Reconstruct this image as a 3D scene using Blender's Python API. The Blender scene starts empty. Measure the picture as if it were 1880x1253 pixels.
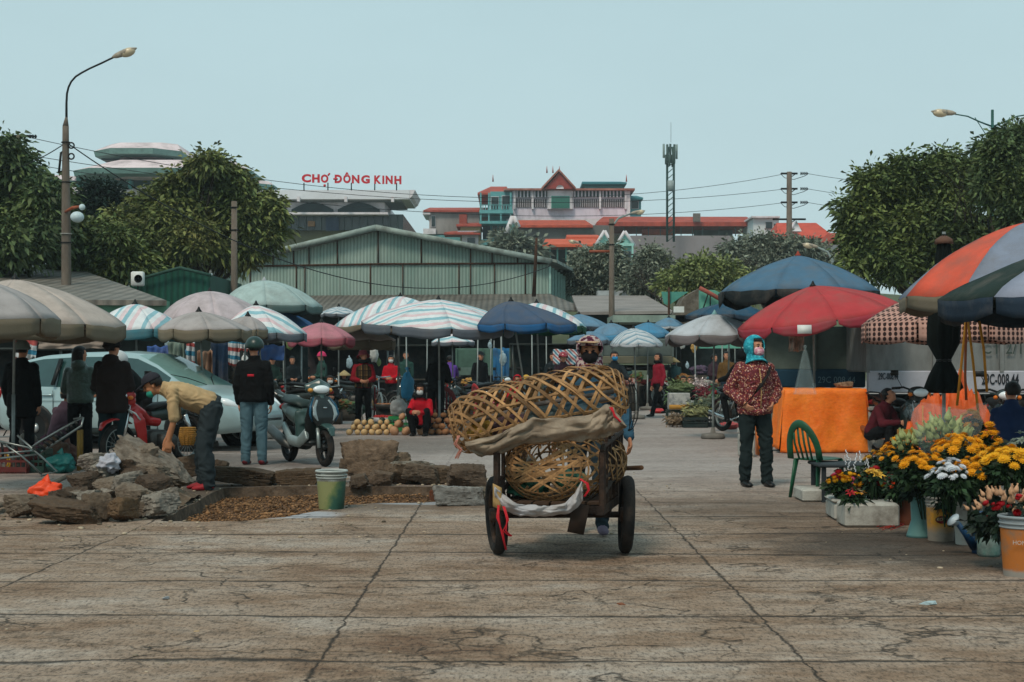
import bpy, math, random
import numpy as np
from mathutils import Vector, Matrix, noise
from mathutils.geometry import tessellate_polygon
R=math.radians; rnd=random.Random(7)
FPX=2750.0; HOR=668.0; EYE=1.33
sc=bpy.context.scene; C=sc.collection
def W(x,y,d): return Vector(((x-940)*d/FPX, d, EYE-(y-HOR)*d/FPX))
def D(y): return FPX*EYE/(y-HOR)
def G(x,y):
    d=D(y); return Vector(((x-940)*d/FPX, d, 0.0))
def GX(x,d): return Vector(((x-940)*d/FPX, d, 0.0))
def S(px,d): return px*d/FPX
def lin(h):
    h=h.lstrip('#'); o=[]
    for i in (0,2,4):
        c=int(h[i:i+2],16)/255; o.append(c/12.92 if c<=.04045 else ((c+.055)/1.055)**2.4)
    return o
_mc={}
def mat(col, rough=.75, var=.25, scale=6, bump=0.0, bscale=30, metal=0.0, dirt=None, damt=.4, dscale=3, spec=.3, trans=0, isl=0, sheen=0, stretch=None, k=1.0, alpha=1.0, ior=1.45):
    key=str((col,rough,var,scale,bump,bscale,metal,dirt,damt,dscale,spec,trans,isl,sheen,stretch,k,alpha))
    if key in _mc: return _mc[key]
    m=bpy.data.materials.new('surface'); m.use_nodes=True; nt=m.node_tree; N=nt.nodes; L=nt.links
    b=N['Principled BSDF']; c=[min(1,v*k) for v in lin(col)]
    tc=N.new('ShaderNodeTexCoord'); src=tc.outputs['Object']
    if stretch:
        mp=N.new('ShaderNodeMapping'); mp.inputs['Scale'].default_value=stretch; L.new(src,mp.inputs['Vector']); src=mp.outputs['Vector']
    n=N.new('ShaderNodeTexNoise'); n.inputs['Scale'].default_value=scale; n.inputs['Detail'].default_value=5; n.inputs['Roughness'].default_value=.65
    L.new(src,n.inputs['Vector'])
    r=N.new('ShaderNodeValToRGB'); e=r.color_ramp.elements
    e[0].position=.3; e[1].position=.7
    e[0].color=(*[v*(1-var) for v in c],1); e[1].color=(*[min(1,v*(1+var)) for v in c],1)
    L.new(n.outputs['Fac'],r.inputs['Fac']); out=r.outputs['Color']
    if dirt:
        n2=N.new('ShaderNodeTexNoise'); n2.inputs['Scale'].default_value=dscale; n2.inputs['Detail'].default_value=8; n2.inputs['Roughness'].default_value=.7
        L.new(src,n2.inputs['Vector'])
        r2=N.new('ShaderNodeValToRGB'); r2.color_ramp.elements[0].position=.45; r2.color_ramp.elements[1].position=.68
        r2.color_ramp.elements[1].color=(damt,)*3+(1,)
        L.new(n2.outputs['Fac'],r2.inputs['Fac'])
        mx=N.new('ShaderNodeMixRGB'); mx.inputs['Color2'].default_value=(*lin(dirt),1)
        L.new(r2.outputs['Color'],mx.inputs['Fac']); L.new(out,mx.inputs['Color1']); out=mx.outputs['Color']
    if isl:
        g=N.new('ShaderNodeNewGeometry'); h=N.new('ShaderNodeHueSaturation')
        ma=N.new('ShaderNodeMath'); ma.operation='MULTIPLY_ADD'; ma.inputs[1].default_value=2*isl; ma.inputs[2].default_value=1-isl
        L.new(g.outputs['Random Per Island'],ma.inputs[0]); L.new(ma.outputs[0],h.inputs['Value'])
        L.new(out,h.inputs['Color']); out=h.outputs['Color']
    L.new(out,b.inputs['Base Color'])
    b.inputs['Roughness'].default_value=rough; b.inputs['Metallic'].default_value=metal
    b.inputs['Specular IOR Level'].default_value=spec; b.inputs['IOR'].default_value=ior
    if trans: b.inputs['Transmission Weight'].default_value=trans
    if alpha<1: b.inputs['Alpha'].default_value=alpha
    if bump:
        n3=N.new('ShaderNodeTexNoise'); n3.inputs['Scale'].default_value=bscale; n3.inputs['Detail'].default_value=4
        L.new(src,n3.inputs['Vector']); bp=N.new('ShaderNodeBump'); bp.inputs['Strength'].default_value=bump; bp.inputs['Distance'].default_value=.02
        L.new(n3.outputs['Fac'],bp.inputs['Height']); L.new(bp.outputs['Normal'],b.inputs['Normal'])
    _mc[key]=m; return m
def pattern(fn,rough=.75,spec=.3):
    """custom colour graph: fn(N,L,objcoord)->(colour socket, bump height socket or None)"""
    m=bpy.data.materials.new('patterned'); m.use_nodes=True; nt=m.node_tree; N=nt.nodes; L=nt.links
    b=N['Principled BSDF']; tc=N.new('ShaderNodeTexCoord')
    col,h=fn(N,L,tc.outputs['Object'])
    L.new(col,b.inputs['Base Color']); b.inputs['Roughness'].default_value=rough; b.inputs['Specular IOR Level'].default_value=spec
    if h is not None:
        bp=N.new('ShaderNodeBump'); bp.inputs['Strength'].default_value=.6; bp.inputs['Distance'].default_value=.03
        L.new(h,bp.inputs['Height']); L.new(bp.outputs['Normal'],b.inputs['Normal'])
    return m
def nmath(N,L,op,a,b=None,c=None):
    n=N.new('ShaderNodeMath'); n.operation=op
    for i,v in enumerate((a,b,c)):
        if v is None: continue
        if isinstance(v,(int,float)): n.inputs[i].default_value=v
        else: L.new(v,n.inputs[i])
    return n.outputs[0]
def nnoise(N,L,v,scale,detail=5,rough=.6):
    n=N.new('ShaderNodeTexNoise'); n.inputs['Scale'].default_value=scale; n.inputs['Detail'].default_value=detail; n.inputs['Roughness'].default_value=rough
    L.new(v,n.inputs['Vector']); return n.outputs['Fac']
def nramp(N,L,f,stops,interp='LINEAR'):
    r=N.new('ShaderNodeValToRGB'); r.color_ramp.interpolation=interp; e=r.color_ramp.elements
    while len(e)<len(stops): e.new(.5)
    for i,(p,c) in enumerate(stops):
        e[i].position=p; e[i].color=(*(lin(c) if isinstance(c,str) else (c,c,c)),1)
    L.new(f,r.inputs['Fac']); return r.outputs['Color']
def nmix(N,L,f,a,b,mode='MIX'):
    m=N.new('ShaderNodeMixRGB'); m.blend_type=mode
    for s,v in (('Fac',f),('Color1',a),('Color2',b)):
        if isinstance(v,(int,float)): m.inputs[s].default_value=v if s=='Fac' else (v,v,v,1)
        elif isinstance(v,str): m.inputs[s].default_value=(*lin(v),1)
        else: L.new(v,m.inputs[s])
    return m.outputs['Color']
def nmap(N,L,v,scale=(1,1,1),rot=(0,0,0),loc=(0,0,0)):
    m=N.new('ShaderNodeMapping'); m.inputs['Scale'].default_value=scale; m.inputs['Rotation'].default_value=rot; m.inputs['Location'].default_value=loc
    L.new(v,m.inputs['Vector']); return m.outputs['Vector']
def nsep(N,L,v):
    s=N.new('ShaderNodeSeparateXYZ'); L.new(v,s.inputs[0]); return s.outputs
# ---------------------------------------------------------------- mesh builder
class MB:
    def __init__(s): s.v=[]; s.f=[]
    def add(s,vs,fs):
        o=len(s.v); s.v+= [tuple(p) for p in vs]; s.f+=[tuple(i+o for i in f) for f in fs]; return s
    def box(s,c,d,rot=None,taper=1.0):
        c=Vector(c); x,y,z=d[0]/2,d[1]/2,d[2]/2; M=rot if rot is not None else Matrix.Identity(3)
        vs=[]
        for k in (-1,1):
            t=taper if k>0 else 1
            for i,j in ((-1,-1),(1,-1),(1,1),(-1,1)): vs.append(c+M@Vector((i*x*t,j*y*t,k*z)))
        return s.add(vs,[(3,2,1,0),(4,5,6,7),(0,1,5,4),(1,2,6,5),(2,3,7,6),(3,0,4,7)])
    def rbox(s,c,d,r=.01,rot=None):
        """box with chamfered edges"""
        c=Vector(c); X,Y,Z=d[0]/2,d[1]/2,d[2]/2; M=rot if rot is not None else Matrix.Identity(3); r=min(r,X*.9,Y*.9,Z*.9)
        rings=[(-Z,r),(-Z+r,0),(Z-r,0),(Z,r)]; vs=[]
        for z,i in rings:
            a,b=X-i,Y-i; q=r*.7
            for p in ((-a+q,-b),(a-q,-b),(a,-b+q),(a,b-q),(a-q,b),(-a+q,b),(-a,b-q),(-a,-b+q)): vs.append(c+M@Vector((p[0],p[1],z)))
        fs=[tuple(reversed(range(8))),tuple(range(24,32))]
        for k in range(3):
            for j in range(8):
                a=k*8+j; b=k*8+(j+1)%8; fs.append((a,b,b+8,a+8))
        return s.add(vs,fs)
    def tube(s,pts,rad,n=8,cap=True,side=None):
        """path tube; rad float, list of floats, or list of (a,b) with a along side"""
        pts=[Vector(p) for p in pts]; m=len(pts)
        if isinstance(rad,(int,float)): rad=[rad]*m
        vs=[]; prev=None
        for i,p in enumerate(pts):
            t=(pts[min(i+1,m-1)]-pts[max(i-1,0)])
            if t.length<1e-9: t=Vector((0,0,1))
            t.normalize()
            ref=Vector(side) if side is not None else (prev if prev is not None else (Vector((1,0,0)) if abs(t.x)<.8 else Vector((0,1,0))))
            a=ref-t*ref.dot(t)
            if a.length<1e-4: a=Vector((0,1,0))-t*t.y
            if a.length<1e-4: a=Vector((1,0,0))-t*t.x
            a.normalize(); prev=a; b=t.cross(a)
            r=rad[i]; ra,rb=(r,r) if isinstance(r,(int,float)) else r
            for k in range(n):
                w=2*math.pi*k/n; vs.append(p+a*(math.cos(w)*ra)+b*(math.sin(w)*rb))
        fs=[]
        for i in range(m-1):
            for k in range(n):
                k2=(k+1)%n; fs.append((i*n+k,i*n+k2,(i+1)*n+k2,(i+1)*n+k))
        if cap: fs.append(tuple(reversed(range(n)))); fs.append(tuple(range((m-1)*n,m*n)))
        return s.add(vs,fs)
    def capsule(s,a,b,ra,rb,n=10,side=None,flat=1.0):
        """rounded tapered limb"""
        a=Vector(a); b=Vector(b); d=(b-a); l=d.length or 1e-6; d=d/l
        P=[];Q=[]
        for w in (-80,-50,-20): P.append(a+d*ra*math.sin(R(w))); Q.append(ra*math.cos(R(w)))
        for q in (.33,.66): P.append(a+d*l*q); Q.append(ra+(rb-ra)*q)
        for w in (20,50,80): P.append(b+d*rb*math.sin(R(w))); Q.append(rb*math.cos(R(w)))
        return s.tube(P,[(q,q*flat) for q in Q],n,True,side)
    def ell(s,c,r,n=12,m=8,rot=None,fn=None):
        c=Vector(c); M=rot if rot is not None else Matrix.Identity(3); vs=[]
        if isinstance(r,(int,float)): r=(r,r,r)
        def pt(u):
            k=fn(u) if fn else 1.0
            return c+M@Vector((u[0]*r[0]*k,u[1]*r[1]*k,u[2]*r[2]*k))
        vs.append(pt((0,0,-1)))
        for i in range(1,m):
            p=-math.pi/2+math.pi*i/m
            for k in range(n):
                w=2*math.pi*k/n; vs.append(pt((math.cos(p)*math.cos(w),math.cos(p)*math.sin(w),math.sin(p))))
        vs.append(pt((0,0,1))); fs=[]
        for k in range(n): fs.append((0,1+(k+1)%n,1+k))
        for i in range(m-2):
            for k in range(n):
                a=1+i*n+k; b=1+i*n+(k+1)%n; fs.append((a,b,b+n,a+n))
        t=len(vs)-1; o=1+(m-2)*n
        for k in range(n): fs.append((o+k,o+(k+1)%n,t))
        return s.add(vs,fs)
    def shell(s,c,r,cond,n=28,m=20,rot=None):
        """open ellipsoid patch"""
        c=Vector(c); M=rot if rot is not None else Matrix.Identity(3); vs=[];fs=[];U=[]
        for i in range(m+1):
            p=-math.pi/2+math.pi*i/m
            for k in range(n):
                w=2*math.pi*k/n; u=Vector((math.cos(p)*math.cos(w),math.cos(p)*math.sin(w),math.sin(p))); U.append(u)
                vs.append(c+M@Vector((u.x*r[0],u.y*r[1],u.z*r[2])))
        for i in range(m):
            for k in range(n):
                q=(i*n+k,i*n+(k+1)%n,(i+1)*n+(k+1)%n,(i+1)*n+k)
                u=sum((U[j] for j in q),Vector())/4
                if u.length>1e-6 and cond(u.normalized()): fs.append(q)
        return s.add(vs,fs)
    def lathe(s,c,prof,n=20,rot=None,cap=True):
        c=Vector(c); M=rot if rot is not None else Matrix.Identity(3); vs=[]
        for r,z in prof:
            for k in range(n):
                w=2*math.pi*k/n; vs.append(c+M@Vector((r*math.cos(w),r*math.sin(w),z)))
        fs=[]
        for i in range(len(prof)-1):
            for k in range(n):
                k2=(k+1)%n; fs.append((i*n+k,i*n+k2,(i+1)*n+k2,(i+1)*n+k))
        if cap:
            if prof[0][0]>1e-5: fs.append(tuple(reversed(range(n))))
            if prof[-1][0]>1e-5: fs.append(tuple(range((len(prof)-1)*n,len(prof)*n)))
        return s.add(vs,fs)
    def prism(s,poly,ext):
        """poly: list of 3D points (planar), ext vector"""
        n=len(poly); poly=[Vector(p) for p in poly]; e=Vector(ext)
        tri=tessellate_polygon([poly]); vs=poly+[p+e for p in poly]; fs=[tuple(t) for t in tri]+[tuple(reversed([i+n for i in t])) for t in tri]
        for i in range(n): j=(i+1)%n; fs.append((i,j,j+n,i+n))
        return s.add(vs,fs)
    def grid(s,fn,nu,nv):
        vs=[fn(i/nu,j/nv) for j in range(nv+1) for i in range(nu+1)]; w=nu+1
        return s.add(vs,[(j*w+i,j*w+i+1,(j+1)*w+i+1,(j+1)*w+i) for j in range(nv) for i in range(nu)])
    def torus(s,c,Rm,r,rot=None,n=28,m=8,flat=1.0):
        c=Vector(c); M=rot if rot is not None else Matrix.Identity(3); vs=[]
        for i in range(n):
            a=2*math.pi*i/n
            for j in range(m):
                b=2*math.pi*j/m; q=Rm+r*math.cos(b); vs.append(c+M@Vector((q*math.cos(a),q*math.sin(a),r*flat*math.sin(b))))
        return s.add(vs,[(i*m+j,((i+1)%n)*m+j,((i+1)%n)*m+(j+1)%m,i*m+(j+1)%m) for i in range(n) for j in range(m)])
    def build(s,name,m,parent=None,smooth=True,loc=None,remesh=0,fold=0,solid=0,angle=None,keep=True):
        me=bpy.data.meshes.new(name); me.from_pydata(s.v,[],s.f); 
        if m is not None:
            for q in (m if isinstance(m,(list,tuple)) else [m]): me.materials.append(q)
        me.update()
        o=bpy.data.objects.new(name,me); C.objects.link(o)
        if smooth: me.shade_smooth()
        if smooth and angle: me.set_sharp_from_angle(angle=R(angle))
        if solid:
            q=o.modifiers.new('solid','SOLIDIFY'); q.thickness=solid; q.offset=0
        if remesh:
            q=o.modifiers.new('r','REMESH'); q.mode='VOXEL'; q.voxel_size=remesh; q.use_smooth_shade=True
            q=o.modifiers.new('s','SMOOTH'); q.iterations=3; q.factor=.5
        if fold: o['_fold']=fold
        if parent is not None: o.parent=parent
        if loc is not None: o.location=loc
        return o
def tag(o,label=None,cat=None,group=None,kind=None):
    if label: o['label']=label
    if cat: o['category']=cat
    if group: o['group']=group
    if kind: o['kind']=kind
    return o
def empty(name,loc,label,cat,group=None,yaw=0,scale=1):
    o=bpy.data.objects.new(name,None); C.objects.link(o); o.location=loc; o.rotation_euler=(0,0,yaw); o.scale=(scale,)*3; o.empty_display_size=.1
    return tag(o,label,cat,group)
_kids={}
def copy_tree(o,loc=None,yaw=None,label=None,group=None,parent=None,scale=None,mats=None):
    c=o.copy(); C.objects.link(c); c.parent=parent
    if loc is not None: c.location=loc
    if yaw is not None: c.rotation_euler=(0,0,yaw)
    if scale is not None: c.scale=(scale,)*3 if isinstance(scale,(int,float)) else scale
    if label: c['label']=label
    if group: c['group']=group
    for ch in list(o.children): copy_tree(ch,parent=c)
    return c
def rotz(a): return Matrix.Rotation(a,3,'Z')
def rotx(a): return Matrix.Rotation(a,3,'X')
def roty(a): return Matrix.Rotation(a,3,'Y')
def bake_all():
    """turn modifiers into plain meshes"""
    dg=bpy.context.evaluated_depsgraph_get(); dg.update(); done={}
    for o in [o for o in C.objects if o.type=='MESH' and len(o.modifiers)]:
        key=o.data.name
        if key in done: o.data=done[key]; o.modifiers.clear(); continue
        nm=bpy.data.meshes.new_from_object(o.evaluated_get(dg)); nm.name=o.name
        if '_fold' in o:
            amp=o['_fold']; me=nm; n=len(me.vertices); co=np.empty(n*3); me.vertices.foreach_get('co',co); co=co.reshape(-1,3)
            no=np.empty(n*3); me.vertices.foreach_get('normal',no); no=no.reshape(-1,3); sd=rnd.random()*50
            for i in range(n):
                x,y,z=co[i]; f=noise.noise((x*9+sd,y*9,z*16+noise.noise((x*5,y*5,z*4+sd))*2.5)); f=1-abs(f)*3
                g=noise.noise((x*5,y*5+sd,z*5)); co[i]+=no[i]*amp*(f*.8+g*.8)
            me.vertices.foreach_set('co',co.ravel()); me.update()
        done[key]=nm; o.data=nm; o.modifiers.clear()
        if '_fold' in o: del o['_fold']
def fonts_to_mesh():
    dg=bpy.context.evaluated_depsgraph_get(); dg.update()
    for o in [o for o in C.objects if o.type=='FONT']:
        me=bpy.data.meshes.new_from_object(o.evaluated_get(dg)); nm=o.name; n=bpy.data.objects.new('lettering',me); C.objects.link(n); n.parent=o.parent; n.location=o.location; n.rotation_euler=o.rotation_euler; n.scale=o.scale
        bpy.data.objects.remove(o); n.name=nm
def text(s,size,m,parent,loc,rot=(math.pi/2,0,0),ext=.002,name='lettering',off=0,sx=1,sp=1):
    cu=bpy.data.curves.new(name,'FONT'); cu.body=s; cu.size=size; cu.extrude=ext; cu.offset=off; cu.space_character=sp; cu.resolution_u=3
    cu.materials.append(m); o=bpy.data.objects.new(name,cu); C.objects.link(o); o.parent=parent; o.location=loc; o.rotation_euler=rot; o.scale=(sx,1,1)
    return o
SKIN=mat('#b98266',rough=.6,var=.12,scale=12)
SKIN2=mat('#a36d50',rough=.6,var=.12,scale=12)
BLACKHAIR=mat('#15110f',rough=.5,var=.3,scale=60,bump=.5,bscale=120,stretch=(1,1,.15))
EYE_M=mat('#0c0908',rough=.2,var=.1)
def fabric(col,var=.22,scale=5,k=1.0,**kw): return mat(col,rough=.85,var=var,scale=scale,bump=.25,bscale=180,k=k,spec=.15,**kw)
def pose(kind='stand',lean=0.0,pel=.86,hl=0,arms='down',hyaw=0,hpitch=0,**kw):
    P=Vector((0,0,pel)); q=dict(hy=hyaw,hp=hpitch)
    A={}
    if kind=='stand':
        A=dict(Kl=(.10,-.01,.45),Kr=(-.10,-.01,.45),Al=(.11,0,.075),Ar=(-.11,0,.075))
    elif kind=='walk':
        A=dict(Kl=(.08,-.13,.46),Kr=(-.08,.06,.43),Al=(.08,-.24,.085),Ar=(-.08,.30,.16)); P.z=.84
    elif kind=='squat':
        P=Vector((0,.12,.24)); A=dict(Kl=(.17,-.24,.47),Kr=(-.17,-.24,.47),Al=(.12,-.10,.07),Ar=(-.12,-.10,.07))
    elif kind=='sit':
        P=Vector((0,0,pel if pel!=.86 else .36)); A=dict(Kl=(.13,-.40,.46),Kr=(-.13,-.40,.46),Al=(.12,-.36,.07),Ar=(-.12,-.36,.07))
    elif kind=='ride':
        P=Vector((0,0,pel if pel!=.86 else .84)); A=dict(Kl=(.17,-.36,.70),Kr=(-.17,-.36,.70),Al=(.15,-.26,.28),Ar=(-.15,-.26,.28))
    u=Vector((0,-math.sin(lean),math.cos(lean))); f=Vector((0,-math.cos(lean),-math.sin(lean)))
    q['P']=P; q['u']=u; q['f']=f
    q['C']=P+u*.30; q['N']=P+u*.50
    hv=Vector((0,-math.sin(lean*.6+.12),math.cos(lean*.6+.12)))
    q['H']=q['N']+hv*.145
    for s,n in ((1,'l'),(-1,'r')):
        q['S'+n]=P+u*.425+Vector((s*.158,0,0)); q['h'+n]=P+Vector((s*.085,0,-.03))
        for j in 'KA': q[j+n]=Vector(A[j+n])
        Sx=q['S'+n]
        if arms=='down': E=Sx+Vector((s*.05,.03,-.26)); Wr=Sx+Vector((s*.05,-.05,-.49))
        elif arms=='pocket': E=Sx+Vector((s*.11,.06,-.24)); Wr=Sx+Vector((s*.012,-.085,-.375))
        elif arms=='front': E=Sx+Vector((s*.06,-.02,-.26)); Wr=Sx+Vector((-s*.07,-.21,-.29))
        elif arms=='ride': E=Sx+Vector((s*.07,-.16,-.21)); Wr=Sx+Vector((s*.08,-.40,-.26))
        elif arms=='knees': E=Sx+Vector((s*.05,-.12,-.22)); Wr=Sx+Vector((-s*.08,-.34,-.20))
        elif arms=='hang': E=Sx+Vector((s*.02,-.01,-.26)); Wr=Sx+Vector((s*.0,-.03,-.49))
        q['E'+n]=E; q['W'+n]=Wr; q['G'+n]=None
    for k,v in kw.items(): q[k]=Vector(v) if isinstance(v,(tuple,list)) else v
    return q
def headM(q): return rotz(R(q['hy']))@rotx(R(q['hp']))
def add_hand(b,w,d,s,curl=.5,fn=None):
    """palm, four unequal fingers, thumb; d = hand direction, s = side"""
    d=Vector(d).normalized(); inn=Vector((-s,0,0)); inn=(inn-d*inn.dot(d)); 
    if inn.length<.1: inn=Vector((0,0,-1))-d*Vector((0,0,-1)).dot(d)
    inn.normalize(); ac=d.cross(inn).normalized()*s   # across the palm, towards the thumb
    if fn: ac=Vector(fn)-d*Vector(fn).dot(d); ac.normalize(); inn=ac.cross(d)*s
    b.tube([w-d*.01,w+d*.03,w+d*.07,w+d*.092],[(.024,.02),(.038,.016),(.043,.015),(.036,.013)],8,True,ac)
    for i,(o,l) in enumerate(((.030,.072),(.011,.082),(-.010,.076),(-.030,.06))):
        a=w+d*.082+ac*o; c=a+(d*math.cos(curl*.6)+inn*math.sin(curl*.6)+ac*o*2).normalized()*l*.5
        e=c+(d*math.cos(curl*1.9)+inn*math.sin(curl*1.9)+ac*o*2).normalized()*l*.5
        b.capsule(a,c,.0095,.009,6); b.capsule(c,e,.009,.0075,6)
    a=w+d*.028+ac*.03; c=a+(d*.7+ac*.7+inn*.3).normalized()*.038; e=c+(d*.9+inn*.4+ac*.1).normalized()*.03
    b.capsule(a,c,.012,.0105,6); b.capsule(c,e,.0105,.0085,6)
def person(loc,yaw,H,q,label,top,legs,shoes=None,skin=None,hair='short',hat=None,hatm=None,mask=None,scarf=None,group=None,vox=.012,
           long=0.0,puff=1.0,collar=True,hood=False,skirt=False,sleeve=1.0,vest=None,bare=(False,False),fold=.006,near=False,wide=1.0,curl=.5):
    k=H/1.6; root=empty('person',loc,label,'person',group,yaw,k)
    skin=skin or SKIN; u=q['u']; side=(1,0,0); P=q['P']; N=q['N']; Cc=q['C']; Hc=q['H']; M=headM(q)
    # ---- body: one continuous skin
    b=MB()
    b.tube([P-u*.05,P+u*.1,Cc,Cc+u*.12,N-u*.01,N+u*.01],[(.13,.10),(.12,.09),(.14,.10),(.15,.09),(.07,.06),(.05,.05)],12,True,side)
    b.capsule(N-u*.03,Hc-M@Vector((0,-.0,.05)),.052,.048,10)
    def hd(v): return Hc+M@Vector(v)
    b.ell(hd((0,.012,.03)),(.073,.088,.080),16,12,M)
    b.ell(hd((0,-.022,-.022)),(.058,.062,.082),14,10,M)
    b.ell(hd((0,-.052,-.078)),(.026,.026,.022),10,6,M)
    b.ell(hd((0,-.082,.018)),(.011,.014,.022),8,6,M); b.ell(hd((0,-.095,-.008)),(.015,.013,.011),8,6,M)
    b.ell(hd((0,-.078,-.045)),(.024,.010,.010),8,6,M)
    b.ell(hd((0,-.066,.038)),(.045,.014,.010),8,6,M)
    for s in (1,-1): b.ell(hd((s*.074,.008,-.004)),(.010,.018,.030),8,6,M); b.ell(hd((s*.036,-.052,-.018)),(.02,.02,.018),8,6,M)
    for s,n in ((1,'l'),(-1,'r')):
        b.capsule(q['S'+n],q['E'+n],.047,.037,10); b.capsule(q['E'+n],q['W'+n],.037,.023,10)
        dr=q['G'+n] if q.get('G'+n) is not None else (q['W'+n]-q['E'+n])
        add_hand(b,q['W'+n],dr,s,curl,q.get('T'+n))
        b.capsule(q['h'+n],q['K'+n],.075,.050,10); b.capsule(q['K'+n],q['A'+n],.050,.032,10)
        t=Vector((0,-1,0)); b.capsule(q['A'+n]+Vector((0,.02,-.035)),q['A'+n]+t*.10+Vector((0,0,-.05)),.026,.016,8)
    b.build('body',skin,root,remesh=vox*.8 if not near else .0062)
    for s in (1,-1):
        e=MB(); e.ell(hd((s*.029,-.073,.012)),(.013,.008,.0065),8,6,M); e.build('eye',EYE_M,root)
        e=MB(); e.tube([hd((s*.014,-.083,.031)),hd((s*.03,-.081,.036)),hd((s*.047,-.070,.031))],[.003,.0042,.0025],5); e.build('eyebrow',BLACKHAIR,root)
    # ---- trousers / skirt
    lb=MB(); w=1.0
    lb.tube([P-u*.06,P+u*.0,P+u*.12],[(.15,.115),(.158,.12),(.14,.10)],12,True,side)
    for s,n in ((1,'l'),(-1,'r')):
        h,K,A=q['h'+n],q['K'+n],q['A'+n]; d=(A-K).normalized()
        lb.capsule(h,K,.092*wide,.068*wide,12); lb.capsule(K,A+d*.01,.068*wide,.056*wide,12)
    lb.build('trousers' ,legs,root,remesh=vox,fold=fold*1.2)
    # ---- jacket
    jb=MB(); lo=-.02-long; pf=puff
    jb.tube([P+u*lo,P+u*(lo+.04),P+u*.12,Cc,Cc+u*.10,N-u*.045,N+u*.005,N+u*.02],
            [(.155*pf,.118*pf),(.172*pf,.135*pf),(.165*pf,.128*pf),(.172*pf,.128*pf),(.170*pf,.118*pf),(.138,.095),(.078,.07),(.06,.06)],16,True,side)
    for s,n in ((1,'l'),(-1,'r')):
        Sx,E,Wr=q['S'+n],q['E'+n],q['W'+n]; jb.ell(Sx-u*.012,(.062*pf,.066*pf,.06*pf),10,8)
        jb.capsule(Sx-u*.008,E,.062*pf,.058*pf,12)
        if sleeve>0: e=Wr if sleeve>=1 else E+(Wr-E)*sleeve; jb.capsule(E,e-(Wr-E).normalized()*.02,.060*pf,.043*pf,12)
    if hood: jb.ell(N+Vector((0,.085,.0))+u*.0,(.105,.07,.075),12,8)
    if collar: jb.tube([N-u*.03,N+u*.05],[(.082,.08),(.074,.075)],14,True,side)
    jb.build('jacket',top,root,remesh=vox,fold=fold)
    if vest:
        vb=MB(); vb.tube([P+u*.0,P+u*.12,Cc,Cc+u*.10,N-u*.045,N-u*.005],[(.186*pf,.148*pf),(.182*pf,.146*pf),(.188*pf,.146*pf),(.180*pf,.13*pf),(.135,.10),(.078,.078)],16,True,side)
        vb.build('vest',vest,root,remesh=vox)
    # ---- shoes
    for n in 'lr':
        A=q['A'+n]; sb=MB(); t=Vector((0,-1,0)); z=Vector((0,0,1))
        sb.tube([A+Vector((0,.055,-.045)),A+Vector((0,.035,-.035)),A+t*.03-z*.035,A+t*.10-z*.045,A+t*.15-z*.052,A+t*.17-z*.056],[(.028,.024),(.042,.040),(.045,.042),(.046,.030),(.038,.022),(.014,.01)],10,True,side)
        sb.build('shoe',shoes or mat('#151515',rough=.4),root)
    # ---- hair and headgear
    if hair:
        hb=MB()
        def face(u_): 
            if hair=='bald': return False
            return not (u_.y<-.15 and u_.z<.42) and not (abs(u_.x)>.55 and u_.z<-.12 and u_.y<.25) and u_.z>-.62
        hb.shell(hd((0,.016,.026)),(.083,.099,.094),face,rot=M)
        if hair in('long','bun','mid'):
            if hair=='bun': hb.ell(hd((0,.115,.01)),(.035,.03,.04),10,8,M)
            else:
                L=.14 if hair=='mid' else .22
                for a in range(-5,6):
                    an=a*.30; x=math.sin(an)*.072; y=.03+math.cos(an)*.062
                    hb.capsule(hd((x,y,.02)),hd((x*1.12,y*1.1,-L+.03*abs(a)*.3)),.024,.016,6)
        hb.build('hair',BLACKHAIR,root,remesh=0,solid=.012)
    if hat=='cap':
        c=MB(); c.shell(hd((0,.014,.045)),(.090,.104,.088),lambda u_:u_.z>-.05,rot=M)
        c.tube([hd((0,-.07,.05)),hd((0,-.12,.042)),hd((0,-.165,.03)),hd((0,-.175,.027))],[(.066,.008),(.07,.006),(.055,.005),(.02,.003)],12,True,M@Vector((1,0,0)))
        c.build('cap',hatm,root,solid=.006)
    elif hat=='helmet':
        c=MB(); c.shell(hd((0,.012,.035)),(.112,.130,.115),lambda u_:u_.z>-.28+(.22 if u_.y<-.3 else 0),rot=M); 
        c.tube([hd((0,-.09,.05)),hd((0,-.135,.045)),hd((0,-.165,.035))],[(.085,.01),(.075,.007),(.04,.004)],12,True,M@Vector((1,0,0)))
        h=c.build('helmet',hatm,root,solid=.014)
        t=MB(); t.tube([hd((.085,-.01,-.01)),hd((.07,-.03,-.07)),hd((0,-.05,-.115)),hd((-.07,-.03,-.07)),hd((-.085,-.01,-.01))],.006,6); t.build('chin_strap',mat('#101010'),h)
    elif hat=='beanie':
        c=MB(); c.shell(hd((0,.012,.04)),(.094,.108,.098),lambda u_:u_.z>-.16,rot=M); c.torus(hd((0,.012,.028)),.09,.016,M@Matrix.Diagonal((1,1.15,1)),24,8); c.build('beanie',hatm,root,solid=.01)
    elif hat=='bucket':
        c=MB(); c.lathe(hd((0,.01,.02)),[(.145,-.03),(.10,.012),(.092,.02),(.086,.07),(.07,.09),(0,.095)],24,M,False); c.build('bucket_hat',hatm,root,solid=.006)
    elif hat=='hood':
        c=MB(); c.shell(hd((0,.02,.012)),(.104,.118,.122),lambda u_:not(u_.y<-.48 and abs(u_.x)<.72 and u_.z>-.75 and u_.z<.72),rot=M); 
        c.tube([hd((0,.0,-.07)),hd((0,.01,-.115)),N+Vector((0,-.01,-.0)),N+Vector((0,-.03,-.04))],[(.088,.09),(.086,.092),(.10,.10),(.13,.115)],16,False,side)
        c.build('headscarf',hatm,root,solid=.012)
    elif hat=='cone':
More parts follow.
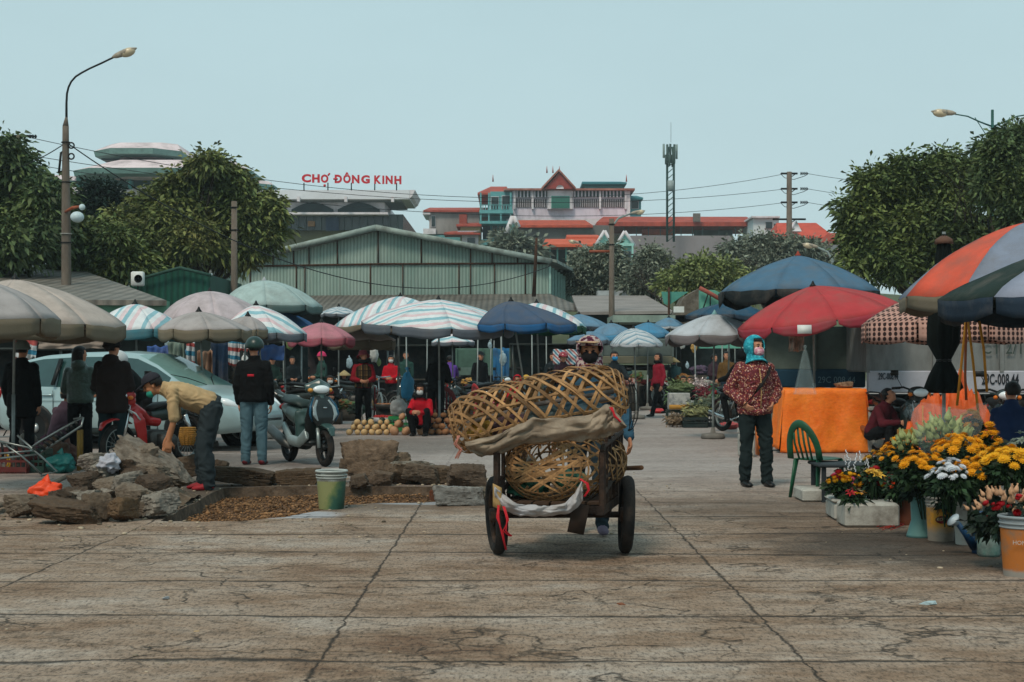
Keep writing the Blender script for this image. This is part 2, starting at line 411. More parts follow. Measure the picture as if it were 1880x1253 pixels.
        c=MB(); c.lathe(hd((0,.01,.03)),[(.22,-.03),(.12,.045),(.03,.115),(0,.13)],28,M,False); c.build('conical_hat',hatm,root,solid=.004)
    if mask:
        c=MB(); c.shell(hd((0,-.030,-.040)),(.066,.076,.060),lambda u_:u_.y<-.12 and abs(u_.z)<.86,rot=M); c.build('face_mask',mask,root,solid=.004)
    if scarf:
        c=MB(); c.torus(N+Vector((0,-.01,.035)),.082,.032,None,24,8,1.3); c.build('scarf',scarf,root,fold=.004,remesh=.01)
    return root
METAL=mat('#7f8684',rough=.5,metal=.4,var=.2,scale=12); DARKMET=mat('#1a1c1c',rough=.5,metal=.4,var=.3,scale=10)
RUBBER=mat('#161616',rough=.9,var=.3,scale=20,bump=.4,bscale=90,dirt='#4a4038',damt=.5,dscale=6)
CHROME=mat('#b9bdbd',rough=.22,metal=.95,var=.1); RUST=mat('#3c2a20',rough=.85,var=.4,scale=14,bump=.4,dirt='#5d3a22',damt=.7,dscale=8)
CLEARLENS=mat('#dfe6e8',rough=.12,var=.06,spec=.8); BLACKP=mat('#121414',rough=.45,var=.2)
WHITEP=mat('#d7dad6',rough=.5,var=.08,dirt='#8a8377',damt=.35)
def plastic(c,**k): return mat(c,rough=.42,var=.1,spec=.45,dirt='#5b5348',damt=.22,dscale=5,**k)
# ------------------------------------------------ umbrella
def canopy_pt(i,n,t,Rr,hgt,sag,yawo=0,belly=.6):
    """i: fractional panel index, t 0..1 from tip to rim"""
    a=2*math.pi*i/n+yawo; fr=i-math.floor(i); mid=math.sin(math.pi*fr)
    ph=R(58); r=Rr*(.6*math.sin(t*ph)/math.sin(ph)+.4*t)*(1-.05*mid*t)
    z=-hgt*(belly*(1-math.cos(t*ph))/(1-math.cos(ph))+(1-belly)*t)-sag*mid*t*(1.2-t*.9)
    return Vector((r*math.cos(a),r*math.sin(a),z))
def umbrella(loc,ztip,Rr,hgt,cmat,vmat,label,n=8,val=.13,group='market umbrellas',yaw=0,tilt=(0,0),pole=True,ribm=None,ribs=True,sag=.065,scal=.25,panelmats=None,under=None,torn=.0,cap=None,belly=.6,off=0.0):
    root=empty('market_umbrella',loc,label,'umbrella',group,0)
    T=Matrix.Translation((off,0,ztip))@Matrix.Rotation(R(tilt[0]),4,'X')@Matrix.Rotation(R(tilt[1]),4,'Y')
    sd=rnd.random()*99
    def P(i,t): 
        p=canopy_pt(i,n,t,Rr,hgt,sag,R(yaw),belly); p.z+=noise.noise((p.x*3+sd,p.y*3,0))*.03*t; p.x-=off*t**1.3; return T@p
    b=MB(); K=6; Mv=9
    for pi in range(n):
        b.grid(lambda u,v:P(pi+u,max(v,.015)),K,Mv)
    o=b.build('canopy',cmat,root,solid=.006)
    if panelmats:
        me=o.data
        for q in panelmats[1:]: me.materials.append(q)
        per=K*Mv
        for f in me.polygons: f.material_index=(f.index//per)%len(panelmats)
    vb=MB()
    for pi in range(n):
        def V(u,v):
            p=P(pi+u*.97+.015,1.0); dn=val*(1-scal+scal*math.sin(math.pi*min(1,max(0,u)))**.5)*(1+torn*noise.noise((pi*3.1,sd,u*4)))
            q=T.to_3x3()@Vector((0,0,-1)); c=(p-T@Vector((0,0,-hgt))); c.z=0
            if c.length>1e-5: c.normalize()
            return p+(q*.98-c*(.015+.08*noise.noise((pi*1.7+u*3,sd,1))))*(dn*v)
        vb.grid(V,6,3)
    vb.build('valance',vmat,root,solid=.004)
    if ribs:
        for i in range(n):
            r=MB(); r.tube([P(i,t)-Vector((0,0,.02)) for t in (.03,.25,.5,.75,1.0)],.008,5); r.build('rib',ribm or DARKMET,root)
    f=MB(); f.lathe(T@Vector((0,0,-.02)),[(.05,0),(.055,.02),(.03,.05),(.012,.09),(0,.1)],10); f.build('finial',cap or ribm or DARKMET,root)
    if pole:
        p=MB(); t=T@Vector((0,0,0)); p.tube([(0,0,0),(off*.2,0,ztip*.4)],.022,8); p.build('pole',METAL,root)
        p=MB(); p.tube([(off*.2,0,ztip*.38),tuple(t-Vector((0,0,.01)))],.017,8); p.build('upper_pole',METAL,root)
        p=MB(); p.lathe((0,0,0),[(.2,0),(.22,.03),(.2,.09),(.05,.11),(.03,.2)],16); p.build('base',mat('#6d6a64',var=.3,bump=.3),root)
    return root
def stripes(cols,w,axis='x',rot=0,wob=.06,fade=.0):
    def fn(N,L,o):
        v=nmap(N,L,o,rot=(0,0,R(rot))); s=nsep(N,L,v); n=nnoise(N,L,o,2.5,3)
        x=nmath(N,L,'ADD',s[0],nmath(N,L,'MULTIPLY',n,wob)); x=nmath(N,L,'FRACT',nmath(N,L,'MULTIPLY',x,1.0/w))
        k=len(cols); c=nramp(N,L,x,[(i/k,cols[i]) for i in range(k)],'CONSTANT')
        g=nnoise(N,L,o,7,6,.7); return nmix(N,L,.35,c,nramp(N,L,g,[(.3,.35),(.7,.95)]),'MULTIPLY'),g
    return pattern(fn,.7)
# ------------------------------------------------ wheels
def wheel(parent,c,r,w,name='wheel',spokes=10,axis='y',rimm=None,hub=.05,disc=False,rotm=None,flat=1.0):
    M=rotm or rotx(R(90)); root=MB(); root.torus((0,0,0),r-w*.5,w*.5,M,36,10,flat)
    t=root.build('wheel',RUBBER,parent,loc=c)
    rb=MB(); rb.torus((0,0,0),r-w*1.02,w*.17,M,32,6,1.8); rb.lathe((0,0,0),[(hub*.4,-w*.6),(hub,-w*.5),(hub,w*.5),(hub*.4,w*.6)],14,M)
    for i in range(spokes):
        a=2*math.pi*i/spokes; d=M@Vector((math.cos(a),math.sin(a),0)); rb.tube([d*hub*.8,d*(r-w*.95)],.004 if spokes>8 else .013,5)
    if disc: rb.lathe((0,0,0),[(hub*2.1,-w*.62),(hub*2.1,-w*.56)],20,M)
    rb.build('rim',rimm or METAL,t); return t
# ------------------------------------------------ motorbike (faces +X)
def motorbike(label,body='#8e1d1c',loc=(0,0,0),yaw=0,group=None,spray=True):
    root=empty('motorbike',loc,label,'motorbike',group,yaw); Bm=mat(body,rough=.25,var=.12,spec=.6,dirt='#5b5046',damt=.25)
    wheel(root,(.62,0,.29),.29,.075,spokes=16); wheel(root,(-.60,0,.29),.29,.09,spokes=16)
    f=MB()
    for s in (-1,1): f.tube([(.62,s*.075,.29),(.54,s*.075,.60),(.49,s*.07,.80)],[.024,.021,.019],8)
    f.tube([(.49,-.07,.80),(.49,.07,.80)],.02,6); f.build('fork',CHROME,root)
    g=MB(); g.tube([(.92,0,.50),(.86,0,.585),(.72,0,.63),(.56,0,.625),(.42,0,.57)],[(.03,.01),(.062,.014),(.066,.016),(.064,.016),(.05,.01)],8,True,(0,1,0)); g.build('front_mudguard',Bm,root)
    g=MB(); g.tube([(-.35,0,.62),(-.6,0,.66),(-.82,0,.60),(-.95,0,.45)],[(.07,.02),(.075,.02),(.07,.015),(.05,.01)],8,True,(0,1,0)); g.build('rear_mudguard',BLACKP,root)
    h=MB(); h.tube([(.47,-.36,.98),(.45,-.20,1.0),(.46,0,.93),(.45,.20,1.0),(.47,.36,.98)],.014,8); hb=h.build('handlebar',DARKMET,root)
    for s in (-1,1):
        q=MB(); q.tube([(.46,s*.26,.99),(.46,s*.38,.985)],.019,8); q.build('grip',RUBBER,hb)
        q=MB(); q.tube([(.45,s*.22,1.0),(.42,s*.30,1.16)],.005,5); q.rbox((.42,s*.32,1.2),(.02,.12,.075),.012); q.build('mirror',BLACKP,root)
    c=MB(); c.ell((.50,0,.93),(.12,.15,.085),16,10); c.ell((.45,0,.86),(.10,.10,.10),12,8); c.build('cowl',Bm,root,remesh=.012)
    q=MB(); q.ell((.575,0,.925),(.055,.115,.06),16,10); q.build('headlight',CLEARLENS,root)
    for s in (-1,1): q=MB(); q.ell((.545,s*.145,.90),(.04,.03,.028),8,6); q.build('indicator',mat('#c76a1c',rough=.3,var=.1),root)
    b=MB(); b.tube([(.52,0,.72),(.42,0,.76),(.30,0,.70),(.15,0,.60),(-.05,0,.58)],[(.07,.05),(.15,.09),(.16,.07),(.10,.07),(.09,.07)],12,True,(0,1,0))
    for s in (-1,1): b.tube([(.47,s*.13,.74),(.42,s*.17,.60),(.36,s*.16,.42),(.28,s*.13,.30)],[(.05,.02),(.11,.022),(.09,.02),(.04,.015)],8,True,(1,0,0))
    b.build('leg_shield',Bm,root,remesh=.014)
    b=MB(); b.tube([(.1,0,.66),(-.15,0,.68),(-.45,0,.71),(-.74,0,.78)],[(.07,.08),(.11,.10),(.12,.09),(.05,.04)],12,True,(0,1,0)); b.build('side_cover',Bm,root,remesh=.014)
    b=MB(); b.tube([(.12,0,.74),(-.05,0,.79),(-.3,0,.80),(-.55,0,.84),(-.72,0,.85)],[(.07,.03),(.12,.045),(.13,.045),(.12,.05),(.06,.02)],12,True,(0,1,0)); b.build('seat',mat('#101111',rough=.5,var=.2),root)
    b=MB(); b.rbox((-.02,0,.36),(.34,.22,.22),.04); b.tube([(.14,0,.38),(.26,0,.42)],[.075,.06],12); b.tube([(-.2,.13,.33),(.05,.14,.33)],[.09,.10],12,True); b.build('engine',mat('#4b4a47',rough=.5,metal=.6,var=.3,scale=20,dirt='#2a2622',damt=.6),root)
    b=MB(); b.tube([(.12,-.13,.32),(-.1,-.16,.24),(-.35,-.17,.28),(-.8,-.17,.38)],[.02,.02,.045,.042],10); b.build('exhaust',CHROME,root)
    b=MB(); b.tube([(-.5,.12,.82),(-.80,.10,.90),(-.86,0,.91),(-.80,-.10,.90),(-.5,-.12,.82)],.011,6); b.build('grab_rail',DARKMET,root)
    q=MB(); q.ell((-.80,0,.76),(.05,.08,.04),10,6); q.build('tail_light',mat('#8c1414',rough=.25,var=.1),root)
    q=MB(); q.tube([(0,.10,.26),(-.12,.24,.02)],.012,6); q.tube([(-.02,-.2,.25),(-.02,.2,.25)],.012,6); q.build('kickstand',DARKMET,root)
    for s in (-1,1): q=MB(); q.tube([(-.42,s*.13,.66),(-.60,s*.12,.31)],[.035,.028],8); q.build('shock_absorber',CHROME,root)
    return root
def scooter(label,loc,yaw):
    root=empty('scooter',loc,label,'scooter',None,yaw)
    Gm=mat('#2e4744',rough=.28,var=.12,spec=.6,dirt='#5a5d52',damt=.25); Dk=mat('#151c1c',rough=.35,var=.2,spec=.5); Sv=mat('#8f9a98',rough=.35,metal=.5,var=.1); Bl=mat('#154a63',rough=.3,var=.1)
    wheel(root,(.62,0,.245),.245,.09,spokes=5,rimm=DARKMET,disc=True); wheel(root,(-.60,0,.245),.245,.10,spokes=5,rimm=DARKMET)
    f=MB()
    for s in (-1,1): f.tube([(.62,s*.08,.245),(.57,s*.08,.50)],[.028,.024],8)
    f.build('fork',Sv,root)
    g=MB(); g.tube([(.88,0,.40),(.82,0,.50),(.68,0,.54),(.50,0,.52),(.40,0,.44)],[(.03,.01),(.066,.02),(.08,.025),(.08,.02),(.05,.01)],10,True,(0,1,0)); g.build('front_mudguard',Gm,root,remesh=.012)
    # front apron: tall shield narrowing down
    b=MB(); b.tube([(.60,0,.52),(.585,0,.62),(.54,0,.76),(.47,0,.90)],[(.10,.06),(.17,.08),(.20,.075),(.13,.05)],14,True,(0,1,0))
    b.tube([(.50,0,.80),(.40,0,.60),(.32,0,.34)],[(.19,.03),(.20,.03),(.16,.03)],12,True,(0,1,0)); b.build('front_apron',Dk,root,remesh=.012)
    for s in (-1,1):
        q=MB(); q.tube([(.545,s*.075,.86),(.60,s*.135,.76),(.635,s*.145,.67),(.64,s*.10,.59)],[(.018,.012),(.026,.014),(.032,.014),(.010,.008)],10,True,(0,1,0)); q.build('marker_light',mat('#7f8c8e',rough=.15,var=.2,spec=.8),root,remesh=.008)
        q=MB(); q.tube([(.50,s*.105,.90),(.565,s*.175,.78),(.595,s*.195,.68),(.585,s*.16,.58)],[.008,.017,.016,.007],8); q.build('trim_strip',Bl,root)
        q=MB(); q.tube([(.38,s*.15,.42),(.15,s*.17,.30),(-.15,s*.17,.32),(-.42,s*.16,.52)],[(.09,.03),(.075,.04),(.08,.04),(.06,.03)],10,True,(0,0,1)); q.build('side_panel',Sv if s<0 else Sv,root,remesh=.014)
        q=MB(); q.tube([(.34,s*.13,1.02),(.32,s*.30,1.03),(.34,s*.37,1.02)],[.014,.018,.019],8); q.build('grip',RUBBER,root)
        q=MB(); q.tube([(.38,s*.16,1.02),(.36,s*.32,1.04)],.006,5); q.build('brake_lever',Sv,root)
    b=MB(); b.rbox((.1,0,.30),(.62,.28,.08),.03); b.build('footboard',Dk,root)
    b=MB(); b.tube([(-.02,0,.50),(-.1,0,.62),(-.35,0,.68),(-.75,0,.74)],[(.10,.08),(.15,.15),(.16,.13),(.07,.05)],14,True,(0,1,0)); b.tube([(-.06,0,.70),(-.06,0,.30)],[(.15,.06),(.13,.08)],10,True,(0,1,0)); b.build('body_cover',Gm,root,remesh=.014)
    b=MB(); b.tube([(-.02,0,.76),(-.12,0,.81),(-.35,0,.82),(-.6,0,.86),(-.74,0,.86)],[(.08,.03),(.14,.05),(.15,.05),(.13,.055),(.05,.02)],14,True,(0,1,0)); b.build('seat',mat('#22302d',rough=.5,var=.2,bump=.2),root)
    b=MB(); b.tube([(.36,-.17,1.01),(.42,0,1.03),(.36,.17,1.01)],[(.05,.04),(.11,.075),(.05,.04)],12,True,(0,0,1)); b.ell((.42,0,.99),(.12,.155,.085),16,10); b.tube([(.40,0,.98),(.47,0,.84)],[.07,.09],10); b.build('handlebar_cover',Gm,root,remesh=.012)
    q=MB(); q.ell((.50,0,.995),(.055,.115,.055),16,10,roty(R(-20))); q.build('headlight',CLEARLENS,root)
    for s in (-1,1): q=MB(); q.ell((.46,s*.135,.985),(.05,.035,.03),10,6); q.build('indicator',mat('#c78a3c',rough=.3,var=.1),root)
    b=MB(); b.rbox((-.45,.06,.30),(.34,.20,.18),.04); b.tube([(-.3,.12,.28),(-.62,.12,.27)],[.11,.10],12); b.build('engine',mat('#3c3d3b',rough=.6,metal=.5,var=.3,scale=20),root)
    b=MB(); b.tube([(-.2,-.15,.22),(-.40,-.18,.30),(-.82,-.19,.44)],[.03,.07,.065],12); b.build('exhaust',mat('#5e5f5c',rough=.45,metal=.7,var=.2),root)
    b=MB(); b.tube([(-.55,.12,.88),(-.78,.09,.90),(-.78,-.09,.90),(-.55,-.12,.88)],.013,6); b.build('grab_rail',Sv,root)
    q=MB(); q.ell((-.77,0,.74),(.05,.09,.05),10,6); q.build('tail_light',mat('#8c1414',rough=.25,var=.1),root)
    q=MB(); q.rbox((.625,0,.76),(.02,.05,.02),.005,roty(R(-20))); q.build('badge',CHROME,root)
    return root
# ------------------------------------------------ car (faces +X)
def car(label,loc,yaw):
    root=empty('parked_car',loc,label,'car',None,yaw)
    P=mat('#a9c2c4',rough=.25,var=.04,spec=.6,metal=.2,dirt='#7d8a86',damt=.25,k=.85); Gl=mat('#24403f',rough=.06,var=.15,spec=1.0)
    WS=mat('#7fa39c',rough=.08,var=.1,spec=1.0,k=.8)
    # stations: x, half width, z bottom, z belt, z roof (None -> no glasshouse), half width roof
    ST=[(-2.18,.60,.45,.86,.88,.50),(-2.12,.74,.32,.92,.98,.60),(-1.98,.80,.27,.95,1.18,.62),(-1.72,.83,.26,.97,1.40,.60),(-1.35,.85,.25,.97,1.47,.60),(-.7,.86,.24,.96,1.51,.61),(-.0,.86,.24,.95,1.52,.61),(.4,.86,.24,.94,1.48,.60),
        (.75,.86,.24,.94,1.32,.62),(1.05,.86,.24,.94,1.14,.68),(1.32,.85,.25,.95,.99,.72),(1.6,.84,.26,.90,.945,.66),(1.95,.80,.27,.80,.86,.58),(2.2,.70,.30,.66,.74,.5),(2.34,.5,.36,.52,.60,.36)]
    NP=13
    def sec(st):
        x,w,zb,zs,zr,wr=st; h=[(0,zb),(w*.9,zb),(w*.985,zb+.10),(w,zb+(zs-zb)*.55),(w*.975,zs-.04),(w*.955,zs),(wr+(w*.95-wr)*.5,zs+(zr-zs)*.5),(wr,zs+(zr-zs)*.86),(wr*.93,zs+(zr-zs)*.96),(wr*.6,zr),(0,zr+.012)]
        return [Vector((x,y,z)) for y,z in h]
    secs=[sec(s) for s in ST]; nP=len(secs[0])
    body=MB(); glass={};
    parts={'body':MB(),'window':[], }
    winB=MB(); wsB=MB(); rearB=MB()
    for s in (1,-1):
        for i in range(len(secs)-1):
            for j in range(nP-1):
                a,b,c,d=[Vector((p.x,p.y*s,p.z)) for p in (secs[i][j],secs[i+1][j],secs[i+1][j+1],secs[i][j+1])]
                x0=ST[i][0]; tgt=body
                if j in (5,6) and -1.99<x0<.74 and x0 not in (-.7,): tgt=winB
                if j in (5,6) and x0==-.7: tgt=winB
                if j in (5,6) and x0 in (.75,1.05): tgt=winB if x0==.75 else body
                if j in (8,9) and .39<x0<1.31: tgt=wsB
                if j in (8,9) and x0<-1.9: tgt=rearB
                fc=(0,1,2,3) if s>0 else (3,2,1,0)
                tgt.add([a,b,c,d],[fc])
    for st in (secs[0],secs[-1]):
        v=[p for p in st]+[Vector((p.x,-p.y,p.z)) for p in reversed(st[1:-1])]; body.add(v,[tuple(range(len(v)))])
    # wheel arches as dark discs recessed look: built as liners proud of the body
    o=body.build('body',P,root); o['_weld']=1
    for nm,q,m in (('side_windows',winB,Gl),('windscreen',wsB,WS),('rear_window',rearB,Gl)): oo=q.build(nm,m,root); oo['_weld']=1
    for s in (1,-1):
        for x in (1.42,-1.33):
            q=MB(); q.lathe((x,s*.80,.315),[(.385,-.06),(.385,.066),(.345,.072),(.0,.03)],28,rotx(R(-90*s)),False); q.build('wheel_arch',BLACKP,root)
            t=wheel(root,(x,s*.80,.315),.315,.12,spokes=10,hub=.07,flat=1.65,rimm=mat('#a6abab',rough=.35,metal=.7,var=.1))
        for x0,x1 in ((-.02,.03),(-1.0,-.94)):
            q=MB(); q.box(((x0+x1)/2,s*.775,1.2),(.06,.03,.46),rotx(R(28*s))); q.build('door_pillar',BLACKP,root)
        for x in (-.15,-1.1): q=MB(); q.rbox((x,s*.865,.84),(.20,.03,.035),.012); q.build('door_handle',P,root)
        for x in (.92,-.03,-.98): q=MB(); q.box((x,s*.861,.60),(.008,.006,.62)); q.build('door_seam',BLACKP,root)
        q=MB(); q.box((0,s*.862,.745),(2.7,.004,.008)); q.build('crease_line',mat('#64706f'),root)
        q=MB(); q.rbox((0,s*.855,.285),(1.9,.05,.10),.02); q.build('sill',mat('#16211f',rough=.6),root)
        q=MB(); q.ell((.82,s*.96,1.0),(.07,.11,.07),12,8); q.tube([(.82,s*.84,.96),(.82,s*.92,.97)],.02,6); q.build('wing_mirror',P,root,remesh=.012)
        q=MB(); q.tube([(1.86,s*.74,.80),(2.02,s*.70,.74),(2.2,s*.58,.66)],[(.02,.03),(.07,.07),(.06,.05)],10,True,(0,1,0)); q.build('headlight',CLEARLENS,root)
        q=MB(); q.ell((-2.08,s*.66,.86),(.08,.12,.12),12,8); q.build('tail_light',mat('#8c1414',rough=.25,var=.1),root)
        q=MB(); q.ell((2.16,s*.52,.42),(.10,.08,.05),10,8); q.build('fog_lamp',CLEARLENS,root)
        q=MB(); q.tube([(1.32,s*.1,1.0),(1.12,s*.35,1.11),(1.0,s*.62,1.16)],.007,5); q.build('wiper',BLACKP,root)
    q=MB(); q.rbox((2.27,0,.47),(.14,.9,.10),.03); q.build('grille',BLACKP,root)
    q=MB(); q.rbox((2.30,0,.40),(.02,.50,.11),.004); q.build('number_plate',WHITEP,root)
    return root
# ------------------------------------------------ small things
def bucket(loc,r0,r1,h,m,label,name='bucket',rim=True,handle=False,cat='bucket',group=None,lab=None):
    root=empty(name,loc,label,cat,group); b=MB()
    b.lathe((0,0,0),[(0,0),(r0,0),(r0*1.005,.01),(r1,h),(r1*.97,h),(r0*.97,.02),(0,.02)],28); b.build('bucket_body',m,root,angle=40)
    if rim:
        q=MB(); q.torus((0,0,h),r1*1.01,.011,None,28,8); q.torus((0,0,h*.9),r1*1.0,.007,None,28,6); q.torus((0,0,h*.83),r1*.985,.006,None,28,6); q.build('rim',rim if not isinstance(rim,bool) else m,root)
    if handle:
        q=MB(); q.tube([(r1*1.02*math.cos(a),-.3*r1*math.sin(a)-.0,h*.88-.06*math.sin(a)) for a in [math.pi*i/10 for i in range(11)]],.003,5); q.build('handle',METAL,root)
    return root
def crate(loc,d,label,col,yaw=0,group='plastic market crates',name='crate',cat='crate'):
    root=empty(name,loc,label,cat,group,yaw); m=plastic(col) ; L_,Wd,H=d; b=MB(); t=.012
    b.box((0,0,t/2),(L_-.02,Wd-.02,t))
    for s in (-1,1):
        for zz,hh in ((.05,.06),(H*.5,H*.1),(H-.03,.06)):
            b.box((0,s*(Wd/2),zz),(L_,t,hh)); b.box((s*(L_/2),0,zz),(t,Wd-.03,hh))
        for i in range(int(L_/.06)+1): b.box((-L_/2+.01+i*(L_-.02)/int(L_/.06),s*(Wd/2-.001),H/2),(.012,t*.7,H*.98))
        for i in range(int(Wd/.06)+1): b.box((s*(L_/2-.001),-Wd/2+.02+i*(Wd-.04)/max(1,int(Wd/.06)),H/2),(t*.7,.012,H*.98))
    b.build('crate_frame',m,root,smooth=False); return root
def rock(loc,d,label,col='#75695c',group=None,seed=0,rot=None,name='concrete_chunk',cat='concrete chunk',slab=False,mm=None):
    b=MB(); rs=random.Random(seed*13+5)
    ax=[Vector(v) for v in ((1,0,0),(-1,0,0),(0,1,0),(0,-1,0),(0,0,1),(0,0,-1))]
    pl=[((a+Vector((rs.uniform(-.28,.28),rs.uniform(-.28,.28),rs.uniform(-.28,.28)))).normalized(),rs.uniform(.70,.88)) for a in ax]+[(Vector((rs.gauss(0,1),rs.gauss(0,1),rs.gauss(0,1))).normalized(),rs.uniform(.80,1.0)) for _ in range(6)]
    def fn(u):
        u=Vector(u).normalized(); k=1.45
        for n,h in pl:
            dd=u.dot(n)
            if dd>.05: k=min(k,h/dd)
        q=k*(1+.06*noise.noise(u*3.3+Vector((seed,0,0)))+.09*noise.noise(u*9+Vector((0,seed,0)))+.07*noise.noise(u*20)+.03*noise.noise(u*45))
        return q
    b.ell((0,0,0),(d[0]/1.75,d[1]/1.75,d[2]/1.75),44,30,None,fn)
    o=b.build(name,mm or mat(col,rough=.95,var=.35,scale=9,bump=.7,bscale=35,dirt='#3a2e24',damt=.85,dscale=7,isl=0,k=.85),None,loc=loc,angle=30)
    o.rotation_euler=rot or (rs.uniform(-.25,.25),rs.uniform(-.25,.25),rs.uniform(0,3))
    zs=[(o.rotation_euler.to_matrix()@v.co).z for v in o.data.vertices]; o.location.z=loc[2]-min(zs)-.015
    return tag(o,label,cat,group)
def cloth_heap(loc,d,m,label,name='plastic_bag',cat='bag',seed=0,vox=.02,group=None,knot=True,amp=.22):
    b=MB()
    def fn(u):
        u=Vector(u); s=seed*7.7
        q=1+amp*noise.noise(u*2.2+Vector((s,0,0)))-amp*.7*(abs(noise.noise(u*4+Vector((0,s,0))))-.2)-amp*.22*(abs(noise.noise(u*9+Vector((0,s,0))))-.15)
        if u.z<-.35: q*=1
        return q
    b.ell((0,0,d[2]*.48),(d[0]/2,d[1]/2,d[2]/2),40,28,None,fn)
    if knot:
        b.tube([(0,0,d[2]*.85),(0.01,0,d[2]*1.02),(-.02,0,d[2]*1.16)],[(d[0]*.22,d[1]*.2),(d[0]*.06,d[0]*.05),(d[0]*.14,.01)],10)
    o=b.build(name,m,None,loc=loc); return tag(o,label,cat,group)
def stool_chair(label,loc,yaw,m):
    """moulded plastic chair, faces +X"""
    root=empty('plastic_chair',loc,label,'chair',None,yaw)
    b=MB(); b.tube([(.21,0,.425),(.17,0,.445),(0,0,.435),(-.17,0,.435),(-.20,0,.44)],[(.19,.008),(.22,.012),(.225,.012),(.20,.012),(.17,.01)],12,True,(0,1,0)); b.build('seat',m,root)
    for x,y in ((.19,.18),(.19,-.18),(-.17,.16),(-.17,-.16)):
        q=MB(); dx=.04 if x>0 else -.07; dy=.03 if y>0 else -.03
        q.tube([(x,y,.43),(x+dx*.5,y+dy*.5,.22),(x+dx,y+dy,0)],[(.040,.022),(.032,.016),(.026,.014)],8,True,(1,0,0)); q.build('leg',m,root)
    q=MB(); pts=[]
    for i in range(17):
        a=math.pi*i/16; pts.append((-.19-.11*math.sin(a)*1.0-.02,math.cos(a)*.205*(1-.18*math.sin(a)**2),.44+.40*math.sin(a)**.75))
    q.tube(pts,[(.014,.046)]*17,8,True,(1,0,0)); q.build('back_frame',m,root)
    for y in (-.10,-.035,.035,.10):
        q=MB(); q.tube([(-.20,y*.9,.44),(-.27,y,.62),(-.305,y*.9,.80)],[(.016,.006)]*3,6,True,(0,1,0)); q.build('back_slat',m,root)
    return root
# ------------------------------------------------ plants
def leaf_mesh(cl,nl,size,seed,droop=.5,wid=.22,up=0.0,name='crown',m=None,parent=None,spread=.8):
    """cl: array of clump centres (n,4: x,y,z,scale) -> many narrow leaflets"""
    rg=np.random.default_rng(seed); n=len(cl)*nl; c=np.repeat(cl[:,:3],nl,0); sc_=np.repeat(cl[:,3],nl)
    d=rg.normal(size=(n,3)); d[:,2]=d[:,2]*.6+up; d/=np.linalg.norm(d,axis=1)[:,None]
    L=size*sc_*rg.uniform(.6,1.25,n); st=c+d*(L*rg.uniform(0,spread,n))[:,None]
    mid=st+d*(L*.5)[:,None]; mid[:,2]-=droop*L*.12; en=st+d*L[:,None]; en[:,2]-=droop*L*.5
    z=rg.normal(size=(n,3)); s=np.cross(d,z); s/=np.linalg.norm(s,axis=1)[:,None]+1e-9; w=(L*wid)[:,None]
    V=np.stack([st,mid+s*w,en,mid-s*w],1).reshape(-1,3); F=np.arange(n*4).reshape(-1,4)
    me=bpy.data.meshes.new(name); me.vertices.add(n*4); me.vertices.foreach_set('co',V.ravel()); me.loops.add(n*4); me.polygons.add(n)
    me.loops.foreach_set('vertex_index',F.ravel().astype(np.int32)); me.polygons.foreach_set('loop_start',(np.arange(n)*4).astype(np.int32)); me.update(calc_edges=True)
    me.materials.append(m); o=bpy.data.objects.new(name,me); C.objects.link(o); o.parent=parent; return o
def foliage(col,isl=.55,k=1.0,c2=None): 
    m=mat(col,rough=.6,var=.3,scale=.35,isl=isl,k=k,spec=.25,dirt=c2,damt=.9 if c2 else .4,dscale=.6); return m
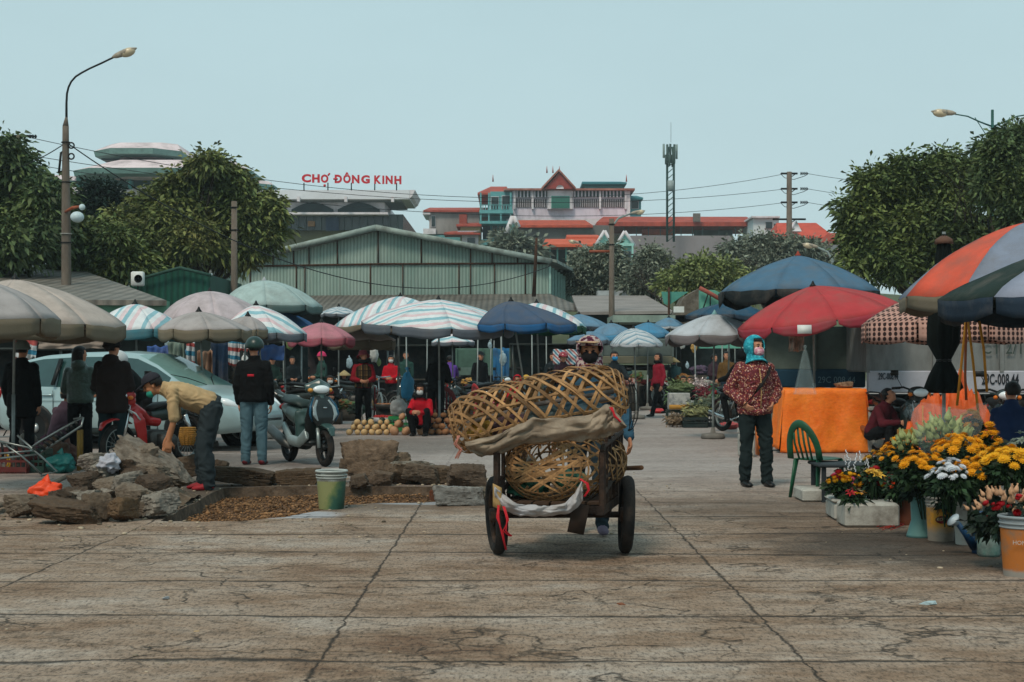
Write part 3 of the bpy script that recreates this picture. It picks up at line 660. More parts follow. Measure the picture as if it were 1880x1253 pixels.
def tree(base,blobs,label,fm,nclump=700,nl=12,size=.35,seed=1,trunk=(.22,None),cat='tree',group=None,droop=.6,wid=.2,bark='#3a332b',bare=0,surf=.55):
    root=empty('tree',base,label,cat,group); rg=np.random.default_rng(seed); bs=[]; vol=np.array([b[3]*b[4]*b[5] for b in blobs])**(.67); vol/=vol.sum()
    B=Vector(base)
    r2=random.Random(seed+99); ex=[]
    for b in blobs:
        for _ in range(9):
            th=r2.uniform(-.5,3.6); ps=r2.uniform(0,6.28); dx,dy,dz=math.cos(th)*abs(math.cos(ps*.5)),math.sin(ps)*.6,math.sin(th)
            k=r2.uniform(.16,.38); ex.append((b[0]+dx*b[3]*.92,b[1]+dy*b[4]*.8,b[2]+dz*b[5]*.94,b[3]*k,b[4]*k,b[5]*k*.75))
    allb=[(x,y,z,a*.90,c,d*.90) for x,y,z,a,c,d in blobs]+ex; vol=np.array([b[3]*b[4]*b[5] for b in allb])**(.67); vol/=vol.sum()
    for b,v in zip(allb,vol):
        k=max(6,int(nclump*v*2.0)); d=rg.normal(size=(k,3)); d/=np.linalg.norm(d,axis=1)[:,None]; r=surf+(1-surf)*rg.uniform(0,1,k)**.75
        r=r*(1+.16*np.array([noise.noise(Vector(q)*2.4+Vector((seed,b[0],0))) for q in d.tolist()])*1.6)
        p=np.array(b[:3])-np.array(B)+d*r[:,None]*np.array(b[3:6])*.86; bs.append(np.concatenate([p,rg.uniform(.7,1.3,(k,1))],1))
    cl=np.concatenate(bs); leaf_mesh(cl,nl,size,seed,droop,wid,.1,'crown',fm,root,2.1)
    bm=mat(bark,rough=.95,var=.3,scale=8,bump=.6,bscale=20); r0=trunk[0]
    cx=np.mean([b[0] for b in blobs])-B.x; top=max(b[2]+b[5]*.3 for b in blobs)-B.z; low=min(b[2]-b[5] for b in blobs)-B.z
    t=MB(); t.tube([(0,0,-.3),(0,0,.3),(cx*.3,0,top*.35),(cx*.6,0,top*.65),(cx,0,top)],[r0*1.4,r0,r0*.8,r0*.5,r0*.12],9)
    rr=random.Random(seed)
    for b in blobs:
        for _ in range(4):
            e=Vector(b[:3])-B+Vector((rr.uniform(-.8,.8)*b[3],rr.uniform(-.6,.6)*b[4],rr.uniform(-.3,.85)*b[5])); s=Vector((cx*.4,0,min(e.z*.5,top*.5)))
            t.tube([s,s.lerp(e,.5)+Vector((0,0,rr.uniform(-.2,.5))),e],[r0*.32,r0*.2,r0*.05],6)
    t.build('trunk',bm,root); return root
def bouquet(loc,label,r,h,fm,blooms,bm,seed=1,group='flower bunches',name='flower_bunch',size=.045,stemh=.3,kind='mum',nleaf=120,lean=(0,0),flat=.6,leafsize=.065,zb=0.0):
    """leafy bunch with individual blooms over a dome; loc = where stems stand"""
    root=empty(name,loc,label,'flowers',group); rg=random.Random(seed); cl=[]
    for _ in range(nleaf):
        a=rg.uniform(0,6.28); q=rg.random()**.5; z=rg.uniform(.45,1)
        rr_=r*q*(.35+.6*z); cl.append((math.cos(a)*rr_+lean[0]*z,math.sin(a)*rr_+lean[1]*z,zb+h*z*(.80-.34*q*q)-.02,1))
    leaf_mesh(np.array(cl),7,leafsize,seed,.6,.26,.0,'foliage',fm,root)
    st=MB()
    for _ in range(9): a=rg.uniform(0,6.28); q=rg.uniform(0,.6)*r; st.tube([(math.cos(a)*.03,math.sin(a)*.03,-stemh+zb),(math.cos(a)*q+lean[0],math.sin(a)*q+lean[1],h*.8+zb)],.004,4)
    st.build('stems',fm,root)
    first=None
    for i in range(blooms):
        a=i*2.4+seed; q=math.sqrt((i+.5)/blooms); jr=rg.gauss(0,.10)*r; x=math.cos(a)*r*q*.97+lean[0]+jr; y=math.sin(a)*r*q*.97+lean[1]+rg.gauss(0,.10)*r; z=zb+h*(1.0-.38*q*q)+rg.gauss(0,.022)
        mm=bm[i%len(bm)] if isinstance(bm,list) else bm; s=size*rg.uniform(.55,1.2)
        key=(kind,str(mm.name)); dirv=Vector((x-lean[0],y-lean[1]-.02,.12+r*.5)).normalized()
        if key not in _bl:
            b=MB()
            if kind=='mum':
                for ring,(nr,tz,L) in enumerate(((12,.1,1.0),(11,.5,.9),(8,.95,.65),(5,1.3,.4))):
                    for k in range(nr):
                        w=6.283*k/nr+ring*.3; dd=Vector((math.cos(w)*math.cos(tz),math.sin(w)*math.cos(tz),math.sin(tz)))
                        sd_=Vector((-math.sin(w),math.cos(w),0))*.16; p=dd*L
                        b.add([(0,0,0),p*.6+sd_,p,p*.6-sd_],[(0,1,2,3)])
                b.ell((0,0,.15),(.38,.38,.3),8,5)
            elif kind=='rose':
                for ring,(rr2,zz,t) in enumerate(((.55,.55,.3),(.8,.45,.0),(1.0,.35,-.2))):
                    b.lathe((0,0,0),[(rr2*.3,-.5),(rr2*.75,-.2),(rr2*.8,zz*.5),(rr2*(.72-t*.3),zz)],9,None,False)
            elif kind=='bud':
                b.lathe((0,0,0),[(.05,-.6),(.42,-.3),(.52,.0),(.38,.5),(.12,1.05),(.2,1.35)],8,None,False)
            elif kind=='lily':
                for k in range(6):
                    w=6.283*k/6; c_,s_=math.cos(w),math.sin(w); sd_=Vector((-s_,c_,0))*.28
                    b.add([(0,0,-.3),Vector((c_*.6,s_*.6,.25))+sd_,(c_*1.3,s_*1.3,.15),Vector((c_*.6,s_*.6,.25))-sd_,(c_*.6,s_*.6,.17)],[(0,1,4),(0,4,3),(1,2,4),(4,2,3)])
                for k in range(5): w=6.28*k/5; b.tube([(0,0,0),(math.cos(w)*.3,math.sin(w)*.3,.6)],.03,4)
            elif kind=='spike':
                for k in range(7): b.ell((math.sin(k*2)*.12,math.cos(k*2)*.12,k*.38),(.26-.02*k,.26-.02*k,.24),6,4)
            o=b.build('bloom',mm,root); _bl[key]=o.data
        else:
            o=bpy.data.objects.new('bloom',_bl[key]); C.objects.link(o); o.parent=root
        o.location=(x,y,z); o.scale=(s,)*3; o.rotation_euler=dirv.to_track_quat('Z','X').to_euler() if kind!='spike' else (rg.uniform(-.3,.3),rg.uniform(-.3,.3),0)
    return root
_bl={}
def weld_all():
    import bmesh
    for o in list(C.objects):
        if '_weld' in o:
            bm=bmesh.new(); bm.from_mesh(o.data); bmesh.ops.remove_doubles(bm,verts=bm.verts,dist=.0008); bmesh.ops.recalc_face_normals(bm,faces=bm.faces) if o.name.startswith('body') else None
            bm.to_mesh(o.data); bm.free(); del o['_weld']
# ---------------------------------------------------------------- camera, world, sun
cam=bpy.data.cameras.new('camera'); co=bpy.data.objects.new('camera',cam); C.objects.link(co); sc.camera=co
co.location=(0,0,EYE); co.rotation_euler=(math.pi/2,0,0); cam.sensor_width=36; cam.lens=FPX*36/1880; cam.shift_y=(HOR-626.5)/1880; cam.clip_end=3000; cam.clip_start=.1
w=bpy.data.worlds.new('World'); sc.world=w; w.use_nodes=True; N=w.node_tree.nodes; L=w.node_tree.links; bg=N['Background']
SUN_EL,SUN_AZ=R(52),R(205)
sky=N.new('ShaderNodeTexSky'); sky.sky_type='NISHITA'; sky.sun_disc=False; sky.sun_elevation=SUN_EL; sky.sun_rotation=SUN_AZ; sky.dust_density=3; sky.altitude=50
tc=N.new('ShaderNodeTexCoord'); sp=nsep(N,L,tc.outputs['Generated'])
ov=N.new('ShaderNodeValToRGB'); e=ov.color_ramp.elements; e[0].position=.0; e[1].position=.5
e[0].color=(.50,.64,.66,1); e[1].color=(.385,.575,.62,1); L.new(sp[2],ov.inputs['Fac'])
cl=nnoise(N,L,nmap(N,L,tc.outputs['Generated'],(1,1,3)),1.6,4); clr=nramp(N,L,cl,[(.3,.94),(.7,1.04)])
c0=nmix(N,L,1.0,ov.outputs['Color'],clr,'MULTIPLY')
mul=N.new('ShaderNodeVectorMath'); mul.operation='SCALE'; mul.inputs['Scale'].default_value=8.25; L.new(c0,mul.inputs[0])
mx=N.new('ShaderNodeMix'); mx.data_type='RGBA'; mx.clamp_factor=True; mx.inputs[0].default_value=.93
L.new(sky.outputs[0],mx.inputs[6]); L.new(mul.outputs[0],mx.inputs[7]); L.new(mx.outputs[2],bg.inputs['Color']); bg.inputs['Strength'].default_value=.1
sl=bpy.data.lights.new('sun','SUN'); so=bpy.data.objects.new('sun',sl); C.objects.link(so); sl.energy=1.5; sl.angle=R(16); sl.color=(1,.87,.72)
sd=Vector((math.sin(SUN_AZ)*math.cos(SUN_EL),math.cos(SUN_AZ)*math.cos(SUN_EL),math.sin(SUN_EL))); so.rotation_euler=sd.to_track_quat('Z','Y').to_euler()
sc.view_settings.view_transform='Standard'; sc.view_settings.look='None'; sc.view_settings.gamma=1; sc.view_settings.exposure=.46
# ---------------------------------------------------------------- ground
def ground_fn(N,L,o):
    s=nsep(N,L,o); x,y=s[0],s[1]
    dn=nmath(N,L,'MULTIPLY',nmath(N,L,'SUBTRACT',nnoise(N,L,o,3.5,6,.7),.5),.10); dn2=nmath(N,L,'MULTIPLY',nmath(N,L,'SUBTRACT',nnoise(N,L,nmap(N,L,o,loc=(7,3,0)),3.0,6,.7),.5),.13)
    def line(c,off,per,dd,w0):
        q=nmath(N,L,'ADD',c,dd); q=nmath(N,L,'DIVIDE',nmath(N,L,'SUBTRACT',q,off),per); q=nmath(N,L,'ADD',q,.5); q=nmath(N,L,'FRACT',q); q=nmath(N,L,'ABSOLUTE',nmath(N,L,'SUBTRACT',q,.5)); q=nmath(N,L,'MULTIPLY',q,per)
        wn=nmath(N,L,'MULTIPLY',nmath(N,L,'POWER',nnoise(N,L,nmap(N,L,o,loc=(off,9,0)),1.7,6,.75),2.5),w0)
        r=N.new('ShaderNodeMapRange'); r.interpolation_type='SMOOTHSTEP'; L.new(q,r.inputs['Value']); r.inputs['From Min'].default_value=0; L.new(wn,r.inputs['From Max']); r.inputs['To Min'].default_value=1; r.inputs['To Max'].default_value=0
        return r.outputs[0]
    wob=nmath(N,L,'MULTIPLY',nmath(N,L,'SUBTRACT',nnoise(N,L,nmap(N,L,o,(.25,1,1)),.8,2),.5),.55); lx=line(x,-.86,2.17,dn,.075); ly=line(y,6.65,1.27,nmath(N,L,'ADD',dn2,wob),.21)
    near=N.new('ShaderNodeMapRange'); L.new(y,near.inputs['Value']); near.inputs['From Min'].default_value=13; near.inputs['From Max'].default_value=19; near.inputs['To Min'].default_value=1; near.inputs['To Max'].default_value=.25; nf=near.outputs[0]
    vo=N.new('ShaderNodeTexVoronoi'); vo.feature='DISTANCE_TO_EDGE'; vo.inputs['Scale'].default_value=1.15
    ad=N.new('ShaderNodeVectorMath'); ad.operation='ADD'; nc=N.new('ShaderNodeTexNoise'); nc.inputs['Scale'].default_value=2.2; nc.inputs['Detail'].default_value=7; L.new(o,nc.inputs['Vector'])
    sv=N.new('ShaderNodeVectorMath'); sv.operation='SCALE'; sv.inputs['Scale'].default_value=.85; L.new(nc.outputs['Color'],sv.inputs[0]); L.new(nmap(N,L,o,(.8,1.25,1)),ad.inputs[0]); L.new(sv.outputs[0],ad.inputs[1]); L.new(ad.outputs[0],vo.inputs['Vector'])
    vo2=N.new('ShaderNodeTexVoronoi'); vo2.feature='DISTANCE_TO_EDGE'; vo2.inputs['Scale'].default_value=3.1; L.new(nmap(N,L,ad.outputs[0],(1,1.5,1)),vo2.inputs['Vector'])
    cm2=nramp(N,L,nnoise(N,L,nmap(N,L,o,loc=(4.4,2,0)),.45,3,.6),[(.54,0.),(.62,1.)]); ck2=nmix(N,L,1.0,nramp(N,L,vo2.outputs['Distance'],[(0,1.),(.03,0.)]),cm2,'MULTIPLY')
    cm=nramp(N,L,nnoise(N,L,nmap(N,L,o,loc=(3,1,0)),.55,4,.7),[(.42,0.),(.55,1.)])
    ck=nramp(N,L,vo.outputs['Distance'],[(0,1.),(.020,0.)]); ck=nmix(N,L,1.0,ck,cm,'MULTIPLY'); ck=nmix(N,L,1.0,ck,ck2,'LIGHTEN')
    big=nnoise(N,L,nmap(N,L,o,(.6,1.1,1)),1.1,8,.72)
    base=nramp(N,L,big,[(.33,'#7a5d48'),(.43,'#957b65'),(.53,'#a7917e'),(.66,'#b8a99b')])
    fine=nnoise(N,L,nmap(N,L,o,(1,.35,1)),48,4,.8); mid=nnoise(N,L,nmap(N,L,o,(1,.8,1)),8,10,.86)
    base=nmix(N,L,.85,base,nramp(N,L,mid,[(.38,.34),(.47,.82),(.55,.98),(.66,1.0)]),'MULTIPLY')
    base=nmix(N,L,.9,base,nramp(N,L,fine,[(.38,.28),(.47,.8),(.58,1.0)]),'MULTIPLY')
    pebble=nramp(N,L,nnoise(N,L,nmap(N,L,o,loc=(2,2,0)),38,4,.7),[(.66,0.),(.72,1.)]); base=nmix(N,L,nmath(N,L,'MULTIPLY',pebble,.45),base,'#bdb5a8')
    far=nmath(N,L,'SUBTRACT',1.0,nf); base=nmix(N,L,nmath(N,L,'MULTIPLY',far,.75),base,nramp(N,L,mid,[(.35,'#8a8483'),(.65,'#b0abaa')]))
    def spot(cx,cy,rx,ry,soft=.35,amp=.9):
        v=nmap(N,L,o,(1/rx,1/ry,0),loc=(-cx/rx,-cy/ry,0)); ln=N.new('ShaderNodeVectorMath'); ln.operation='LENGTH'; L.new(v,ln.inputs[0])
        q=nmath(N,L,'ADD',ln.outputs['Value'],nmath(N,L,'MULTIPLY',nmath(N,L,'SUBTRACT',nnoise(N,L,o,2.6,6,.7),.5),amp))
        r=N.new('ShaderNodeMapRange'); r.interpolation_type='SMOOTHSTEP'; L.new(q,r.inputs['Value']); r.inputs['From Min'].default_value=1-soft; r.inputs['From Max'].default_value=1+soft*.4; r.inputs['To Min'].default_value=1; r.inputs['To Max'].default_value=0; return r.outputs[0]
    for a in ((3.3,10.9,1.7,1.5,.5,.9,'#2d2620',.8),(-3.3,16.2,1.9,2.2,.5,1.2,'#4a3d30',.7),(-1.9,14.9,2.5,1.8,.5,1.3,'#55473a',.6),(2.4,13.6,1.6,1.6,.6,1.3,'#4b4036',.45),(-5,20.5,3.2,2.2,.5,1.2,'#3b3229',.6),(-2.2,24.5,3,3,.5,1.2,'#4b443c',.5)):
        base=nmix(N,L,nmath(N,L,'MULTIPLY',spot(*a[:6]),a[7]),base,a[6])
    base=nmix(N,L,nmath(N,L,'MULTIPLY',spot(-2.05,13.2,.62,.36,.3,.7),.8),base,'#a9abb0')
    base=nmix(N,L,nmath(N,L,'MULTIPLY',spot(-.75,14.25,.55,.16,.3,.5),.7),base,'#a0a2a6')
    dk=nmath(N,L,'MAXIMUM',nmath(N,L,'MULTIPLY',nmath(N,L,'MAXIMUM',lx,ly),nf),nmath(N,L,'MULTIPLY',ck,nf))
    base=nmix(N,L,nmath(N,L,'MULTIPLY',dk,.88),base,'#1d1813')
    h=nmath(N,L,'SUBTRACT',nmath(N,L,'ADD',nmath(N,L,'MULTIPLY',fine,.35),nmath(N,L,'MULTIPLY',mid,.5)),nmath(N,L,'MULTIPLY',dk,1.2))
    return base,h
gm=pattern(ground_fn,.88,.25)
pit=[G(*p) for p in ((296,957),(345,930),(388,905),(412,896),(560,893),(700,893),(800,894),(862,899),(868,915),(800,922),(700,924),(640,927),(585,938),(520,950),(440,957),(360,958))]
rp=random.Random(3); pp=[]
for i,p in enumerate(pit):
    q=pit[(i+1)%len(pit)]
    for k in range(4):
        c=p.lerp(q,k/4); pp.append(c+Vector((rp.uniform(-.02,.02),rp.uniform(-.03,.03),0)))
outer=[Vector(p) for p in ((-230,-28,0),(230,-28,0),(230,366,0),(-230,366,0))]
mid4=[Vector(p) for p in ((-9,3,0),(9,3,0),(9,30,0),(-9,30,0))]
b=MB(); vs=mid4+pp; b.add(vs,[tuple(t) for t in tessellate_polygon([mid4,pp])]); vs=outer+mid4; b.add(vs,[(0,1,5,4),(1,2,6,5),(2,3,7,6),(3,0,4,7)])
g=b.build('ground',gm,None,smooth=False); tag(g,'cracked grey brown concrete slab yard','ground',kind='structure')
for f in g.data.polygons:
    if f.normal.z<0: f.flip()
ce=sum(pp,Vector())/len(pp); b=MB(); n=len(pp); DP=.15
for i in range(n):
    j=(i+1)%n; a,c=pp[i],pp[j]; z=Vector((0,0,-DP)); b.add([a,c,c+z+(ce-c)*.03,a+z+(ce-a)*.03],[(0,1,2,3)])
o=b.build('pit_wall',mat('#5a4a3c',rough=.95,var=.45,scale=10,bump=.8,bscale=30,dirt='#221a13',damt=.8,dscale=6),None,smooth=False); tag(o,'broken brown edge of the dug out trench','trench edge',kind='structure')
b=MB(); b.add([p+Vector((0,0,-DP+.03)) for p in pp],[tuple(t) for t in tessellate_polygon([pp])]); o=b.build('pit_floor',mat('#6a4c34',rough=.95,var=.5,scale=25,bump=1,bscale=50,dirt='#2c2018',damt=.7,dscale=9),None,smooth=False)
for f in o.data.polygons:
    if f.normal.z<0: f.flip()
tag(o,'damp brown soil at the bottom of the trench','soil',kind='structure')
# gravel in the pit
b=MB(); rg=random.Random(5); xs=[p.x for p in pp]; ys=[p.y for p in pp]
def inside(x,y,P):
    c=False; j=len(P)-1
    for i in range(len(P)):
        if (P[i].y>y)!=(P[j].y>y) and x<(P[j].x-P[i].x)*(y-P[i].y)/(P[j].y-P[i].y)+P[i].x: c=not c
        j=i
    return c
cnt=0
while cnt<4200:
    x=rg.uniform(min(xs),max(xs)); y=rg.uniform(min(ys),max(ys))
    if not inside(x,y,pp): continue
    cnt+=1; s=rg.uniform(.006,.015)*(2.2 if rg.random()<.04 else 1); b.ell((x,y,-DP+.032+rg.uniform(0,.02)+.05*max(0,noise.noise((x*1.3,y*1.3,0)))),(s*rg.uniform(.8,1.5),s,s*.7),6,4,rotz(rg.uniform(0,3)))
o=b.build('gravel',mat('#735539',rough=.9,var=.45,scale=2,isl=.7),None); tag(o,'brown gravel filling the bottom of the trench','gravel',kind='stuff')
# litter and crumbs on the concrete
b=MB(); rg=random.Random(11)
for i in range(600):
    y=rg.uniform(6,26); x=rg.uniform(-.36,.36)*y
    if inside(x,y,pp): continue
    s=rg.uniform(.003,.009)*(2.0 if rg.random()<.04 else 1); b.ell((x,y,s*.2),(s*rg.uniform(.8,2.2),s,s*.45),6,4,rotz(rg.uniform(0,3)))
for i in range(700):
    a=rg.gauss(0,1); c=rg.gauss(0,1); x,y=-3.2+a*.9,14.2+c*1.4
    if rg.random()<.4: x,y=-.9+a*1.2,16.6+c*.5
    if inside(x,y,pp): continue
    s=rg.uniform(.006,.02); b.ell((x,y,s*.3),(s*1.3,s,s*.6),6,4,rotz(rg.uniform(0,3)))
o=b.build('debris',mat('#8d7f6c',rough=.9,var=.4,scale=2,isl=.7),None); tag(o,'small stones and crumbs scattered on the concrete','debris',kind='stuff')
# hill
def hz(x,y):
    t=min(1,max(0,(y-105)/110)); t=t*t*(3-2*t); return -.5+13*t*(.75+.25*math.sin(x*.03+1))+noise.noise((x*.03,y*.03,0))*1.2*t
b=MB(); b.grid(lambda u,v:(u*360-180,95+v*260,hz(u*360-180,95+v*260)),60,40); tag(b.build('hill',mat('#4c5238',rough=.95,var=.4,scale=.2,bump=.4,bscale=2),None),'low green hill under the houses','hill',kind='structure')
# ---------------------------------------------------------------- trees
F1=foliage('#5a6638',k=1,c2='#7a7846'); F2=foliage('#4c5c36',k=1,c2='#6f7a42'); F3=foliage('#47583a',k=1,c2='#66733f'); F4=foliage('#6a7264',k=1,c2='#868b78'); F5=foliage('#737d4c',k=1); F6=foliage('#162a20',k=.9)
def blob(x,y,rx,ry,d,rz=None): 
    p=W(x,y,d); return (p.x,p.y,p.z,S(rx,d),rz or S((rx+ry)/2,d)*.8,S(ry,d))
d=42; tree((W(-10,0,d).x,d,0),[blob(-60,400,150,110,d),blob(30,345,75,62,d),blob(10,295,38,40,d-1),blob(70,420,60,80,d-1),blob(-80,290,90,60,d),blob(0,450,110,50,d-2)],'dark leafy tree at the left picture edge behind the street lamp',F3,1500,20,.20,seed=2,trunk=(.25,0),droop=.9)
d=50; tree((W(340,0,d).x,d,0),[blob(335,395,95,62,d),blob(400,340,70,36,d),blob(380,303,26,16,d-1),blob(285,378,46,24,d),blob(445,395,65,60,d),blob(300,450,95,50,d-1),blob(430,460,65,40,d),blob(485,420,40,45,d),blob(238,420,34,30,d)],'broad spreading tree with yellowish seed clusters in front of the tiered roof',F1,1900,20,.20,seed=3,trunk=(.3,0),droop=.9)
d=44; tree((W(200,0,d).x,d,0),[blob(200,475,70,45,d),blob(160,460,50,50,d),blob(150,500,60,25,d),blob(240,490,50,30,d)],'lighter green low tree beside the lamp pole above the shed roof',F2,800,20,.19,seed=4,trunk=(.15,0),droop=.9)
d=56; tree((W(175,0,d).x,d,0),[blob(175,375,34,36,d),blob(165,400,40,30,d),blob(205,370,20,22,d)],'small dark conifer-like tree just right of the lamp pole',F6,400,12,.2,seed=5,trunk=(.12,0))
d=40; tree((W(1760,0,d).x,d,0),[blob(1720,420,100,110,d),blob(1660,340,62,44,d),blob(1590,400,52,70,d),blob(1615,350,42,32,d),blob(1745,330,75,60,d),blob(1640,470,90,70,d),blob(1570,440,30,50,d),blob(1790,490,120,80,d)],'large leafy tree filling the right side behind the closed black umbrella',F2,1800,20,.165,seed=6,trunk=(.3,0),droop=.6)
d=37; tree((W(1850,0,d).x,d,0),[blob(1850,330,60,75,d),blob(1840,285,42,40,d),blob(1885,300,50,60,d),blob(1890,420,50,90,d)],'darker tall tree around the double street lamp at right',F3,1000,20,.15,seed=7,trunk=(.2,0),droop=.6)
d=85; tree((W(1420,0,d).x,d,0),[blob(1400,478,70,34,d),blob(1450,466,55,26,d),blob(1360,480,42,34,d),blob(1490,482,45,34,d),blob(1395,448,28,14,d),blob(1430,515,90,36,d)],'grey green tree clump behind the big blue umbrella',F4,1100,16,.27,seed=8,trunk=(.3,0))
d=62; tree((W(1195,0,d).x,d,0),[blob(1195,490,38,34,d),blob(1190,520,48,25,d),blob(1215,505,25,22,d)],'small dark round tree below the grey retaining wall',F4,450,16,.17,seed=9,trunk=(.12,0))
d=66; tree((W(1095,0,d).x,d,0),[blob(1080,495,45,30,d),blob(1120,500,45,42,d),blob(1075,520,40,30,d),blob(1150,525,45,25,d)],'bushy grey green tree in front of the teal gabled houses',F4,700,16,.19,seed=10,trunk=(.12,0))
d=58; tree((W(1290,0,d).x,d,0),[blob(1290,510,70,26,d),blob(1250,520,40,25,d),blob(1335,515,40,30,d),blob(1300,535,80,18,d)],'flat topped light green tree behind the pale low roof',F5,800,14,.2,seed=11,trunk=(.1,0))
d=120; tree((W(945,0,d).x,d,0),[blob(940,455,26,16,d),blob(960,465,22,12,d)],'small bush at the corner of the teal house',F4,220,10,.55,seed=12,trunk=(.1,0),cat='bush')
d=40; bt=empty('bare_tree',GX(1258,60),'leafless dark branches reaching over the light green tree','tree'); b=MB(); r0=random.Random(8)
def branch(p,dv,l,r,n):
    e=p+dv*l; b.tube([p,p.lerp(e,.5)+Vector((r0.uniform(-.1,.1)*l,0,r0.uniform(-.05,.1)*l)),e],[r,r*.8,r*.5],5)
    if n>0:
        for _ in range(3):
            v=(dv+Vector((r0.uniform(-.7,.7),r0.uniform(-.4,.4),r0.uniform(-.3,.6)))).normalized(); branch(e,v,l*.68,r*.5,n-1)
branch(Vector((0,0,2.5)),Vector((.3,0,1)).normalized(),1.3,.1,3); branch(Vector((.3,0,3.0)),Vector((1,0,.6)).normalized(),1.5,.08,3); branch(Vector((0,0,3)),Vector((-1,0,.8)).normalized(),1.2,.07,3); b.tube([(0,0,0),(0,0,2.6)],[.16,.1],7)
b.build('trunk',mat('#37312b',rough=.95),bt)
bt=empty('bare_twigs',GX(1835,38),'bare upright twigs poking out above the tall right tree','tree'); b=MB()
for i in range(16): x=r0.uniform(-1.3,.9); p=Vector((x,0,4.9)); branch(p,Vector((r0.uniform(-.35,.35),0,1)).normalized(),r0.uniform(.4,.8),.018,2)
b.tube([(0,0,0),(0,0,3),(-.3,0,5)],[.1,.06,.03],6); b.build('twigs',mat('#2c2823',rough=.95),bt)
WALLP=mat('#cfcacd',rough=.9,var=.12,scale=.6,dirt='#6f6c68',damt=.45,dscale=.8,bump=.2,bscale=6,k=1.1); DARKG=mat('#1c2a2b',rough=.3,var=.3,spec=.6); TEALW=mat('#5e9a9c',rough=.8,var=.12,scale=.8,dirt='#39605f',damt=.4,k=1.1)
def corr(c1,c2,rustc,per=.14,k=1.0,ax=0,seam=1.9):
    def fn(N,L,o):
        s=nsep(N,L,o); x=s[ax]; wv=nmath(N,L,'SINE',nmath(N,L,'MULTIPLY',x,6.283/per)); r=nramp(N,L,nmath(N,L,'MULTIPLY_ADD',wv,.5,.5),[(.0,.62),(.6,1.)])
        big=nnoise(N,L,nmap(N,L,o,(1,1,.25)),.9,7,.7); c=nramp(N,L,big,[(.34,c1),(.6,c2)]); c=nmix(N,L,1.0,c,r,'MULTIPLY')
        ps=nmath(N,L,'FLOOR',nmath(N,L,'DIVIDE',x,seam)); wn=N.new('ShaderNodeTexWhiteNoise'); wn.noise_dimensions='1D'; L.new(ps,wn.inputs['W']); c=nmix(N,L,1.0,c,nramp(N,L,wn.outputs[0],[(0,.82),(1,1.)]),'MULTIPLY')
        st=nnoise(N,L,nmap(N,L,o,(3,3,.12)),2.2,7,.75); ru=nramp(N,L,st,[(.56,0.),(.72,1.)]); return nmix(N,L,nmath(N,L,'MULTIPLY',ru,.55),c,rustc),wv
    return pattern(fn,.6)
GREENC=corr('#88a398','#a3b8ad','#7d7064'); GREYC=corr('#5a554f','#7d776f','#3d332b',.22)
TILE=mat('#a3442c',rough=.85,var=.3,scale=1.5,bump=.6,bscale=3,dirt='#5d2c22',damt=.5,dscale=1,k=1.2)
REDR=mat('#9c4434',rough=.8,var=.22,scale=1.2,dirt='#56302a',damt=.5,dscale=.7,k=1.15,stretch=(1,1,.3))
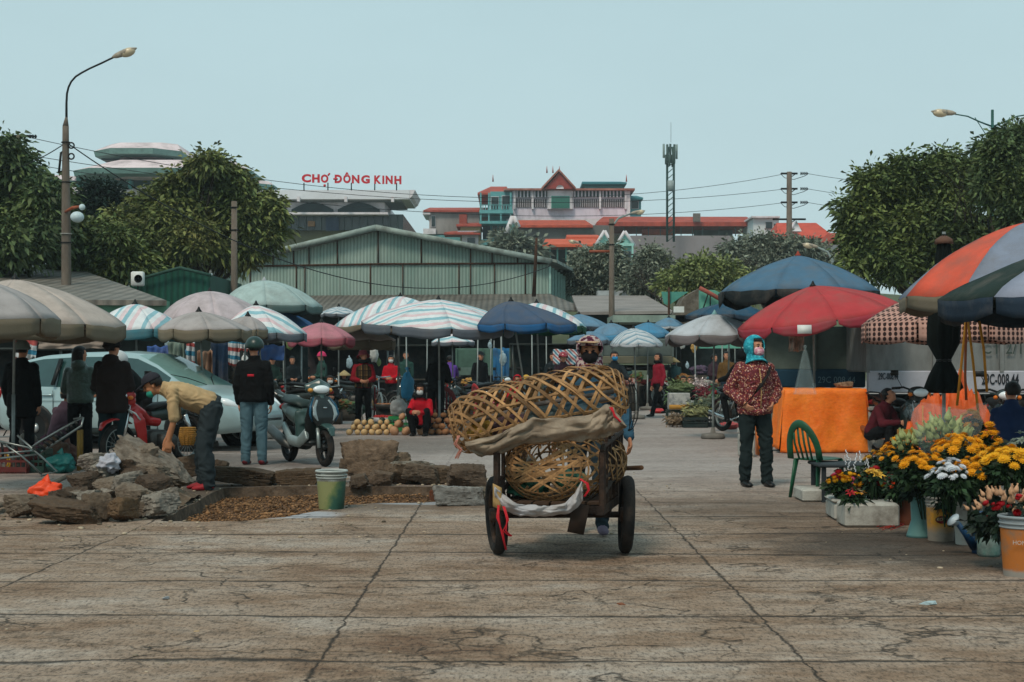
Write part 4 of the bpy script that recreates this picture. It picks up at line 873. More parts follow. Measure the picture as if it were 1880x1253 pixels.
# ---- green corrugated warehouse
def warehouse():
    root=empty('warehouse',(0,0,0),'long green corrugated metal warehouse with a low gable front','warehouse')
    pa=W(376,487,62.3); pb=W(1030,481,60); pk=W(695,419,61); zb=W(0,542,61).z; v=Vector((0,0,1))
    ax=(pb-pa); ax.z=0; Lx=ax.length; axn=ax.normalized(); nrm=Vector((axn.y,-axn.x,0)); band=W(0,486,61).z
    def P(x,z,o=0): p=pa+axn*((W(x,500,61)-pa).dot(axn)); p.z=z; return p+nrm*o
    top=[(376,487),(395,481),(560,448),(693,419),(800,440),(905,462),(1000,480)]
    def ztop(x):
        for (a,b_),(c,d_) in zip(top,top[1:]):
            if a<=x<=c: return W(0,b_+(d_-b_)*(x-a)/(c-a),61).z
        return W(0,481,61).z
    q=MB(); xs=[390,430,500,560,610,650,693,780,850,905,950,1000]
    q.prism([P(x,band) for x in (390,1000)]+[P(x,max(band+.01,ztop(x)-.12)) for x in reversed(xs)],nrm*-.1); o=q.build('upper_wall',GREENC,root,smooth=False)
    q=MB(); q.prism([P(390,zb),P(1012,zb),P(1012,band-.04),P(390,band-.04)],nrm*-.1); q.build('lower_wall',GREENC,root,smooth=False)
    for x in (560,615,693,775,868,908,955,490,530):
        q=MB(); q.tube([P(x,band,.06),P(x,ztop(x)-.1,.06)],.03,5); q.build('batten',RUST,root)
    for x in (552,535,740,846,868,913,970,445,678): q=MB(); q.tube([P(x,zb,.05),P(x,band,.05)],.028,5); q.build('batten',RUST,root)
    q=MB(); q.tube([P(388,band-.02,.06),P(700,band+.03,.06),P(1012,band-.02,.06)],.04,5); q.build('eaves_band',RUST,root)
    q=MB(); RM=mat('#8d9a93',rough=.7,var=.2,scale=2,dirt='#3b342d',damt=.7,dscale=1.5)
    back=Vector((0.0,0,0))+(-nrm)*26
    for a,c in ((0,3),(3,6)):
        xa,ya=top[a]; xc,yc=top[c]; A=P(xa-(14 if a==0 else 0),W(0,ya,61).z+ (0 if a else -.05),.35); Cc=P(xc+(30 if c==6 else 0),W(0,yc,61).z-(.15 if c==6 else 0),.35)
        q.prism([A,Cc,Cc+back,A+back],(0,0,.12))
    q.build('roof',RM,root,smooth=False)
    for a,c in ((0,3),(3,6)):
        q=MB(); A=P(top[a][0],W(0,top[a][1],61).z,.4); Cc=P(top[c][0]+(20 if c==6 else 0),W(0,top[c][1],61).z-(.1 if c==6 else 0),.4); q.tube([A,A.lerp(Cc,.5),Cc],[.13,.12,.13],6); q.build('verge_trim',RM,root)
    A=P(1015,zb); B_=W(1062,540,72); 
    for i in range(12):
        p=A.lerp(B_,i/11); h=W(0,492,61).z-zb; h2=h*(1-.15*i/11)
        q=MB(); q.box((p.x,p.y,zb+h2/2),(.10,.32,h2)); q.build('side_slat',mat('#8fb0a6',rough=.6,var=.15),root,smooth=False)
    q=MB(); q.prism([A+Vector((-.2,.5,0)),B_+Vector((-.2,.5,0)),Vector((B_.x-.2,B_.y+.5,W(0,510,72).z)),Vector((A.x-.2,A.y+.5,W(0,488,61).z))],(-.1,0,0)); q.build('side_wall',mat('#3c5651',rough=.8),root,smooth=False)
    q=MB(); z0=W(0,541,60).z; z1=W(0,572,55).z
    q.grid(lambda u,v:(P(500,0)).lerp(P(1015,0),u)+nrm*(.1+v*5.5)+Vector((v*u*2.2,0,z0+(z1-z0)*v)),40,6); q.build('lean_to_roof',GREYC,root,smooth=False,solid=.05)
    q=MB(); q.prism([P(350,0,.3),P(1020,0,.3),P(1020,z0-.15,.3),P(350,z0-.15,.3)],nrm*-.2); q.build('ground_floor',mat('#1c2221',rough=.9,var=.5,scale=1),root,smooth=False)  # closed near-black sheet, its colour stands in for the shaded open interior
    q=MB(); q.box(P(385,W(0,492,61).z,.3),(.8,.1,.35)); q.build('gutter_box',mat('#a7b0ae'),root)
warehouse()
b=MB(); a=W(985,437,56); c=W(980,545,56); b.tube([a,a.lerp(c,.3),c],[.05,.06,.08],7); o=b.build('leaning_post',RUST,None); tag(o,'rusty leaning post fixed on the right end of the green warehouse front','post')
_fit=[]
def fit_letter(ch,p,wd,ht,m,root,yoff=.08,ext=.06):
    cu=bpy.data.curves.new('letter','FONT'); cu.body=ch; cu.size=1; cu.extrude=ext; cu.offset=.05; cu.resolution_u=3; cu.materials.append(m)
    o=bpy.data.objects.new('letter',cu); C.objects.link(o); o.parent=root; o.location=p; o.rotation_euler=(math.pi/2,0,0); _fit.append((o,wd,ht,p.copy()))
def fit_all():
    bpy.context.view_layer.update()
    for o,wd,ht,p in _fit:
        bb=[Vector(c) for c in o.bound_box]; x0=min(c.x for c in bb); x1=max(c.x for c in bb); y0=min(c.y for c in bb); y1=max(c.y for c in bb)
        sx=wd/(x1-x0); sy=ht/(y1-y0); o.scale=(sx,sy,1); o.location=(p.x-x0*sx,p.y,p.z-y0*sy)
# ---- market building with sign
def market():
    d=150; root=empty('market_building',(0,0,0),'pale modern market hall with tiered flared roofs carrying a red rooftop sign','building')
    def bx(x0,x1,y0,y1,dd,dep,nm,m,taper=None):
        a=W(x0,y0,dd); c=W(x1,y1,dd); q=MB(); q.box(((a.x+c.x)/2,dd+dep/2,(a.z+c.z)/2),(abs(c.x-a.x),dep,abs(a.z-c.z))); return q.build(nm,m,root,smooth=False)
    def flare(x0,x1,i0,i1,y0,y1,y2,dd,dep):
        """top flat, sloping to wide eave, then lip underside"""
        cx=(x0+x1)/2; pr=[]; q=MB()
        def ring(xa,xb,y,ins,k): 
            z=W(0,y,dd).z; xa=W(xa,0,dd).x; xb=W(xb,0,dd).x; ch=S(30,dd)*k; ya=dd-ins; yb=dd+dep+ins
            return [Vector(p) for p in ((xa+ch,ya,z),(xb-ch,ya,z),(xb,ya+ch,z),(xb,yb-ch,z),(xb-ch,yb,z),(xa+ch,yb,z),(xa,yb-ch,z),(xa,ya+ch,z))]
        rs=[ring(i0,i1,y0,-1.5,.8),ring(x0,x1,y1,1.5,1.4),ring(x0+2,x1-2,y2,1.35,1.4),ring(i0+6,i1-6,y2+.5,-1.0,1)]
        vs=sum(rs,[]); fs=[tuple(range(8)),tuple(range(31,23,-1))]
        for k in range(3):
            for j in range(8): fs.append((k*8+j,k*8+(j+1)%8,(k+1)*8+(j+1)%8,(k+1)*8+j))
        o=q.add(vs,fs).build('flared_roof',WALLP2,root,smooth=False); o.data.materials.append(LIPM)
        for f in o.data.polygons:
            if f.index>=10: f.material_index=1
    LIPM=mat('#6c8d86',rough=.8,var=.2,scale=.6,dirt='#49605b',damt=.5)
    WALLP2=mat('#cbbabb',rough=.85,var=.14,scale=.35,dirt='#75696a',damt=.6,dscale=.5,stretch=(1,1,.4),k=1.15)
    flare(168,330,190,315,258,276,286,d,14); bx(186,318,285,294,d+2,12,'roof_band',mat('#17282a',rough=.5,var=.3))
    flare(130,460,190,420,290,312,322,d-4,22); bx(140,440,320,347,d,20,'dark_storey',mat('#1c4a44',rough=.5,var=.35,scale=.5))
    for x in (185,235,290,340,395): bx(x,x+6,320,347,d-1,1,'column',TEALW)
    bx(133,440,344,420,d-.5,20,'wall',WALLP)
    flare(60,132,70,125,318,330,338,d,14)
    flare(420,500,440,485,327,338,346,d-2,16)
    bx(470,752,349,366,d-3,9,'roof_slab',mat('#d0d3d8',rough=.8,var=.08,scale=.5,dirt='#7d7f83',damt=.35,dscale=.5,k=1.1)); bx(480,738,366,371,d-2,8,'soffit',mat('#757a7b'))
    q=MB(); q.prism([W(752.5,349,d-3),W(762,349,d-3),W(757,360,d-3),W(752.5,364,d-3)],(0,9,0)); q.build('roof_edge',WALLP,root,smooth=False)
    for x in (545,632,718): bx(x,x+5,361,371,d-3.7,.6,'beam_end',WALLP)
    for x0,x1 in ((535,612),(620,697)):
        q=MB(); n=12; P=[W(x0,391,d-1.9)]+[W(x0+(x1-x0)*i/n,385-13*math.sin(math.pi*i/n),d-1.9) for i in range(n+1)]+[W(x1,391,d-1.9)]; q.prism(P,(0,.3,0)); q.build('arched_opening',mat('#1a2a2c',rough=.3,var=.4,scale=.8),root,smooth=False)
    bx(515,706,370,392,d-1.5,16,'upper_wall',WALLP)
    bx(495,712,390,394,d-2.6,20,'ledge',WALLP)
    bx(500,740,394,423,d-1,20,'glazed_storey',mat('#243231',rough=.25,var=.5,scale=.35,spec=.7))
    for x in range(505,740,14): bx(x,x+1,394,421,d-1.25,.2,'mullion',mat('#4d5a5a'))
    bx(500,738,423,520,d,20,'lower_wall',mat('#6b6a4f',rough=.9,var=.3,scale=.4))
    bx(565,578,406,416,d-1.4,.2,'window_poster',mat('#8d6a4c')); bx(598,622,400,424,d-1.4,.2,'window_pane',mat('#1a2f47',rough=.2))
    # sign
    ds=143; sg=empty('rooftop_sign',(0,0,0),'red capital letters of the market name standing on the flat roof','sign'); rm=mat('#b3202b',rough=.5,var=.08,k=1.2)
    LT=(('C',554,571),('H',573,587),('O',589,603),('D',614.5,628),('Ô',630,644),('N',646,660),('G',663,679),('K',687,700),('I',702,705.5),('N',708,721),('H',724,737))
    for ch,x0,x1 in LT:
        yb=335.5+(x0-554)/183*3.5; h_=15.5 if ch!='Ô' else 20; fit_letter(ch,W(x0,yb,ds),S(x1-x0,ds),S(h_,ds),rm,sg)
    def bar(x0,y0,x1,y1,r): q=MB(); q.tube([W(x0,y0,ds-.1),W(x1,y1,ds-.1)],r,6); q.build('accent',rm,sg)
    bar(612,329,620,329,.09); bar(602,323,605.5,318.5,.09); q=MB(); q.ell(W(596,341,ds),(.13,.1,.13)); q.build('accent',rm,sg)
    for x in (558,602,645,688,728): q=MB(); q.tube([W(x,350,ds+.2),W(x,336,ds+.2)],.06,5); q.build('sign_post',DARKMET,sg)
market()
# ---- houses on the hill
def wbox(x0,x1,y0,y1,dd,dep,nm,m,root):
    a=W(x0,y0,dd); c=W(x1,y1,dd); q=MB(); q.box(((a.x+c.x)/2,dd+dep/2,(a.z+c.z)/2),(abs(c.x-a.x),dep,abs(a.z-c.z))); return q.build(nm,m,root,smooth=False)
def proof(x0,x1,t0,t1,y0,y1,dd,dep,nm,m,root,th=.25):
    """pitched roof: eave x0..x1 at y1 (front), ridge t0..t1 at y0 (middle)"""
    q=MB(); z1=W(0,y1,dd).z; z0=W(0,y0,dd).z; X=lambda x:W(x,0,dd).x
    A,B_=Vector((X(x0),dd-.6,z1)),Vector((X(x1),dd-.6,z1)); Cc,Dd=Vector((X(x1),dd+dep+.6,z1)),Vector((X(x0),dd+dep+.6,z1)); E,F=Vector((X(t0),dd+dep/2,z0)),Vector((X(t1),dd+dep/2,z0)); t=Vector((0,0,-th))
    q.add([A,B_,Cc,Dd,E,F,A+t,B_+t,Cc+t,Dd+t],[(0,1,5,4),(1,2,5),(2,3,4,5),(3,0,4),(6,9,8,7),(0,6,7,1),(1,7,8,2),(2,8,9,3),(3,9,6,0)]); return q.build(nm,m,root,smooth=False)
def win(x0,x1,y0,y1,dd,root,m=None,fr=None):
    f=wbox(x0-.8,x1+.8,y0-.8,y1+.8,dd-.12,.1,'window',fr or WALLP,root); a=W(x0,y0,dd-.2); c=W(x1,y1,dd-.2); q=MB(); q.box(((a.x+c.x)/2,dd-.16,(a.z+c.z)/2),(abs(c.x-a.x),.06,abs(a.z-c.z))); q.build('pane',m or DARKG,f,smooth=False); return f
d=200
h=empty('grey_house',(0,0,0),'weathered grey house with a long red roof and small balcony, leftmost on the hill','house'); wbox(788,880,386,432,d,12,'wall',mat('#9b9693',rough=.9,var=.15,scale=.3,dirt='#55504c',damt=.6,dscale=.4,stretch=(1,1,.2)),h); proof(778,900,784,895,373,387,d,12,'roof',REDR,h); wbox(776,790,386,394,d-.5,8,'eave_box',WALLP,h); win(792,799,397,416,d,h); wbox(777,800,420,430,d-1.2,1.2,'balcony',WALLP,h); wbox(780,878,430,470,d,10,'lower_wall',TEALW,h)
h=empty('shop_house',(0,0,0),'small yellowish house with stepped red roofs squeezed beside the teal tower','house'); wbox(845,882,412,450,d-8,8,'wall',mat('#8a7f55',k=1.1),h); proof(838,884,850,880,404,413,d-8,8,'roof',REDR,h); wbox(840,880,424,430,d-9.2,1,'awning',mat('#a8a3a8'),h); proof(815,882,830,880,423,428,d-9.5,3,'porch_roof',REDR,h); wbox(848,878,432,470,d-9,1,'shop_front',WALLP,h); win(858,872,437,447,d-9,h); wbox(843,857,394,412,d-7,3,'gable_box',mat('#8c3f31'),h)
def bigb():
    h=empty('large_villa',(0,0,0),'largest hill building with brown red roof, peaked gable and teal side tower','building'); d=195
    BR=mat('#8a5548',rough=.75,var=.3,scale=.8,dirt='#c08a78',damt=.6,dscale=.35,stretch=(2.5,1,.3),k=1.1)
    wbox(941,1150,348,402,d,16,'wall',mat('#cfc4cf',rough=.9,var=.1,scale=.3,dirt='#7f787d',damt=.5,dscale=.5,stretch=(1,1,.25),k=1.15),h); proof(925,1165,945,1150,333,347,d-.5,17,'roof',BR,h); proof(877,935,900,930,333,355,d+2,12,'tower_roof',REDR,h)
    # gable
    q=MB(); g=[W(1000,347,d-1.6),W(1055,347,d-1.6),W(1027,317,d-1.6)]; q.prism(g,(0,.5,0)); q.build('gable',mat('#8c3a31',k=1.1),h,smooth=False)
    q=MB(); e=Vector((0,14,0)); k=Vector((0,-.4,0)); A,B_,Cc=W(994,349,d-1.6),W(1057,349,d-1.6),W(1026,315,d-1.6); q.prism([A+k,Cc+k,Cc+e,A+e],(0,0,.3)); q.prism([B_+k,Cc+k,Cc+e,B_+e],(0,0,.3)); q.build('gable_roof',BR,h,smooth=False)
    for x in (905,1004,1015,1027,1150): q=MB(); y=333 if x in(905,1150) else 317; p=W(x,y+1,d-1); q.tube([p,p+Vector((0,0,.9))],[.12,.02],5); q.build('finial',REDR,h)
    wbox(1008,1050,347,384,d-.8,.8,'bay_wall',WALLP,h); win(1013,1045,361,382,d-.8,h,mat('#2f6a5c',rough=.3),mat('#5aa093'))
    q=MB(); n=8; q.prism([W(1028+7*math.cos(math.pi*i/n),347-7*math.sin(math.pi*i/n),d-1.7) for i in range(n+1)],(0,-.08,0)); q.build('fanlight',WALLP,h)
    for x0,x1 in ((946,1006),(1052,1148)):
        wbox(x0,x1,348,362,d-.12,.1,'window',mat('#28403f',rough=.4,var=.3),h); wbox(x0,x1,366,381,d-.12,.1,'window',mat('#4f4648',rough=.6,var=.4,scale=.8),h)
        for i in range(int((x1-x0)/6.5)): wbox(x0+2+i*6.5,x0+4.6+i*6.5,347,363,d-.5,.5,'fin',mat('#b9b6bd',k=1.1),h)
        for i in range(int((x1-x0)/4)): wbox(x0+1+i*4,x0+1.7+i*4,366,381,d-.2,.08,'grille_bar',WALLP,h)
        for x in (x0-3,(x0+x1)/2,x1-1): wbox(x,x+3.6,347,384,d-.6,.6,'pilaster',WALLP,h)
    wbox(1150,1157,350,402,d-.4,6,'corner_post',WALLP,h); wbox(1157,1177,364,402,d+3,5,'annexe',TEALW,h); proof(1148,1180,1155,1172,355,364,d+2,6,'annexe_roof',mat('#2f6e74',k=1.1),h); win(1160,1172,370,383,d+3,h); wbox(1140,1180,398,412,d+1,8,'plinth',WALLP,h); wbox(930,1150,402,435,d,14,'lower_wall',WALLP,h)
    # teal tower with balconies
    wbox(900,942,352,455,d+1,12,'tower_wall',TEALW,h); wbox(880,942,386,392,d-2.5,5,'balcony_slab',TEALW,h); wbox(880,942,406,411,d-2.5,5,'balcony_slab',TEALW,h); wbox(880,942,446,450,d-2.5,5,'balcony_slab',TEALW,h)
    for y in (376,440): 
        wbox(880,942,y,y+1.2,d-2.5,.2,'balcony_rail',TEALW,h)
        for i in range(13): wbox(881+i*4.8,882.6+i*4.8,y,y+10,d-2.45,.15,'baluster',TEALW,h)
    for x in (896,918,881,936): wbox(x,x+3,354,410,d-2.4,.6,'column',TEALW,h)
    win(922,936,360,384,d+1,h); win(905,912,412,432,d+1,h,DARKG,WALLP); win(917,924,412,432,d+1,h,DARKG,WALLP); win(929,936,414,434,d+1,h); win(902,915,362,384,d+1,h)
    wbox(886,900,412,450,d+1,4,'dark_recess',mat('#12292b'),h)
bigb()
h=empty('blue_roof_house',(0,0,0),'house far behind the villa showing only its blue metal roof','house'); proof(1068,1150,1072,1143,326,336,215,10,'roof',mat('#27666f',rough=.6,var=.15,k=1.2),h); wbox(1075,1145,336,420,217,8,'wall',TEALW,h)
h=empty('orange_roof_house',(0,0,0),'grey stained house with an orange tiled roof and white gable trim below the villa','house'); d=175; wbox(948,1125,414,470,d,10,'wall',mat('#716e6b',rough=.95,var=.2,scale=.3,dirt='#3b3936',damt=.6,dscale=.5),h); proof(946,1088,950,1078,397,415,d-.3,10,'roof',TILE,h)
for a,c in (((942,397),(928,432)),((942,397),(952,418))): q=MB(); q.tube([W(*a,d-1.5),W(*c,d-1.5)],.3,4); q.build('gable_trim',WALLP,h)
wbox(935,950,412,440,d-.6,3,'side_wall',mat('#5e8f89'),h)
h=empty('low_orange_house',(0,0,0),'low house with two bright orange roof planes and dark open porch','house'); d=150; proof(996,1102,1003,1098,433,450,d,8,'roof',mat('#b04f35',rough=.85,var=.2,scale=1.2,bump=.4,bscale=3,k=1.25),h); proof(1040,1102,1042,1100,427,436,d+6,6,'rear_roof',mat('#b04f35',rough=.85,var=.2,k=1.25),h); wbox(1000,1100,450,500,d+3,5,'porch',mat('#16211f',rough=.9,var=.3),h); wbox(1000,1098,450,454,d,1,'beam',mat('#5f9389'),h)
for x in (1008,1022,1038): wbox(x,x+3,452,480,d+.5,.4,'post',mat('#5f9389'),h)
h=empty('teal_gable_house',(0,0,0),'pale teal house with twin pointed gables and a dark window','house'); d=140; TW=mat('#8fbdb4',rough=.8,var=.1,scale=.5,dirt='#5b7d78',damt=.4,dscale=.6,k=1.1)
for x0,xp,x1,yt in ((1094,1110,1124,425),(1132,1147,1164,426)):
    q=MB(); q.prism([W(x0,450,d),W(x1,450,d),W(xp,yt,d)],(0,8,0)); q.build('gable',TW,h,smooth=False)
    for xx in (x0,x1): q=MB(); q.tube([W(xp,yt-1,d-.3),W(xx+(1 if xx>xp else -1),452,d-.3)],.16,4); q.build('gable_trim',WALLP,h)
wbox(1094,1164,447,452,d-.6,3,'ledge',TW,h); wbox(1098,1160,452,500,d,8,'wall',TW,h); win(1146,1158,462,482,d,h); win(1124,1140,458,480,d,h)
for x in (1140,1160): wbox(x,x+3,452,500,d-1,.5,'pillar',TW,h)
h=empty('long_shed',(0,0,0),'very long red tiled open shed with thin posts along the hill top','shed'); d=185; proof(1095,1388,1112,1382,391,409,d,10,'roof',REDR,h,.5); wbox(1273,1286,392,407,d-1.2,.5,'patch',mat('#6b6660'),h) 
for x in (1120,1145,1168,1190,1212,1250,1271,1290,1320,1350): wbox(x,x+1.2,409,434,d+.5,.3,'post',mat('#5e6d69'),h)
wbox(1275,1345,409,434,d+5,1,'rear_wall',mat('#5c6864',var=.3,scale=.4),h)
wbox(1180,1240,421,431,d+3,1.5,'stacked_tiles',mat('#b0573c',var=.3,scale=1,k=1.2),h)
h=empty('retaining_wall',(0,0,0),'long plain mauve grey retaining wall under the red shed','wall'); wbox(1158,1345,433,560,d-12,1,'wall_face',mat('#8b8486',rough=.95,var=.12,scale=.15,dirt='#5f5a5a',damt=.4,dscale=.3,stretch=(1,1,.3)),h)
h=empty('white_flat_house',(0,0,0),'white flat roofed house between red roofs above the trees','house'); d=180; wbox(1383,1430,398,450,d,8,'wall',mat('#b9c3c4',rough=.8,var=.08,k=1.15),h); wbox(1380,1432,397,400,d-.6,9,'parapet',WALLP,h); win(1406,1418,408,420,d,h); win(1421,1428,411,421,d,h)
h=empty('red_hip_house',(0,0,0),'house with a tall red hipped roof beside the electric pole','house'); d=170; proof(1425,1530,1440,1515,402,436,d,10,'roof',mat('#a8412f',rough=.8,var=.15,scale=1,k=1.3),h); wbox(1435,1520,434,470,d+.5,9,'wall',WALLP,h); q=MB(); q.prism([W(1455,425,d-1.4),W(1472,425,d-1.4),W(1462,405,d-1.4)],(0,2,0)); q.build('gable',WALLP,h); win(1488,1496,440,450,d+.5,h)
for i,(x0,x1,y0,y1) in enumerate(((1535,1600,420,436),(1552,1602,449,458))):
    h=empty('red_roof_house',(0,0,0),['red roofed house glimpsed through the upper leaves of the right tree','pinkish awning roofed house glimpsed lower through the right tree'][i],'house'); proof(x0,x1,x0+5,x1-6,y0,y1,120-i*20,8,'roof',mat(['#a34433','#b08078'][i],k=1.3),h); wbox(x0+5,x1-5,y1,y1+50,121-i*20,7,'wall',WALLP,h)
# ---- near low roofs
def slab(pts,ext,nm,m,root): q=MB(); q.prism(pts,ext); return q.build(nm,m,root,smooth=False)
h=empty('grey_roof_hall',(0,0,0),'low hall with a long grey sheet roof and green fascia behind the beige umbrellas','hall'); RF=corr('#5d5850','#857e74','#3c332a',.3)
A,B_,Cc,Dd=W(-120,482,44),W(150,496,44),W(306,552,34),W(-120,548,33); slab([A,B_,Cc,Dd],(0,0,-.12),'roof',RF,h)
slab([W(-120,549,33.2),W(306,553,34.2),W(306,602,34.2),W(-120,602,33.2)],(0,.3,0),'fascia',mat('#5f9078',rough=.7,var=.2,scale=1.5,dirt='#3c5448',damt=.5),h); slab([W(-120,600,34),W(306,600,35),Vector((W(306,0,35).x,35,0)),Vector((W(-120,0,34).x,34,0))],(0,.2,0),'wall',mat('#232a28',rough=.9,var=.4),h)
h=empty('green_shed',(0,0,0),'small dark green gabled shed carrying an air conditioner on its wall','shed'); DG=corr('#0f4636','#17584a','#16241f',.18); slab([W(250,560,43),W(386,560,43),W(386,505,43),W(330,493,43),W(240,517,43),W(240,560,43)],(0,5,0),'wall',DG,h)
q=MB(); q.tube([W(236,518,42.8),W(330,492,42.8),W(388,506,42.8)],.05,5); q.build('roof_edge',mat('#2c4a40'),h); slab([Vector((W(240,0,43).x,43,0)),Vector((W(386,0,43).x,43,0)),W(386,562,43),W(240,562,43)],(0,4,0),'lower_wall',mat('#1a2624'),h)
ac=empty('air_conditioner',W(253,525,41.5),'small white outdoor air conditioner unit hung beside the green shed','air conditioner'); q=MB(); q.rbox((0,0,.19),(.34,.22,.4),.03); q.build('casing',WHITEP,ac); q=MB(); q.torus((.04,-.12,.19),.10,.012,rotx(R(90))); q.lathe((.04,-.115,.19),[(0,0),(.09,.0)],16,rotx(R(90))); q.build('fan_grille',DARKMET,ac); q=MB(); q.tube([(0,0,0),(0,0,-.35),(0,.6,-.35)],.02,5); q.build('bracket',DARKMET,ac)
h=empty('pale_roof_building',(0,0,0),'low building with a pale grey hipped sheet roof right of the green warehouse','building'); PR=mat('#8b8480',rough=.85,var=.15,scale=.6,dirt='#5c5651',damt=.5,dscale=.8)
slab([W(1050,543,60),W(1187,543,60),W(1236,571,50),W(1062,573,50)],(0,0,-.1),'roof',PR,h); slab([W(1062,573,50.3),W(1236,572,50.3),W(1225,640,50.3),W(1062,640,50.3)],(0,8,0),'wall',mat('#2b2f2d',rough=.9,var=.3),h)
h=empty('pale_canopy',(0,0,0),'long pale green flat awning board above the far blue umbrellas','awning'); wbox(1126,1262,579,592,47,3,'fascia',mat('#8a9a8e',var=.15,scale=1,dirt='#5c665f',damt=.5),h)
for x in (1135,1190,1250): wbox(x,x+2,590,690,47.3,.1,'post',DARKMET,h)
h=empty('green_tarp',(0,0,0),'teal tarpaulin triangle stretched in front of the trees','tarpaulin'); slab([W(1214,536,48),W(1264,536,48),W(1228,561,48),W(1219,558,48)],(0,.04,0),'sheet',mat('#4f8f82',rough=.8,var=.2),h); q=MB(); q.tube([W(1228,528,47.9),W(1228,640,47.9)],.04,5); q.build('post',RUST,h)
o=slab([W(1240,575,47),W(1257,545,47),W(1284,530,47),W(1290,600,47),W(1240,600,47)],(0,1.5,0),'rubble_wall',mat('#5d554b',rough=.95,var=.4,scale=2,bump=1,bscale=6,dirt='#8a8378',damt=.7,dscale=2.5),None); tag(o,'rough stone wall end beside the rusty framed teal panel','wall')
h=empty('teal_panel_shed',(0,0,0),'teal panelled lean-to with a sloping rusty pipe at its edge','shed'); slab([W(1286,532,45),W(1312,533,45),W(1360,556,45),W(1360,640,45),W(1286,640,45)],(0,.4,0),'panel',mat('#5fa08c',rough=.7,var=.15,scale=1),h); q=MB(); q.tube([W(1284,529,44.8),W(1300,537,44.8),W(1335,557,44.8)],.07,6); q.build('pipe',mat('#9a5448',rough=.8),h)
for x,x2 in ((1304,1304),(1290,1300)): q=MB(); q.tube([W(x,570,44.8),W(x2,540,44.8)],.02,4); q.build('brace',DARKMET,h)
b=wbox(1097,1156,534,543,62,1,'white_awning',mat('#a9b0b2'),None); tag(b,'small white awning board just above the pale grey roof','awning')
b=wbox(1237,1256,563,574,46.5,.1,'notice_board',WHITEP,None); tag(b,'small white board on the rough stone wall','board')
# ---- poles, lamps, wires
CONC=mat('#6a6056',rough=.9,var=.25,scale=4,bump=.4,bscale=20,dirt='#39322b',damt=.5,dscale=3,stretch=(1,1,.4))
def lamp_head(root,p,dv,s,nm='lamp_head'):
    dv=Vector(dv).normalized(); q=MB(); sd_=dv.cross(Vector((0,0,1))).normalized(); q.tube([p-dv*.12*s,p,p+dv*.2*s],[.03*s,.075*s,.10*s],10); q.tube([p+dv*.18*s,p+dv*.3*s,p+dv*.55*s,p+dv*.66*s],[(.11*s,.09*s),(.16*s,.10*s),(.10*s,.06*s),(.02*s,.02*s)],12,True,sd_); hd=q.build(nm,mat('#9c9181',rough=.5,var=.15),root)
    q=MB(); q.ell(p+dv*.38*s+Vector((0,0,-.03*s)),(.24*s,.15*s,.13*s),12,8,Matrix((dv,sd_,dv.cross(sd_))).transposed()); q.build('lens',mat('#c9b798',rough=.25,var=.1,spec=.6),hd)
d=38; L0=GX(122,d); root=empty('street_lamp',L0,'tall tapered concrete street lamp pole with curved arm towering at left','street lamp')
zz=lambda y,dd=d: EYE+(HOR-y)*dd/FPX
q=MB(); q.tube([(0,0,0),(0,0,zz(560)),(-.01,0,zz(400)),(-.02,0,zz(262)),(-.02,0,zz(232))],[.14,.13,.115,.085,.08],12); q.tube([(-.02,0,zz(232)),(-.0,0,zz(215))],[.08,.03],10); q.build('pole',CONC,root)
def X_(x): return (x-122)*d/FPX
q=MB(); q.tube([(0,0,zz(240)),(0,0,zz(190)),(X_(123),0,zz(172)),(X_(126),0,zz(160)),(X_(131),0,zz(150)),(X_(139),0,zz(141)),(X_(150),0,zz(134)),(X_(165),0,zz(126)),(X_(185),0,zz(117)),(X_(212),0,zz(104))],[.035,.03,.028,.027,.026,.026,.025,.025,.025,.025],8); q.build('arm',DARKMET,root); lamp_head(root,Vector((X_(213),0,zz(103))),(1,0,.38),.85)
q=MB(); q.tube([(0,-.1,zz(390)),(X_(140),-.3,zz(384)),(X_(152),-.3,zz(382))],[.03,.045,.03],8); q.build('globe_bracket',mat('#8a4a32',rough=.7),root); q=MB(); q.ell((X_(148),-.3,zz(401)),(.17,.17,.14),16,12); q.ell((X_(157),-.3,zz(383)),(.08,.08,.08),12,8); q.build('globe',mat('#b9c9cc',rough=.3,var=.05),root)
for y in (262,335,430,446): q=MB(); q.torus((-.01,0,zz(y)),.11 if y<400 else .135,.015); q.build('band',mat('#8f8f8a') if y==430 else DARKMET,root)
q=MB(); q.tube([(X_(108),0,zz(318)),(X_(112),0,zz(280))],.03,6); q.tube([(X_(108),0,zz(316)),(0,0,zz(312))],.02,5); q.tube([(X_(111),0,zz(282)),(0,0,zz(272))],.02,5); q.build('cable_bracket',DARKMET,root)
for y in (268,288): q=MB(); q.torus((X_(132),-.05,zz(y)),.07,.02,rotx(R(90))); q.build('cable_coil',BLACKP,root)
def simple_pole(x,yt,dd,r,label,nm='utility_pole',m=CONC,cat='pole'):
    root=empty(nm,GX(x,dd),label,cat); q=MB(); q.tube([(0,0,0),(0,0,EYE+(HOR-yt)*dd/FPX)],[r*1.15,r*.8],10); q.build('pole',m,root)
    for k in (.97,.86): z=(EYE+(HOR-yt)*dd/FPX)*k; q=MB(); q.torus((0,0,z),r*.95,.018); q.build('band',DARKMET,root)
    return root
simple_pole(430,370,46,.11,'short concrete pole in front of the left end of the green warehouse')
r_=simple_pole(1123,402,50,.10,'thin wooden pole standing over the pale grey roof'); q=MB(); z=EYE+(HOR-462)*50/FPX; q.tube([(-.75,0,z),(.0,0,z)],.05,6); q.build('crossbeam',mat('#8a4a35'),r_)
d=100; er=empty('electric_pole',GX(1449,d),'electricity pole with four crossarms and insulators above the grey green trees','electricity pole'); q=MB(); q.tube([(0,0,0),(0,0,zz(316,d))],[.25,.17],10); q.build('pole',CONC,er)
